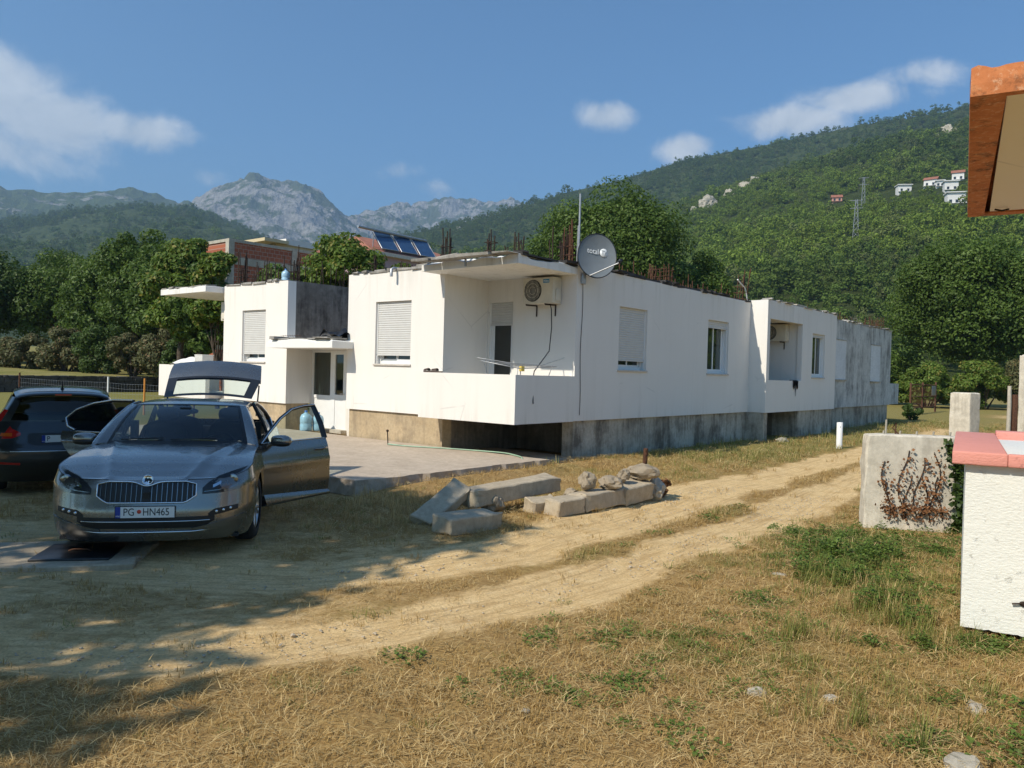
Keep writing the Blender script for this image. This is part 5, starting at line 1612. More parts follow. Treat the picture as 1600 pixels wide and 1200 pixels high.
# ---- water bottles by the entrance, jug on the roof
M['bottle'] = glass('blue_bottle', (.55, .78, .90), 1.0, 1.35)
M['bottle_blue'] = plain('blue_cap', (.04, .15, .45), .4)
def bottle(loc, s, label, group, mat):
    t = thing('water_bottle', label, 'bottle', loc, random.uniform(0, 3), group)
    mb = MB(); mb.lathe([(.001, 0), (.145*s, 0), (.15*s, .02*s), (.15*s, .16*s), (.138*s, .18*s), (.15*s, .20*s), (.15*s, .33*s), (.12*s, .40*s), (.04*s, .45*s), (.035*s, .49*s), (.001, .49*s)], 22); mb.build('bottle_body', mat, t)
    mb = MB(); mb.lathe([(.04*s, .465*s), (.04*s, .51*s), (.001, .512*s)], 14); mb.build('cap', M['bottle_blue'], t)
M['water'] = plain('blue_water_plastic', (.36, .55, .68), .25, 0, .2, 10)
bottle((-5.22, 19.75, .17), 1.0, 'blue water bottle left of its twin by the entrance', 'water bottles by the entrance', M['water'])
bottle((-4.93, 19.85, .17), .92, 'blue water bottle right of its twin by the entrance', 'water bottles by the entrance', M['water'])
bottle(on_house(.80, 8.72, 4.02), .72, 'pale blue water canister on the roof edge beside the dark wall', None, M['water'])

# ---- garden hose with its stake
M['hose'] = plain('green_hose', (.28, .42, .30), .5, 0, .15, 8)
hp = smooth_line([(-2.62, 16.6), (-2.2, 16.3), (-1.28, 16.0), (-.22, 15.5), (.10, 15.05), (.22, 14.72)], 8)
t = thing('garden_hose', 'pale green garden hose running along the patio edge', 'hose', (0, 0, 0))
MB().tube([(p[0], p[1], .188) for p in hp] + [(.235, 14.62, .16), (.24, 14.52, .02)], .014, 6).build('hose_pipe', M['hose'], t)
MB().tube([(-2.62, 16.6, .17), (-2.64, 16.62, .45)], .012, 6).build('tap_stake', M['rebar_dark'], t)
mb = MB(); ellipsoid(mb, (-2.64, 16.62, .47), .03, .03, .03, 6); mb.build('tap', M['rebar_dark'], t)

# ---- broken concrete beams beside the track
def rough_block(name, L_, W_, H_, mat, seed, parent=None, amp=.010, n=9):
    bm = bmesh.new(); bmesh.ops.create_cube(bm, size=1.0)
    bmesh.ops.subdivide_edges(bm, edges=bm.edges[:], cuts=n, use_grid_fill=True)
    for v in bm.verts:
        v.co = Vector((v.co.x*L_, v.co.y*W_, v.co.z*H_))
        q = v.co*5+Vector((seed*3.7, seed*1.9, seed))
        k = amp*(1+3.0*max(0, abs(v.co.x)/(L_/2)-.9)/.1)
        v.co += Vector((mnoise.noise(q), mnoise.noise(q+Vector((9, 0, 0))), mnoise.noise(q+Vector((0, 9, 0)))))*k
        # worn corners
        e = sorted([abs(v.co.x)/(L_/2), abs(v.co.y)/(W_/2), abs(v.co.z)/(H_/2)])
        if e[1] > .95: v.co *= 1-.05*abs(mnoise.noise(q*2.2))
    bmesh.ops.bevel(bm, geom=[e for e in bm.edges if e.calc_face_angle(0) > .9], offset=.012, segments=1, affect='EDGES')
    mb = MB(); mb.bm(bm, False)
    o = mb.build(name, mat, parent)
    for p in o.data.polygons: p.use_smooth = False
    return o
BEAMS = [((-.80, 9.42, .17), .86, .28, .14, 55, -24, 20, 'short concrete beam tilted against its neighbours at the row\'s left end'),
         ((-.46, 8.78, .09), .78, .32, .20, 44, 0, 4, 'low concrete block lying lowest of the broken beams by the track'),
         ((.04, 10.22, .25), 1.62, .34, .21, 47, -2, 0, 'longest concrete beam resting raised on other broken pieces'),
         ((.72, 9.98, .10), .52, .28, .21, 46, 0, 3, 'square concrete block right of the long raised beam'),
         ((1.20, 10.52, .11), .92, .32, .22, 49, 0, -2, 'flat concrete beam carrying loose rubble lumps'),
         ((1.74, 11.12, .14), .68, .36, .26, 48, -3, 8, 'thick concrete block near the right end of the beam row'),
         ((.42, 10.05, .08), .40, .25, .18, 30, 0, 10, 'small concrete stub propping the long beam')]
for i, (loc, l, w, h, az, pt, rl, lab) in enumerate(BEAMS):
    o = rough_block('concrete_beam', l, w, h, M['block_concrete'], i+1)
    o.location = loc; o.rotation_euler = (R(rl), R(pt), R(az))
    tag(o, lab, 'concrete block', 'broken concrete beams by the track')
def lump(name, loc, s, seed, label, cat, mat, group=None, sq=.8, sub=3):
    bm = bmesh.new(); bmesh.ops.create_icosphere(bm, subdivisions=sub, radius=1.0)
    for v in bm.verts:
        d = v.co.normalized(); q = d*1.4+Vector((seed*5.1, seed, 2))
        k = 1+.34*mnoise.noise(q)+.20*mnoise.noise(q*2.6)+.11*mnoise.noise(q*6)
        v.co = Vector((d.x*s[0], d.y*s[1], d.z*s[2]))*k
    mb = MB(); mb.bm(bm, False); o = mb.build(name, mat); o.location = loc; o.rotation_euler = (0, 0, seed)
    return tag(o, label, cat, group)
M['rubble'] = concrete('broken_rubble', (.27, .215, .15), (.44, .37, .27), (.12, .095, .065), .4)
G = 'rubble lumps on the beams'
lump('rubble_lump', (1.05, 10.47, .36), (.13, .11, .12), 1, 'tall knobbly rubble lump standing on the flat beam', 'rubble', M['rubble'], G)
lump('rubble_lump', (1.40, 10.70, .31), (.20, .15, .09), 2, 'low grey rubble slab between the two tall lumps', 'rubble', M['rubble'], G)
lump('rubble_lump', (1.93, 11.30, .40), (.23, .19, .11), 3, 'large rubble lump on the row\'s right end with a rusty bolt', 'rubble', M['rubble'], G)
lump('rubble_lump', (1.62, 11.0, .38), (.10, .09, .09), 4, 'rounded rubble lump beside the bolt stone', 'rubble', M['rubble'], G)
lump('rubble_lump', (.86, 10.62, .14), (.13, .11, .09), 5, 'small lump behind the flat beam', 'rubble', M['rubble'], G)
lump('rubble_lump', (-.22, 9.82, .14), (.15, .12, .13), 6, 'dark lump wedged under the long raised beam', 'rubble', M['rubble'], G)
lump('rubble_lump', (2.16, 11.45, .12), (.15, .13, .16), 7, 'brown lump on the grass past the beam row', 'rubble', M['old_concrete'], G)
mb = MB(); mb.tube([(1.97, 11.32, .40), (1.98, 11.32, .74)], .032, 10)
for k in range(12): mb.lathe([(.030, 0), (.038, .006), (.030, .012)], 10, Matrix.Translation((1.97+.0008*k, 11.32, .50+.018*k)))
o = mb.build('rusty_bolt', M['rust']); tag(o, 'rusty threaded bar standing in the end lump of rubble', 'metal bar')
# loose stones
for i, (x, y, s, lab) in enumerate([(7.87, 22.46, .24, 'pale boulder beside the plinth under the side loggia'), (2.48, 7.05, .085, 'pale stone at the road edge left of the green weeds'),
                                    (2.17, 3.62, .11, 'flat pale stone at the bottom right among green leaves'), (2.62, 4.28, .075, 'pale stone near the white box, beside dark soil'),
                                    (1.85, 4.36, .05, 'small pale stone in the dry grass right of centre'), (1.45, 4.42, .06, 'flat chalky stone pressed into the dry grass'), (2.75, 7.9, .07, 'stone in the weeds below the vine wall'),
                                    (.12, 4.1, .03, 'tiny pale stone in the straw at the bottom')]):
    lump('stone', (x, y, s*.06), (s*.9, s*.7, s*.42), 11+i, lab, 'stone', M['pale_stone'], None, .6, 3)

# ---- slab with its manhole lid by the grey car
t = thing('manhole', 'concrete slab with a dark manhole lid beside the front wheel of the grey car', 'manhole', (-4.35, 7.35, -.095), R(12))
o = rough_block('concrete_apron', 1.75, 1.05, .12, M['block_concrete'], 40, t, .012); o.location = (0, 0, .0)
MB().bbox(-.06, .62, -.36, .30, .055, .082, .008).build('lid', M['lamp_house'], t)
MB().tube([(.18, -.05, .085), (.22, -.05, .1), (.34, -.05, .1), (.38, -.05, .085)], .008, 6).build('lid_handle', M['rust'], t)

# ---- concrete wall with dried vines on the right
def slab_thing(name, label, cat, loc, rz, x0, x1, y0, y1, z0, z1, mat, seed=1, amp=.012):
    t = thing(name, label, cat, loc, rz)
    o = rough_block('concrete_body', x1-x0, y1-y0, z1-z0, mat, seed, t, amp, 9); o.location = ((x0+x1)/2, (y0+y1)/2, (z0+z1)/2)
    return t
M['pale_concrete'] = concrete('pale_streaked_concrete', (.54, .485, .39), (.76, .70, .58), (.27, .235, .185), .6)
cw = slab_thing('concrete_wall', 'low pale concrete wall overgrown with dry brown vines', 'wall', (4.36, 9.50, 0), R(-10), 0, 1.75, 0, .24, -.1, 1.165, M['pale_concrete'], 3, .005)
for k in range(8):
    x = .22+.19*k
    MB().tube([(x, .12, 1.14), (x+.01, .12, 1.19+random.uniform(.01, .04))], .012, 6).build('bar_stub', M['pale_stone'], cw)
MB().tube([(.25, .12, 1.14), (.255, .12, 1.34)], .012, 6).build('bar_stub', M['pale_stone'], cw)
MB().tube([(.36, .12, 1.14), (.37, .13, 1.30), (.33, .13, 1.24), (.40, .1, 1.16)], .009, 6).build('bar_stub', M['rust'], cw)
M['dead_leaf'] = leaf_mat('dead_leaf', (.16, .065, .025), (.38, .19, .085), .15, .8)
M['ivy'] = leaf_mat('ivy_leaf', (.028, .055, .012), (.085, .13, .03), .2, .45)
def vine(name, label, cat, strands, mat, leaf, n_per, group=None, stem=True):
    """climbing plant: stems up the wall with leaves along them; strands are lists of (x,y,z)"""
    t = thing(name, label, cat, strands[0][0], 0, group); o0 = Vector(strands[0][0])
    V = []; F = []; st = MB()
    for s_ in strands:
        s_ = [Vector(p)-o0 for p in s_]
        st.tube(s_, [.006]*len(s_), 5)
        for i in range(len(s_)-1):
            for k in range(n_per):
                p = s_[i].lerp(s_[i+1], random.random()) + Vector((random.gauss(0, .035), random.uniform(-.06, .0), random.gauss(0, .03)))
                d = Vector((random.gauss(0, 1), random.gauss(-.5, .5), random.gauss(-.4, .7))).normalized()*leaf*random.uniform(.5, 1.2)
                w = d.cross(Vector((random.gauss(0, .6), 1, random.gauss(0, .6)))).normalized()*d.length*.42
                b = len(V); V += [p, p+d*.5+w, p+d, p+d*.5-w]; F.append((b, b+1, b+2, b+3))
    st.build('stems', M['rebar_dark'], t)
    lv = np_obj('leaves', np.array([v[:] for v in V]), np.array(F), mat, t); lv['kind'] = 'stuff'
    return t
def cwp(u, z, d=-.012): # a point on the face of the concrete wall
    a = R(-10); return (4.36+u*math.cos(a)-d*math.sin(a), 9.50+u*math.sin(a)+d*math.cos(a), z)
for i, (u, zt, lab) in enumerate([(.24, .84, 'dry brown vine climbing the concrete wall, leftmost strand'), (.43, .98, 'dry brown vine on the concrete wall, second strand from the left'), (.61, .90, 'dry brown vine on the concrete wall, third strand from the left'), (.79, .97, 'dry brown vine on the concrete wall, strand nearest the ivy')]):
    zs = np.linspace(.12, zt, 9)
    vine('dry_vine', lab, 'vine', [[cwp(u+.06*math.sin(z*7+i), z) for z in zs], [cwp(u+.05+.05*math.sin(z*9+i*2), z) for z in np.linspace(.15, zt*.7, 6)], [cwp(u+.12*k/4-.05, .27+.02*math.sin(k)) for k in range(6)]], M['dead_leaf'], .038, 11, 'dry vines on the concrete wall')
vine('ivy', 'green ivy climbing between the concrete wall and the white box', 'ivy',
     [[cwp(1.03+.03*math.sin(z*8), z, -.05) for z in np.linspace(.0, 1.12, 10)], [cwp(.98+.08*math.sin(z*5), z, -.05) for z in np.linspace(.05, .55, 6)], [cwp(.93+.10*math.sin(z*3), z, -.04) for z in np.linspace(.72, 1.1, 6)]], M['ivy'], .07, 34)

# ---- posts and pillars on the right
t = slab_thing('concrete_post', 'thick concrete gate post standing behind the vine wall', 'post', (8.86, 15.0, 0), R(-9), 0, .33, 0, .42, -.1, 1.64, M['pale_concrete'], 8, .004)
t.rotation_euler = (0, 0, R(26))
slab_thing('concrete_post', 'tall concrete pillar at the right edge above the pink coping', 'post', (9.66, 14.2, 0), R(20), 0, .42, 0, .42, -.1, 2.39, M['pale_concrete'], 9, .004)
t = thing('fence_post', 'thin grey stake left of the tall concrete pillar', 'post', (14.1, 22.0, 0)); MB().tube([(0, 0, -.1), (.01, 0, 1.3), (.01, .02, 1.79)], [.06, .055, .05], 7).build('stake', M['old_concrete'], t); MB().bbox(.1, .22, -.06, .06, 0, 1.55, .01).build('stake', M['rust'], t)
t = thing('vent_pipe', 'short white plastic pipe standing in the grass', 'pipe', (8.83, 20.83, 0))
mb = MB(); mb.lathe([(.078, -.1), (.078, .68), (.070, .69), (.062, .68), (.062, .3)], 20); mb.build('pipe', M['pvc'], t)
MB().tube([(-.02, -.079, .57), (-.02, -.075, .57)], .012, 8).build('bolt_hole', M['lamp_house'], t)

# ---- white masonry box with pink coping, right foreground
E2 = R(90-30.2)
t = thing('masonry_box', 'white rendered masonry box with pink coping at the right edge', 'masonry box', (3.20, 5.44, 0), E2)
# local x: away along the side, local y: left; the box lies at y < 0
def rough_paint(name, base, dirt):
    m = MT(name, .8, 0, .3)
    n = m.noise(2.2, 6, .65); spots = m.noise(9, 7, .75)
    c = m.mix(m.ramp(n, [(.45, 0.0), (.75, .4)]), base, tuple(x*.88 for x in base))
    c = m.mix(m.ramp(spots, [(.64, 0.0), (.70, .7)]), c, dirt)
    m.color(c)
    trow = m.noise(30, 6, .6, m.vec((1, 1, 2.2)))
    m.bump(m.math('ADD', trow, m.math('MULTIPLY', m.ramp(spots, [(.60, 0.0), (.68, 1.0)]), -1.2)), .55, .012)
    return m.m
M['box_white'] = rough_paint('trowelled_white_paint', (.74, .74, .69), (.50, .48, .43))
M['pink'] = rough_paint('pink_paint', (.68, .29, .24), (.42, .19, .15))
W_, D_ = 1.7, 2.5
def fine_face(mb, Mx, u0, u1, z0, z1, nu, nz, amp):
    mb.grid([[Mx @ Vector((u0+(u1-u0)*i/nu, -abs(amp*mnoise.noise(Vector((i*.5, j*.5, 3)))), z0+(z1-z0)*j/nz + (.012*mnoise.noise(Vector((i*.9, 1, 5))) if j == 0 else 0))) for i in range(nu+1)] for j in range(nz+1)])
mb = MB()
mb.box(.0, D_, -W_, 0, .13, 1.24)
mb.build('box_body', M['box_white'], t)
mb = MB(); fine_face(mb, frame((-.004, 0, 0), (0, -1, 0), (1, 0, 0), (0, 0, 1)), 0, W_, .10, 1.245, 60, 44, .006); mb.build('render_coat', M['box_white'], t)
MB().box(.12, D_-.1, -W_+.1, -.10, -.1, .13).build('footing', M['dark_void'], t)  # recessed base coloured dark to stand for the shaded gap beneath the box
mb = MB()
cz0, cz1 = 1.243, 1.335
mb.bbox(-.07, D_+.05, -.245, .085, cz0, cz1, .012); o = mb.build('coping', M['pink'], t)
MB().bbox(-.07, .0, -W_-.05, -.246, cz0+.001, cz1-.002, .010).build('coping', M['pink'], t)
MB().bbox(D_-.20, D_+.05, -W_-.05, -.246, cz0+.001, cz1+.03, .010).build('coping', M['pink'], t)
MB().bbox(.001, D_-.201, -W_, -.247, 1.20, 1.292, .004).build('top_panel', M['box_white'], t)
t_s = MB(); t_s.tube([(-.010, -.38, .32), (-.02, -.36, .325), (-.028, -.30, .315)], .006, 6); ellipsoid(t_s, (-.012, -.37, .32), .012, .03, .02, 6); t_s.build('pipe_stub', M['rebar_dark'], t)

# ---- neighbouring house: its roof slab reaches into the picture at the top right
t = thing('neighbour_house', 'orange edged roof overhang with cream soffit at the upper right', 'house', (1.88, 3.26, 0), E2)
M['orange'] = None
def orange_mat():
    m = MT('weathered_orange', .85, 0, .25)
    n = m.noise(6.0, 8, .75); n2 = m.noise(26, 6, .75)
    c = m.ramp(n, [(.3, (.42, .135, .045)), (.55, (.56, .20, .075)), (.75, (.66, .33, .16))])
    c = m.mix(m.ramp(m.noise(7.5, 7, .7), [(.52, 0.0), (.66, .9)]), c, (.10, .045, .025))
    c = m.mix(m.ramp(n2, [(.54, 0.0), (.66, .6)]), c, (.74, .50, .32))
    m.color(c); m.bump(m.noise(24, 7, .7), .25, .008)
    return m.m
M['orange'] = orange_mat()
LX, LW = 2.70, 4.2
bm = bmesh.new()
mb = MB()
nu = 170
topz = lambda s_, q: 3.118+.020*mnoise.noise(Vector((s_*5, q, 1)))+.016*mnoise.noise(Vector((s_*17, q, 4)))
mb.grid([[(0, -LW*i/nu, 3.0) for i in range(nu+1)], [(-.004, -LW*i/nu, 3.05) for i in range(nu+1)], [(0+.008*mnoise.noise(Vector((i, 2, 2))), -LW*i/nu, topz(i*LW/nu, 1)) for i in range(nu+1)], [(.15, -LW*i/nu, topz(i*LW/nu, 1)+.006) for i in range(nu+1)], [(LX-.15, -LW*i/nu, 3.12) for i in range(nu+1)], [(LX, -LW*i/nu, 3.11) for i in range(nu+1)], [(LX, -LW*i/nu, 3.0) for i in range(nu+1)]], False)
mb.grid([[(LX*j/20, 0, 3.0) for j in range(21)], [(LX*j/20, .003, 3.06) for j in range(21)], [(LX*j/20, .002*math.sin(j), 3.112+.006*math.sin(j*2.1)) for j in range(21)]], False)
# underside with a border, stepped up to the soffit panel
bdr = [(0, 0), (LX, 0), (LX, -LW), (0, -LW)]; inn = [(.05, -.13), (LX-.10, -.10), (LX-.10, -LW), (.05, -LW)]
mb.add([(*p, 3.0) for p in bdr] + [(*p, 3.0) for p in inn] + [(*p, 3.012) for p in inn], [(0, 1, 5, 4), (1, 2, 6, 5), (3, 0, 4, 7), (4, 5, 9, 8), (5, 6, 10, 9), (7, 4, 8, 11)])
mb.build('roof_slab', M['orange'], t)
M['cream'] = stucco('cream_paint', (.88, .78, .62), .12)
MB().box(.052, LX-.102, -LW+.01, -.132, 3.011, 3.04).build('soffit_panel', M['cream'], t)
mb = MB(); mb.tube([(LX-.22, -.16, 3.0), (LX-.24, -.20, 2.985), (LX-.20, -.24, 3.0)], .006, 6); mb.build('hook', M['rebar_dark'], t)
wl = holed(MB(), .3, LX-.2, -.1, 3.0, [(.9, 1.8, .0, 2.1)], .2, frame((0, -1.75, 0), (1, 0, 0), (0, -1, 0), (0, 0, 1))).build('wall', M['cream'], t)
MB().box(.9, 1.8, -1.87, -1.82, 0, 2.1).build('door', M['pvc'], t)
MB().box(.3, .5, -LW, -1.955, -.1, 2.999).build('wall', M['cream'], t)

# ---- rusty gate far right, stone wall and wire fence far left
t = thing('metal_gate', 'rusty barred metal gate beyond the house on the right', 'gate', (24.6, 46.5, 0), R(52))
def post(x, h): MB().bbox(x-.05, x+.05, -.05, .05, -.1, h, .01).build('post', M['rust'], t)
post(0, 1.85); post(4.2, 1.9); post(-3.4, 1.8)
for (x0, x1) in ((.1, 4.1), (-3.3, -.1)):
    mb = MB()
    for z in (.35, 1.0, 1.7): mb.tube([(x0, 0, z), (x1, 0, z)], .03, 6)
    mb.build('gate_rail', M['rust'], t)
    mb = MB()
    for k in range(11): x = x0+(x1-x0)*(k+.5)/11; mb.tube([(x, 0, .35), (x, 0, 1.7)], .010, 5)
    mb.build('gate_bars', M['rust'], t)['kind'] = 'stuff'
MB().bbox(2.7, 4.0, -.05, -.03, 1.05, 1.65, .005).build('sheet', M['steel_grey'], t)

def build_stone_wall():
    t = thing('stone_wall', 'low dark dry stone wall behind the parked cars', 'wall', (-42, 26.0, 0), math.atan2(31, 29))
    M['dark_stone'] = plain('dark_stone', (.085, .082, .078), .9, 0, .6, 1.5, .2)
    mb = MB(); L_ = 40.0
    for row in range(7):
        x = 0; z = row*.13
        while x < L_:
            l = random.uniform(.22, .55); h = .125*random.uniform(.85, 1.05)
            mb.box(x, x+l-.025, random.uniform(-.06, .03), .3, z, z+h, None, .018); x += l
    o = mb.build('stones', M['dark_stone'], t, fix=False); o['kind'] = 'stuff'
    MB().box(0, L_, .05, .4, -.2, .86).build('wall_core', M['dark_void'], t)
build_stone_wall()
t = thing('wire_fence', 'sagging wire mesh fence with a white and an orange post behind the cars', 'fence', (0, 0, 0))
M['orange_post'] = plain('orange_paint', (.62, .25, .04), .6)
FP = [(-20.5, 32.3, None), (-14.99, 28.8, 'pvc'), (-13.02, 27.5, 'orange_post'), (-10.6, 25.9, None)]
for x, y, m in FP:
    MB().tube([(x, y, -.1), (x+.01, y, 1.22)], .035, 8).build('post', M[m] if m else M['rust'], t)
mb = MB()
for (x0, y0, _), (x1, y1, _) in zip(FP[:-1], FP[1:]):
    n = int(math.hypot(x1-x0, y1-y0)/.18)
    for k in range(n):
        f = k/n; mb.tube([(x0+(x1-x0)*f, y0+(y1-y0)*f, 0), (x0+(x1-x0)*f, y0+(y1-y0)*f, 1.0)], .003, 3)
    for z in np.arange(.1, 1.05, .18): mb.tube([(x0, y0, z), ((x0+x1)/2, (y0+y1)/2, z-.03), (x1, y1, z)], .003, 3)
mb.build('wire_mesh', M['steel_grey'], t, fix=False)['kind'] = 'stuff'
# raised field behind the stone wall
def build_field():
    xs = np.linspace(-120, 40, 60); V = []; F = []
    a = math.atan2(31, 29); d = np.array([math.cos(a), math.sin(a)]); nrm = np.array([-d[1], d[0]])
    o = np.array([-42, 26.0])
    us = np.linspace(-60, 60, 61); vs = np.concatenate([np.linspace(.3, 12, 20), np.linspace(14, 120, 24)])
    P = [[(*(o+d*u+nrm*v), .84+.028*v+.12*(vnoise(u*.3, v*.3)-.5)) for v in vs] for u in us]
    ob = MB().grid(P).build('field', M['field'])
    tag(ob, 'sunlit grassy field above the stone wall', None, kind='structure')
def field_mat():
    m = MT('field_grass', .95, 0, .1)
    v = m.vec((1, 1, 1)); n = m.noise(.5, 6, .65, v); f = m.noise(14, 6, .75, v)
    c = m.mix(m.ramp(n, [(.35, 0.0), (.65, 1.0)]), (.20, .20, .055), (.36, .30, .12))
    c = m.mix(m.ramp(f, [(.35, .5), (.6, 0.0)]), c, (.09, .085, .025)); m.color(c); m.bump(f, .6, .1)
    return m.m
M['field'] = field_mat()
build_field()
# ================================================================ TREES AND SHRUBS
M['leaf_mid'] = leaf_mat('mid_green_leaf', (.070, .122, .018), (.165, .245, .045), .42, .5)
M['leaf_dark'] = leaf_mat('dark_green_leaf', (.052, .092, .018), (.125, .19, .040), .40, .5)
M['leaf_light'] = leaf_mat('light_green_leaf', (.095, .16, .022), (.23, .32, .055), .45, .5, (.34, .28, .07))
M['leaf_olive'] = leaf_mat('olive_scrub_leaf', (.09, .10, .036), (.20, .195, .08), .3, .6, (.24, .15, .07))
M['bark'] = plain('bark', (.085, .065, .048), .95, 0, .35, 9, .2, 0, .6)

def crown_arrays(seed, rx, ry, rz, zc, nblob, nleaf, leaf, hollow=.55, flat=.0):
    """leaf-sized faces on the shells of many small clumps spread through the crown's volume"""
    r = np.random.default_rng(seed)
    B = []
    while len(B) < nblob:
        d = r.normal(0, 1, 3); d /= np.linalg.norm(d)
        rad = r.uniform(hollow, 1.0)**.6
        p = d*rad*np.array([rx, ry, rz])*.80
        if d[2] < -.75 and r.random() < .7: continue
        B.append((p, r.uniform(.20, .40)*min(rx, rz)*(1.15-.35*rad)))
    w = np.array([b[1]**2 for b in B]); w /= w.sum()
    k = r.choice(len(B), nleaf, p=w)
    C = np.array([b[0] for b in B])[k]; S = np.array([b[1] for b in B])[k]
    d = r.normal(0, 1, (nleaf, 3)); d /= np.linalg.norm(d, axis=1)[:, None]
    sh = r.uniform(.35, 1.12, nleaf)**.5
    P = C+d*(S*sh)[:, None]*np.array([1.1, 1.1, .85]); P[:, 2] += zc
    n = d*1.15+r.normal(0, .60, (nleaf, 3))+np.array([0, 0, .40]); n /= np.linalg.norm(n, axis=1)[:, None]
    u = np.cross(n, r.normal(0, 1, (nleaf, 3))); u /= np.linalg.norm(u, axis=1)[:, None]
    v = np.cross(n, u)
    s = (leaf*r.uniform(.55, 1.3, nleaf))[:, None]
    V = np.stack([P-u*s, P+v*s*.55+n*s*.12, P+u*s, P-v*s*.55+n*s*.12], 1).reshape(-1, 3)
    F = np.arange(nleaf*4).reshape(-1, 4)
    return V, F, B
def trunk_mb(h, r0, B, zc, seed, base=0.0):
    rd = random.Random(seed); mb = MB()
    pts = [Vector((rd.uniform(-.08, .08)*i, rd.uniform(-.08, .08)*i, h*i/6)) for i in range(7)]
    mb.tube(pts, [r0*(1.25 if i == 0 else 1-.11*i) for i in range(7)], 9)
    for b, s in rd.sample(B, min(14, len(B))):
        k = rd.randint(2, 5); a = pts[k]; e = Vector(b)+Vector((0, 0, zc)); m = a.lerp(e, .5)+Vector((0, 0, .06*(e-a).length))
        mb.tube([a, m, e], [r0*(.55-.06*k), r0*.25, r0*.07], 6)
    return mb
_crowns = {}
def crown_proto(key, *a):
    if key not in _crowns:
        V, F, B = crown_arrays(*a); _crowns[key] = (V, F, B)
    return _crowns[key]
def tree(name, label, cat, loc, mat, seed, rx, ry, rz, zc, nblob, nleaf, leaf, r0, group=None, hollow=.55, trunk=True, rz_=0.0):
    V, F, B = crown_arrays(seed, rx, ry, rz, zc, nblob, nleaf, leaf, hollow)
    t = thing(name, label, cat, loc, rz_, group)
    np_obj('crown', V, F, mat, t)
    if trunk: trunk_mb(zc+.1*rz, r0, B, zc, seed).build('trunk', M['bark'], t)
    else:
        mb = MB(); rd = random.Random(seed)
        for b, s in rd.sample(B, min(9, len(B))):
            e = Vector(b)+Vector((0, 0, zc)); mb.tube([(e.x*.15, e.y*.15, -.1), (e.x*.5, e.y*.5, e.z*.45), e], [r0, r0*.6, r0*.2], 5)
        mb.build('stem', M['bark'], t)
    return t
# behind the house
tree('broad_tree', 'large round crowned green tree rising behind the white house', 'tree', (6.9, 56, 0), M['leaf_mid'], 1, 6.3, 5.4, 5.9, 9.6, 120, 80000, .13, .38)
tree('broad_tree', 'smaller tree at the right foot of the large round tree', 'tree', (13.0, 57.5, 0), M['leaf_mid'], 2, 3.4, 3.2, 4.8, 7.0, 50, 26000, .13, .22)
tree('broad_tree', 'low dark tree behind the roof left of the large round tree', 'tree', (3.0, 52, 0), M['leaf_dark'], 3, 2.4, 2.4, 3.6, 5.2, 34, 15000, .13, .2)
tree('young_tree', 'light green leafy tree with yellowing leaves above the entrance roof', 'tree', (-6.35, 29.6, 0), M['leaf_light'], 4, 1.75, 1.75, 2.2, 4.95, 44, 12000, .095, .11)
tree('shrub', 'leafy shrub behind the dark wall, left of the yellowing tree', 'shrub', (-8.15, 30.4, 0), M['leaf_light'], 5, 1.5, 1.4, 1.9, 4.0, 26, 6000, .12, .08, 'shrubs behind the left roof')
tree('shrub', 'dark shrub showing between the rebar on the left roof', 'shrub', (-9.9, 30.8, 0), M['leaf_mid'], 6, 1.5, 1.4, 1.9, 4.2, 26, 6000, .12, .08, 'shrubs behind the left roof')
tree('shrub', 'brownish shrub before the brick building at the left roof end', 'shrub', (-11.9, 31.4, 0), M['leaf_light'], 7, 1.3, 1.3, 2.3, 4.6, 26, 6000, .12, .08, 'shrubs behind the left roof')
tree('shrub', 'small bright shrub in front of the pink solar house', 'shrub', (-4.7, 31.0, 0), M['leaf_light'], 8, .9, .9, 1.4, 4.9, 16, 3000, .11, .06, 'shrubs behind the left roof')
# tree line on the left
LEFT = [(-41.5, 60, 4.2, 4.4, 5.6, 'leaf_dark', 'leftmost tree of the tree line, cut by the left edge'), (-36.2, 62, 4.0, 4.5, 6.1, 'leaf_mid', 'second tree of the left tree line, pale green and loose'),
        (-31.4, 59, 3.6, 4.2, 5.4, 'leaf_mid', 'third tree of the left tree line, low and bushy'), (-27.2, 56, 3.2, 5.0, 6.6, 'leaf_mid', 'tallest tree of the left tree line'),
        (-23.4, 53, 2.9, 4.3, 5.9, 'leaf_mid', 'tree of the left line just left of the brick building'), (-19.9, 51, 2.7, 4.0, 5.6, 'leaf_dark', 'dark tree of the left line touching the far balcony roof'),
        (-38.5, 68, 4.4, 5.0, 6.2, 'leaf_dark', 'dark tree in the second row between the two leftmost trees'), (-33.0, 68, 4.2, 4.6, 5.6, 'leaf_dark', 'dark tree in the second row behind the bushy third tree'),
        (-25.0, 62, 3.6, 4.6, 5.8, 'leaf_dark', 'dark tree in the second row behind the tallest tree'), (-17.6, 47.5, 2.2, 3.2, 4.3, 'leaf_mid', 'small tree of the left line nearest the house'),
        (-17.1, 40.2, 2.0, 3.6, 4.8, 'leaf_light', 'light green tree standing before the corner of the brick building'), (-15.6, 39.0, 1.5, 2.6, 4.0, 'leaf_mid', 'slim tree before the brick building, right of the light green one')]
for i, (x, y, rr, hz, zc, m, lab) in enumerate(LEFT):
    tree('woodland_tree', lab, 'tree', (x, y, .6), M[m], 20+i, rr, rr*.9, hz, zc, 70, 26000, .135, .2, 'tree line on the left', .45)
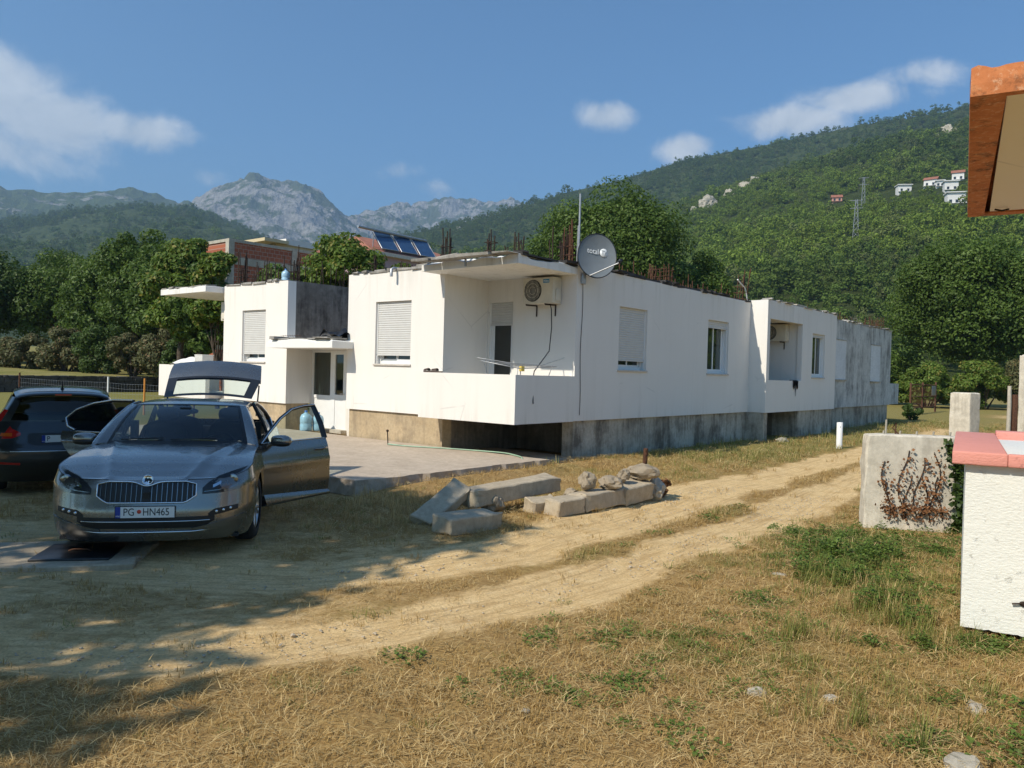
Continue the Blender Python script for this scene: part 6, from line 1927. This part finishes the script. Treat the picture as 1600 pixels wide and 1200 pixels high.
SCRUB = [(-37, 54, 2.2, 1.6, 'leftmost scrub bush at the foot of the tree line'), (-33.4, 53, 2.0, 1.5, 'second scrub bush from the left at the tree line foot'), (-29.6, 51.5, 2.0, 1.8, 'scrub bush below the third tree of the line'),
         (-26.4, 49.5, 1.9, 1.9, 'tall olive scrub bush below the tallest tree'), (-23.2, 47.5, 1.8, 1.6, 'scrub bush left of the far balcony'), (-20.3, 45.5, 1.7, 1.7, 'scrub bush just behind the far balcony parapet'), (-18.2, 43.2, 1.4, 1.5, 'scrub bush nearest the far balcony')]
for i, (x, y, rr, hz, lab) in enumerate(SCRUB):
    tree('scrub_bush', lab, 'bush', (x, y, 1.0), M['leaf_olive' if i % 3 else 'leaf_dark'], 40+i, rr, rr*.8, hz, hz*.75, 30, 9000, .10, .06, 'scrub below the tree line', .4, False)
# right side
tree('broad_tree', 'large dark green tree on the right below the hill', 'tree', (36.5, 62, 0), M['leaf_mid'], 61, 6.4, 5.5, 5.6, 8.4, 120, 74000, .135, .36)
tree('broad_tree', 'dark tree at the right edge behind the tall concrete pillar', 'tree', (43.5, 61, 0), M['leaf_mid'], 62, 4.2, 4.2, 4.6, 7.6, 60, 30000, .135, .3)
RB = [(31.0, 58, 2.6, 1.9, 'leaf_light', 'bright bush directly right of the rusty gate'), (34.6, 57, 2.8, 2.2, 'leaf_light', 'light green bush, second right of the gate'), (38.5, 56, 3.2, 2.6, 'leaf_olive', 'olive bush above the concrete gate post'),
      (42.5, 55, 3.0, 2.7, 'leaf_olive', 'olive bush behind the tall pillar at the right edge'), (28.3, 63, 2.6, 2.7, 'leaf_mid', 'bush just past the grey end of the house'), (31.5, 66, 3.0, 3.0, 'leaf_mid', 'tall bush behind the rusty gate'), (26.0, 60, 1.9, 2.0, 'leaf_mid', 'bush half hidden by the far corner of the house')]
for i, (x, y, rr, hz, m, lab) in enumerate(RB):
    tree('bush', lab, 'bush', (x, y, 0), M[m], 70+i, rr, rr*.85, hz, hz*.85, 38, 16000, .11, .08, 'bushes beyond the gate', .4, False)
tree('bush', 'small dark bush on the grass beside the far house corner', 'bush', (19.6, 38.0, 0), M['leaf_dark'], 90, .55, .55, .5, .45, 12, 1200, .10, .03, None, .4, False)
tree('bush', 'tuft of dry brown weeds at the end of the beam row', 'weed', (2.32, 11.7, 0), M['dead_leaf'], 91, .16, .14, .16, .12, 8, 260, .035, .006, None, .4, False)
# trees behind the camera, whose shade falls over the cars
for (x, y, rr, hz, zc, n, s, lab) in [(-9.5, 3.6, 3.8, 3.0, 6.3, 13500, 95, 'tree left of the camera shading the grey car'), (-8.9, -.9, 1.5, 1.6, 6.4, 800, 96, 'tree behind the camera shading the lower left ground'),
                                      (-14.6, 7.3, 4.0, 3.4, 6.0, 17000, 97, 'tree left of the camera shading the black car'), (-11.0, 6.2, 2.3, 2.4, 5.6, 6500, 98, 'slim tree between the two larger roadside trees')]:
    tree('roadside_tree', lab, 'tree', (x, y, 0), M['leaf_mid'], s, rr, rr, hz, zc, 60, n, .17, .22, 'roadside trees left of the camera', .35)
for (x, y, rr, hz, zc, s, lab) in [(-17.0, -7.0, 4.4, 4.0, 6.5, 111, 'leafy tree behind the camera, far left of the road'), (-7.5, -10.5, 4.2, 4.2, 6.8, 112, 'leafy tree behind the camera, left of the road'),
                                   (-20.5, 1.5, 4.4, 4.2, 6.2, 113, 'leafy tree well left of the camera'), (-13.0, -16.0, 4.8, 4.6, 7.2, 114, 'tall leafy tree farthest behind the camera')]:
    tree('roadside_tree', lab, 'tree', (x, y, 0), M['leaf_mid'], s, rr, rr, hz, zc, 60, 11000, .22, .24, 'roadside trees left of the camera', .35)
# ================================================================ HILLS, FOREST, FAR HOUSES
class Hill:
    """hillside given by bearing: the rise of its crest as seen from here, its distance and where it starts"""
    def __init__(s, tab, Rr, r0, power, amp, seed, drop=0.0):
        s.b = [t[0] for t in tab]; s.e = [t[1] for t in tab]; s.Rr = Rr; s.r0 = r0; s.p = power; s.amp = amp; s.seed = seed; s.drop = drop
    def z(s, be, r):
        be = np.asarray(be, float); r = np.asarray(r, float)
        e = np.interp(be, s.b, s.e); Rr = s.Rr*(1+.10*(vnoise(be*.09, 0*be, 1, s.seed)-.5)*2)
        t = np.clip((r-s.r0)/(Rr-s.r0), 0, 1.6)
        up = np.where(t <= 1, np.clip(t, 0, 1)**s.p, np.clip(1-(t-1)*1.3, .1, 1))
        x = r*np.sin(np.radians(be)); y = r*np.cos(np.radians(be))
        spur = (fbm(x, y, 1/190., 4, s.seed)-.5)*s.amp*np.sin(np.clip(t, 0, 1)*math.pi)**.8
        return np.maximum(e*Rr*up - s.drop*np.clip(t*3, 0, 1), 0) + spur*np.clip(t*4, 0, 1) + EYE*np.clip(t*3, 0, 1) - 1.0*(t < .01)
    def mesh(s, name, label, b0, b1, nb, nr, mat, rough=0.0):
        be = np.linspace(b0, b1, nb); rr = s.r0+(s.Rr*1.30-s.r0)*np.linspace(0, 1, nr)
        B, Q = np.meshgrid(be, rr)
        B = B.ravel(); Q = Q.ravel(); x = Q*np.sin(np.radians(B)); y = Q*np.cos(np.radians(B)); z = s.z(B, Q)
        if rough:
            rid = 1-np.abs(fbm(x, y, 1/(s.Rr*.11), 6, s.seed+5, .55)*2-1)
            t = np.clip((Q-s.r0)/(s.Rr-s.r0), 0, 1)
            z = z + (rid-.62)*rough*t*(1.25-t)*1.6 + (fbm(x, y, 1/(s.Rr*.018), 5, s.seed+9, .6)-.5)*rough*.42*t
        idx = np.arange(nb*nr).reshape(nr, nb)
        F = np.stack([idx[:-1, :-1], idx[:-1, 1:], idx[1:, 1:], idx[1:, :-1]], -1).reshape(-1, 4)
        o = np_obj(name, np.stack([x, y, z], 1), F, mat, smooth=not rough)
        return tag(o, label, None, kind='structure')
    def find(s, be, el, lo=None):
        rs = np.linspace(lo or s.r0+20, s.Rr, 400); zz = (s.z(np.full(400, be), rs)-EYE)/rs
        k = int(np.argmax(zz >= el)); r = rs[k] if zz[k] >= el else rs[-1]
        return Vector((r*math.sin(R(be)), r*math.cos(R(be)), float(s.z(np.array([be]), np.array([r]))[0])))
FRONT = Hill([(-24, .0), (-18, .05), (-11.4, .1148), (-4.95, .1380), (1.13, .1590), (8.99, .2010), (13.47, .2240), (17.78, .2480), (21.9, .2660), (26.54, .2800), (29.98, .2860), (32.86, .2880), (45, .27), (60, .2), (80, .1)], 820., 120., 1.12, 34., 61, 0)
BACK = Hill([(-30, .0), (-22, .06), (-15, .13), (-11.43, .1500), (-8.71, .1665), (-5.02, .1862), (-.36, .2080), (2.44, .2270), (7.07, .2480), (12.5, .2740), (17.72, .2860), (23.43, .3040), (29.95, .3080), (32.83, .3100), (45, .30), (60, .24), (80, .1)], 1350., 620., .95, 40., 71, 0)
LNEAR = Hill([(-75, .06), (-55, .11), (-45, .13), (-33.55, .1470), (-31.55, .1550), (-29.81, .1660), (-26.53, .1780), (-23.03, .1820), (-21.41, .1750), (-18.47, .1600), (-16.31, .1470), (-11.4, .1290), (-5, .10), (4, .03)], 1900., 450., 1.05, 60., 81, 0)
LFAR = Hill([(-75, .12), (-50, .15), (-33.58, .1824), (-32.58, .1802), (-31.22, .1815), (-28.03, .1964), (-26.54, .1983), (-23.83, .1893), (-22.63, .184), (-20.16, .1692), (-15, .13), (-8, .05)], 3200., 1500., 1.0, 80., 91, 0)
MASSIF = Hill([(-40, .10), (-30, .135), (-24.99, .1721), (-22.64, .1893), (-21.44, .2091), (-20.22, .2229), (-18.55, .2237), (-16.4, .2196), (-14.2, .2135), (-11.94, .1965), (-9.65, .187), (-6.87, .1775), (0, .15), (10, .1)], 3900., 2200., 1.1, 110., 101, 0)
RFAR = Hill([(-20, .13), (-12.37, .184), (-11.48, .1931), (-8.77, .2122), (-7.38, .2112), (-5.06, .2181), (-4.13, .2188), (-2.25, .2177), (-.37, .2228), (1.06, .2112), (2.5, .1953), (8, .17), (20, .12)], 4200., 2800., 1.1, 110., 111, 0)

def hill_mat(name, greens, rock, rockiness, sc):
    m = MT(name, .95, 0, .1)
    v = m.vec(); n1 = m.noise(sc, 8, .68, v); n2 = m.noise(sc*5, 8, .72, v); n3 = m.noise(sc*.35, 5, .6, v)
    c = m.ramp(n2, [(.3, greens[0]), (.55, greens[1]), (.75, greens[2])])
    rk = m.math('ADD', n1, m.math('MULTIPLY', m.math('SUBTRACT', n3, .5), .8))
    c = m.mix(m.ramp(rk, [(rockiness, 0.0), (rockiness+.07, 1.0)]), c, m.mix(m.ramp(n2, [(.4, 0.0), (.6, 1.0)]), rock, tuple(x*.62 for x in rock)))
    m.color(c); m.bump(n2, 1.0, 14.0)
    return m.m
G1 = [(.045, .068, .022), (.085, .115, .038), (.14, .165, .065)]
M['hill_soil'] = hill_mat('hillside_undergrowth', [(.06, .085, .020), (.10, .13, .034), (.15, .175, .055)], (.34, .30, .22), .70, .02)
M['hill_left'] = hill_mat('wooded_hill', G1, (.34, .33, .30), .64, .010)
M['hill_far'] = hill_mat('far_wooded_hill', G1, (.36, .35, .32), .56, .008)
M['rock_mtn'] = hill_mat('rocky_mountain', [(.055, .075, .035), (.10, .12, .06), (.16, .165, .10)], (.40, .385, .36), .475, .011)
FRONT.mesh('hillside', 'wooded hillside on the right', -24, 80, 210, 70, M['hill_soil'])
BACK.mesh('hill_ridge', 'dark wooded ridge above the right hillside', -30, 80, 200, 50, M['hill_soil'])
LNEAR.mesh('hill', 'wooded hill on the left', -75, 4, 260, 90, M['hill_left'], 30.0)
LFAR.mesh('hill_far', 'hazy ridge behind the left hill', -75, -8, 240, 60, M['hill_far'], 120.0)
MASSIF.mesh('mountain', 'bare rocky mountain in the distance', -40, 10, 420, 170, M['rock_mtn'], 190.0)
RFAR.mesh('mountain_range', 'far jagged mountain crest', -20, 20, 300, 90, M['rock_mtn'], 190.0)

def canopy(name, mat, seed, n=420, leaf=.37):
    V, F, B = crown_arrays(seed, 3.4, 3.4, 3.3, 3.4, 13, n, leaf, .5)
    return np_obj(name, V, F, mat)
def forest_leaf(name, lo, hi):
    m = MT(name, .7, 0, .15)
    inst = m.N('ShaderNodeObjectInfo').outputs['Random']
    a = m.ramp(m.island(), [(0, lo), (1, hi)])
    c = m.mix(m.ramp(inst, [(0.0, 0.0), (1.0, .75)]), a, (lo[0]*1.1+.006, lo[1]*.95, lo[2]))
    c = m.mix(m.ramp(inst, [(.84, 0.0), (.95, .55)]), c, (.19, .21, .085))
    m.color(c)
    out = m.nt.nodes['Material Output']; tl = m.N('ShaderNodeBsdfTranslucent'); mix = m.N('ShaderNodeMixShader'); mix.inputs[0].default_value = .3
    m.L(c, tl.inputs[0]); m.L(m.b.outputs[0], mix.inputs[1]); m.L(tl.outputs[0], mix.inputs[2]); m.L(mix.outputs[0], out.inputs[0])
    return m.m
M['forest'] = forest_leaf('forest_leaf', (.125, .195, .025), (.28, .37, .068))
M['forest_dark'] = forest_leaf('forest_leaf_dark', (.075, .125, .024), (.17, .245, .055))
def build_forest():
    r = np.random.default_rng(77)
    def protos(): return [canopy('canopy', M['forest'], 200+i) for i in range(4)] + [canopy('canopy', M['forest_dark'], 210+i) for i in range(3)]
    def sample(hill, b0, b1, ra, rb, n):
        be = r.uniform(b0, b1, n); q = np.sqrt(r.uniform(ra*ra, rb*rb, n))
        return be, q
    def place(hill, be, q, dark, s0, name, label, seed):
        x = q*np.sin(np.radians(be)); y = q*np.cos(np.radians(be)); z = hill.z(be, q)-.8
        n = len(x)
        clear = (np.abs(be-23.62) < .22) & (q < 560)
        hol = fbm(x, y, 1/55., 3, seed) < .34
        keep = ~(clear | (hol & (r.random(n) < .55)))
        for (p, rad) in CLEARINGS: keep &= np.hypot(x-p.x, y-p.y) > rad
        x, y, z, be = x[keep], y[keep], z[keep], be[keep]; n = len(x)
        s = r.lognormal(-.08, .30, n)*s0*(.55+.9*fbm(x, y, 1/70., 3, seed+3))
        dk = (fbm(x, y, 1/120., 3, seed+7) + r.normal(0, .08, n)) > (.52 if not dark else .2)
        idx = np.where(dk, r.integers(4, 7, n), r.integers(0, 4, n))
        rot = np.zeros((n, 3)); rot[:, 2] = r.uniform(0, 6.28, n)
        scatter(name, np.stack([x, y, z], 1), rot, np.stack([s, s, s*r.uniform(.75, 1.15, n)], 1), idx, protos(), label)
    be, q = sample(FRONT, -20, 62, 135, 850, 15500)
    place(FRONT, be, q, False, .98, 'forest', 'dense green forest covering the right hillside', 301)
    be, q = sample(BACK, -24, 55, 900, 1420, 13500)
    place(BACK, be, q, True, 1.25, 'ridge_forest', 'darker forest on the upper ridge', 331)
    be, q = sample(LNEAR, -50, -4, 900, 1960, 9500)
    place(LNEAR, be, q, True, 1.55, 'left_forest', 'hazy woodland covering the left hill', 361)

# white houses on the hillside
CLEARINGS = []
M['hill_house'] = plain('hill_house_render', (.72, .70, .66), .8, 0, .06, 2)
M['tile'] = plain('roof_tile', (.33, .13, .08), .85, 0, .2, 2)
M['hill_pink'] = plain('pink_render', (.55, .30, .22), .8, 0, .08, 2)
M['dark_pane'] = plain('dark_pane', (.03, .035, .04), .2, 0, .1, 5)
def hill_house(be, el, w, d, h, wall_m, roof_m, label, flat, rz):
    p = FRONT.find(be, el, 300); CLEARINGS.append((p, 9.0)); CLEARINGS.append((p*(1-12/p.length), 9.0)); CLEARINGS.append((p*(1-22/p.length), 7.0))
    t = thing('hillside_house', label, 'house', (p.x, p.y, p.z-1.0), -R(be)+rz, 'houses on the right hillside')
    w *= .62; d *= .62; h *= .7
    MB().box(-w/2, w/2, -d/2, d/2, -3, h+1).build('wall', wall_m, t)
    if flat: MB().box(-w/2-.5, w/2+.5, -d/2-.8, d/2+.4, h+1, h+1.4).build('roof', roof_m, t)
    else: MB().add([(-w/2-.5, -d/2-.6, h+1), (w/2+.5, -d/2-.6, h+1), (w/2+.5, d/2+.6, h+1), (-w/2-.5, d/2+.6, h+1), (-w/2-.5, 0, h+2.9), (w/2+.5, 0, h+2.9)], [(0, 1, 5, 4), (2, 3, 4, 5), (0, 4, 3), (1, 2, 5), (0, 3, 2, 1)]).build('roof', roof_m, t)
    nfl = max(1, int(h//2.6)); nw = max(2, int(w//2.4))
    for f_ in range(nfl):
        for k in range(nw):
            x = -w/2+w*(k+.5)/nw
            MB().box(x-.55, x+.55, -d/2-.06, -d/2+.05, 1.2+2.4*f_, 2.6+2.4*f_).build('window', M['dark_pane'], t)
        MB().box(-w/2-.1, w/2+.1, -d/2-1.3, -d/2-.02, .75+2.4*f_, .95+2.4*f_).build('balcony', wall_m, t)
hill_house(26.35, .2185, 11, 8, 5, M['hill_house'], M['hill_house'], 'leftmost white house on the hillside', True, .3)
hill_house(27.95, .2225, 10, 8, 4.5, M['hill_house'], M['tile'], 'white house with a red roof, second from the left on the hillside', False, -.2)
hill_house(28.45, .2215, 6, 6, 4, M['hill_house'], M['hill_house'], 'small white cube house between two larger hillside houses', True, .1)
hill_house(29.05, .2165, 10, 8, 6, M['hill_house'], M['hill_house'], 'white flat roofed hillside house beside the orange fascia', True, .2)
hill_house(29.35, .2010, 12, 8, 6.5, M['hill_house'], M['hill_house'], 'lowest white house on the hillside', True, .25)
hill_house(29.45, .2270, 9, 7, 5, M['hill_house'], M['tile'], 'highest hillside house, half behind the orange fascia', False, .0)
hill_house(22.30, .2120, 9, 6, 3.2, M['hill_pink'], M['tile'], 'reddish house standing alone on the hillside', False, .1)

def pylon(be, el, h, label):
    p = FRONT.find(be, el, 200); CLEARINGS.append((p, 5.0)); CLEARINGS.append((p*(1-10/p.length), 5.0))
    t = thing('power_pylon', label, 'pylon', (p.x, p.y, p.z-1), -R(be), 'power pylons on the hillside')
    mb = MB(); w0, w1 = 1.1, .35
    for sx in (-1, 1):
        for sy in (-1, 1): mb.tube([(sx*w0, sy*w0, 0), (sx*w1, sy*w1, h)], .11, 4)
    n = 8
    for k in range(n):
        z0 = h*k/n; z1 = h*(k+1)/n; a = w0+(w1-w0)*k/n; b = w0+(w1-w0)*(k+1)/n
        for s_ in (-1, 1): mb.tube([(-a*s_, -a, z0), (b*s_, -b, z1)], .06, 4); mb.tube([(-a, -a*s_, z0), (-b, b*s_, z1)], .06, 4)
    mb.build('lattice', M['steel_grey'], t)
    for z in (h*.80, h*.98): MB().tube([(-2.4, 0, z), (2.4, 0, z)], .12, 4).build('cross_arm', M['steel_grey'], t)
pylon(23.55, .165, 17, 'steel pylon in the cut strip, the lower of two')
pylon(23.95, .1985, 19, 'steel pylon higher on the hillside near the reddish house')

# rock faces breaking through the forest along the crest
M['crag'] = concrete('limestone_crag', (.40, .35, .26), (.60, .55, .45), (.25, .22, .17), .5)
def crag(be, el, s, seed, label, hill, lo):
    p = hill.find(be, el, lo); CLEARINGS.append((p, s*1.0)); CLEARINGS.append((p*(1-s/p.length), s*.9)); CLEARINGS.append((p*(1-2*s/p.length), s*.7))
    o = lump('rock_crag', (p.x, p.y, p.z), (s*.9, s*.5, s*.75), seed, label, 'rock', M['crag'], 'limestone crags on the hill', .8, 4)
crag(13.9, .2130, 11, 101, 'orange tinted limestone crag left on the hill crest', FRONT, 300)
crag(15.2, .2235, 9, 102, 'limestone crag on the crest right of the orange one', FRONT, 300)
crag(16.2, .2330, 9, 103, 'middle limestone crag on the hill crest', FRONT, 300)
crag(17.0, .2400, 8, 104, 'uppermost limestone crag of the crest row', FRONT, 300)
crag(12.8, .2060, 6, 105, 'small low crag at the left end of the crest row', FRONT, 300)
crag(28.7, .2800, 10, 106, 'pale crag high on the hill near the orange fascia', FRONT, 300)
crag(-1.6, .1540, 8, 107, 'pale crag in the woods left of the large tree', BACK, 640)
crag(-4.2, .1800, 7, 108, 'small crag on the ridge above the solar house', BACK, 640)
crag(-1.2, .1380, 7, 109, 'lower pale crag in the woods above the roof', BACK, 640)
build_forest()

# ---------------------------------------------------------------- buildings behind
M['brick'] = None
def brick_mat():
    m = MT('hollow_brick', .9, 0, .2)
    b = m.N('ShaderNodeTexBrick'); b.inputs['Scale'].default_value = 1.0
    b.inputs['Brick Width'].default_value = .30; b.inputs['Row Height'].default_value = .22; b.inputs['Mortar Size'].default_value = .012
    b.inputs['Color1'].default_value = (.40, .13, .07, 1); b.inputs['Color2'].default_value = (.30, .095, .055, 1); b.inputs['Mortar'].default_value = (.36, .30, .25, 1)
    m.L(m.vec(coord='Object', rot=(R(90), 0, 0)), b.inputs['Vector']); m.color(b.outputs['Color'])
    return m.m
M['brick'] = brick_mat()
t = thing('brick_building', 'unfinished red brick building with concrete frame behind the left trees', 'building', (-15.47, 42.0, 0), HOUSE_RZ)
for lvl, (z0, z1) in enumerate(((0, 2.6), (3.0, 4.9), (5.3, 7.25), (7.65, 8.45))):
    MB().box(.06, 11.9, .06, 4.1, z0, z1).build('brick_infill', M['brick'], t)
for z in (2.6, 4.9, 7.25, 8.45): MB().box(-.0, 12, -.0, 4.2, z, z+(.40 if z < 8 else .16)).build('ring_beam', M['old_concrete'], t)
for x in (0, 4.0, 8.0, 11.7):
    for y in (0, 3.9): MB().box(x-.02, x+.32, y-.02, y+.32, 0, 8.52).build('column', M['old_concrete'], t)
t = thing('yellow_building', 'cream building with a flat projecting roof beyond the brick one', 'building', (-19.6, 61.5, 0), HOUSE_RZ)
M['yellow_wall'] = plain('cream_yellow_render', (.62, .50, .30), .8, 0, .06, 1)
MB().box(1.0, 9, .4, 8, 0, 11.6).build('wall', M['yellow_wall'], t); MB().box(-.4, 1.8, -.2, 6, 11.6, 11.85).build('roof', M['yellow_wall'], t); MB().box(1.8, 9.2, .2, 8.2, 11.62, 12.1).build('parapet', M['hill_house'], t)
for k in range(2): MB().box(2.0+3*k, 3.4+3*k, .34, .41, 8.6, 10.2).build('window', M['dark_pane'], t)
t = thing('solar_house', 'pink walled house with solar collectors on a brown roof', 'house', (-8.35, 45.5, 0), HOUSE_RZ)
M['mauve'] = plain('pink_mauve_render', (.42, .30, .33), .8, 0, .06, 1)
MB().box(0, 9, 0, 7, 0, 8.45).build('wall', M['mauve'], t)
MB().box(-.35, 9.3, -.35, 7.3, 8.45, 8.65).build('eaves', M['sill'], t)
rf = MB().add([(-.35, -.35, 8.65), (9.3, -.35, 8.65), (9.3, 7.3, 8.65), (-.35, 7.3, 8.65), (1.6, 3.5, 10.1), (7.4, 3.5, 10.1)], [(0, 1, 5, 4), (1, 2, 5), (2, 3, 4, 5), (3, 0, 4)]).build('roof', M['tile'], t)
M['collector'] = plain('solar_glass', (.045, .10, .20), .12, .3, .15, 4, .8)
for k in range(3):
    x = .5+1.55*k
    q = MB(); q.add([(x, -.25, 8.85), (x+1.35, -.25, 8.85), (x+1.35, .65, 9.95), (x, .65, 9.95)], [(0, 1, 2, 3)]); q.add([(x, -.19, 8.80), (x+1.35, -.19, 8.80), (x+1.35, .71, 9.90), (x, .71, 9.90)], [(3, 2, 1, 0)])
    c = q.build('solar_collector', M['collector'], t)
    MB().tube([(x, -.25, 8.85), (x+1.35, -.25, 8.85), (x+1.35, .65, 9.95), (x, .65, 9.95), (x, -.25, 8.85)], .04, 5).build('collector_frame', M['steel_grey'], c)
    MB().tube([(x+.1, .65, 9.93), (x+.1, .75, 8.7)], .03, 5).build('collector_strut', M['steel_grey'], c)
MB().tube([(-.9, .3, 9.98), (4.9, .68, 10.0)], .09, 8).build('header_pipe', M['steel_grey'], t)
mb = MB()
for k in range(9): mb.tube([(.2+.5*k, -1.0, 6.9), (.2+.5*k, -1.0, 7.6)], .02, 4)
mb.tube([(0, -1.0, 7.5), (4.6, -1.0, 7.5)], .025, 4); mb.build('railing', M['rebar_dark'], t)['kind'] = 'stuff'

# ---------------------------------------------------------------- haze: the air between here and the mountains
HAZE_DENSITY = 0.00020
mh = bpy.data.materials.new('haze_air'); mh.use_nodes = True
nt = mh.node_tree; nt.nodes.clear()
ho = nt.nodes.new('ShaderNodeOutputMaterial'); pv = nt.nodes.new('ShaderNodeVolumePrincipled')
pv.inputs['Color'].default_value = (.50, .74, 1.0, 1); pv.inputs['Density'].default_value = HAZE_DENSITY; pv.inputs['Anisotropy'].default_value = .2
nt.links.new(pv.outputs[0], ho.inputs['Volume'])
hz = MB().box(-5600, 5600, -300, 5700, -3.0, 1080).build('haze', mh)
tag(hz, 'pale bluish haze over the valley and hills', None, kind='stuff')
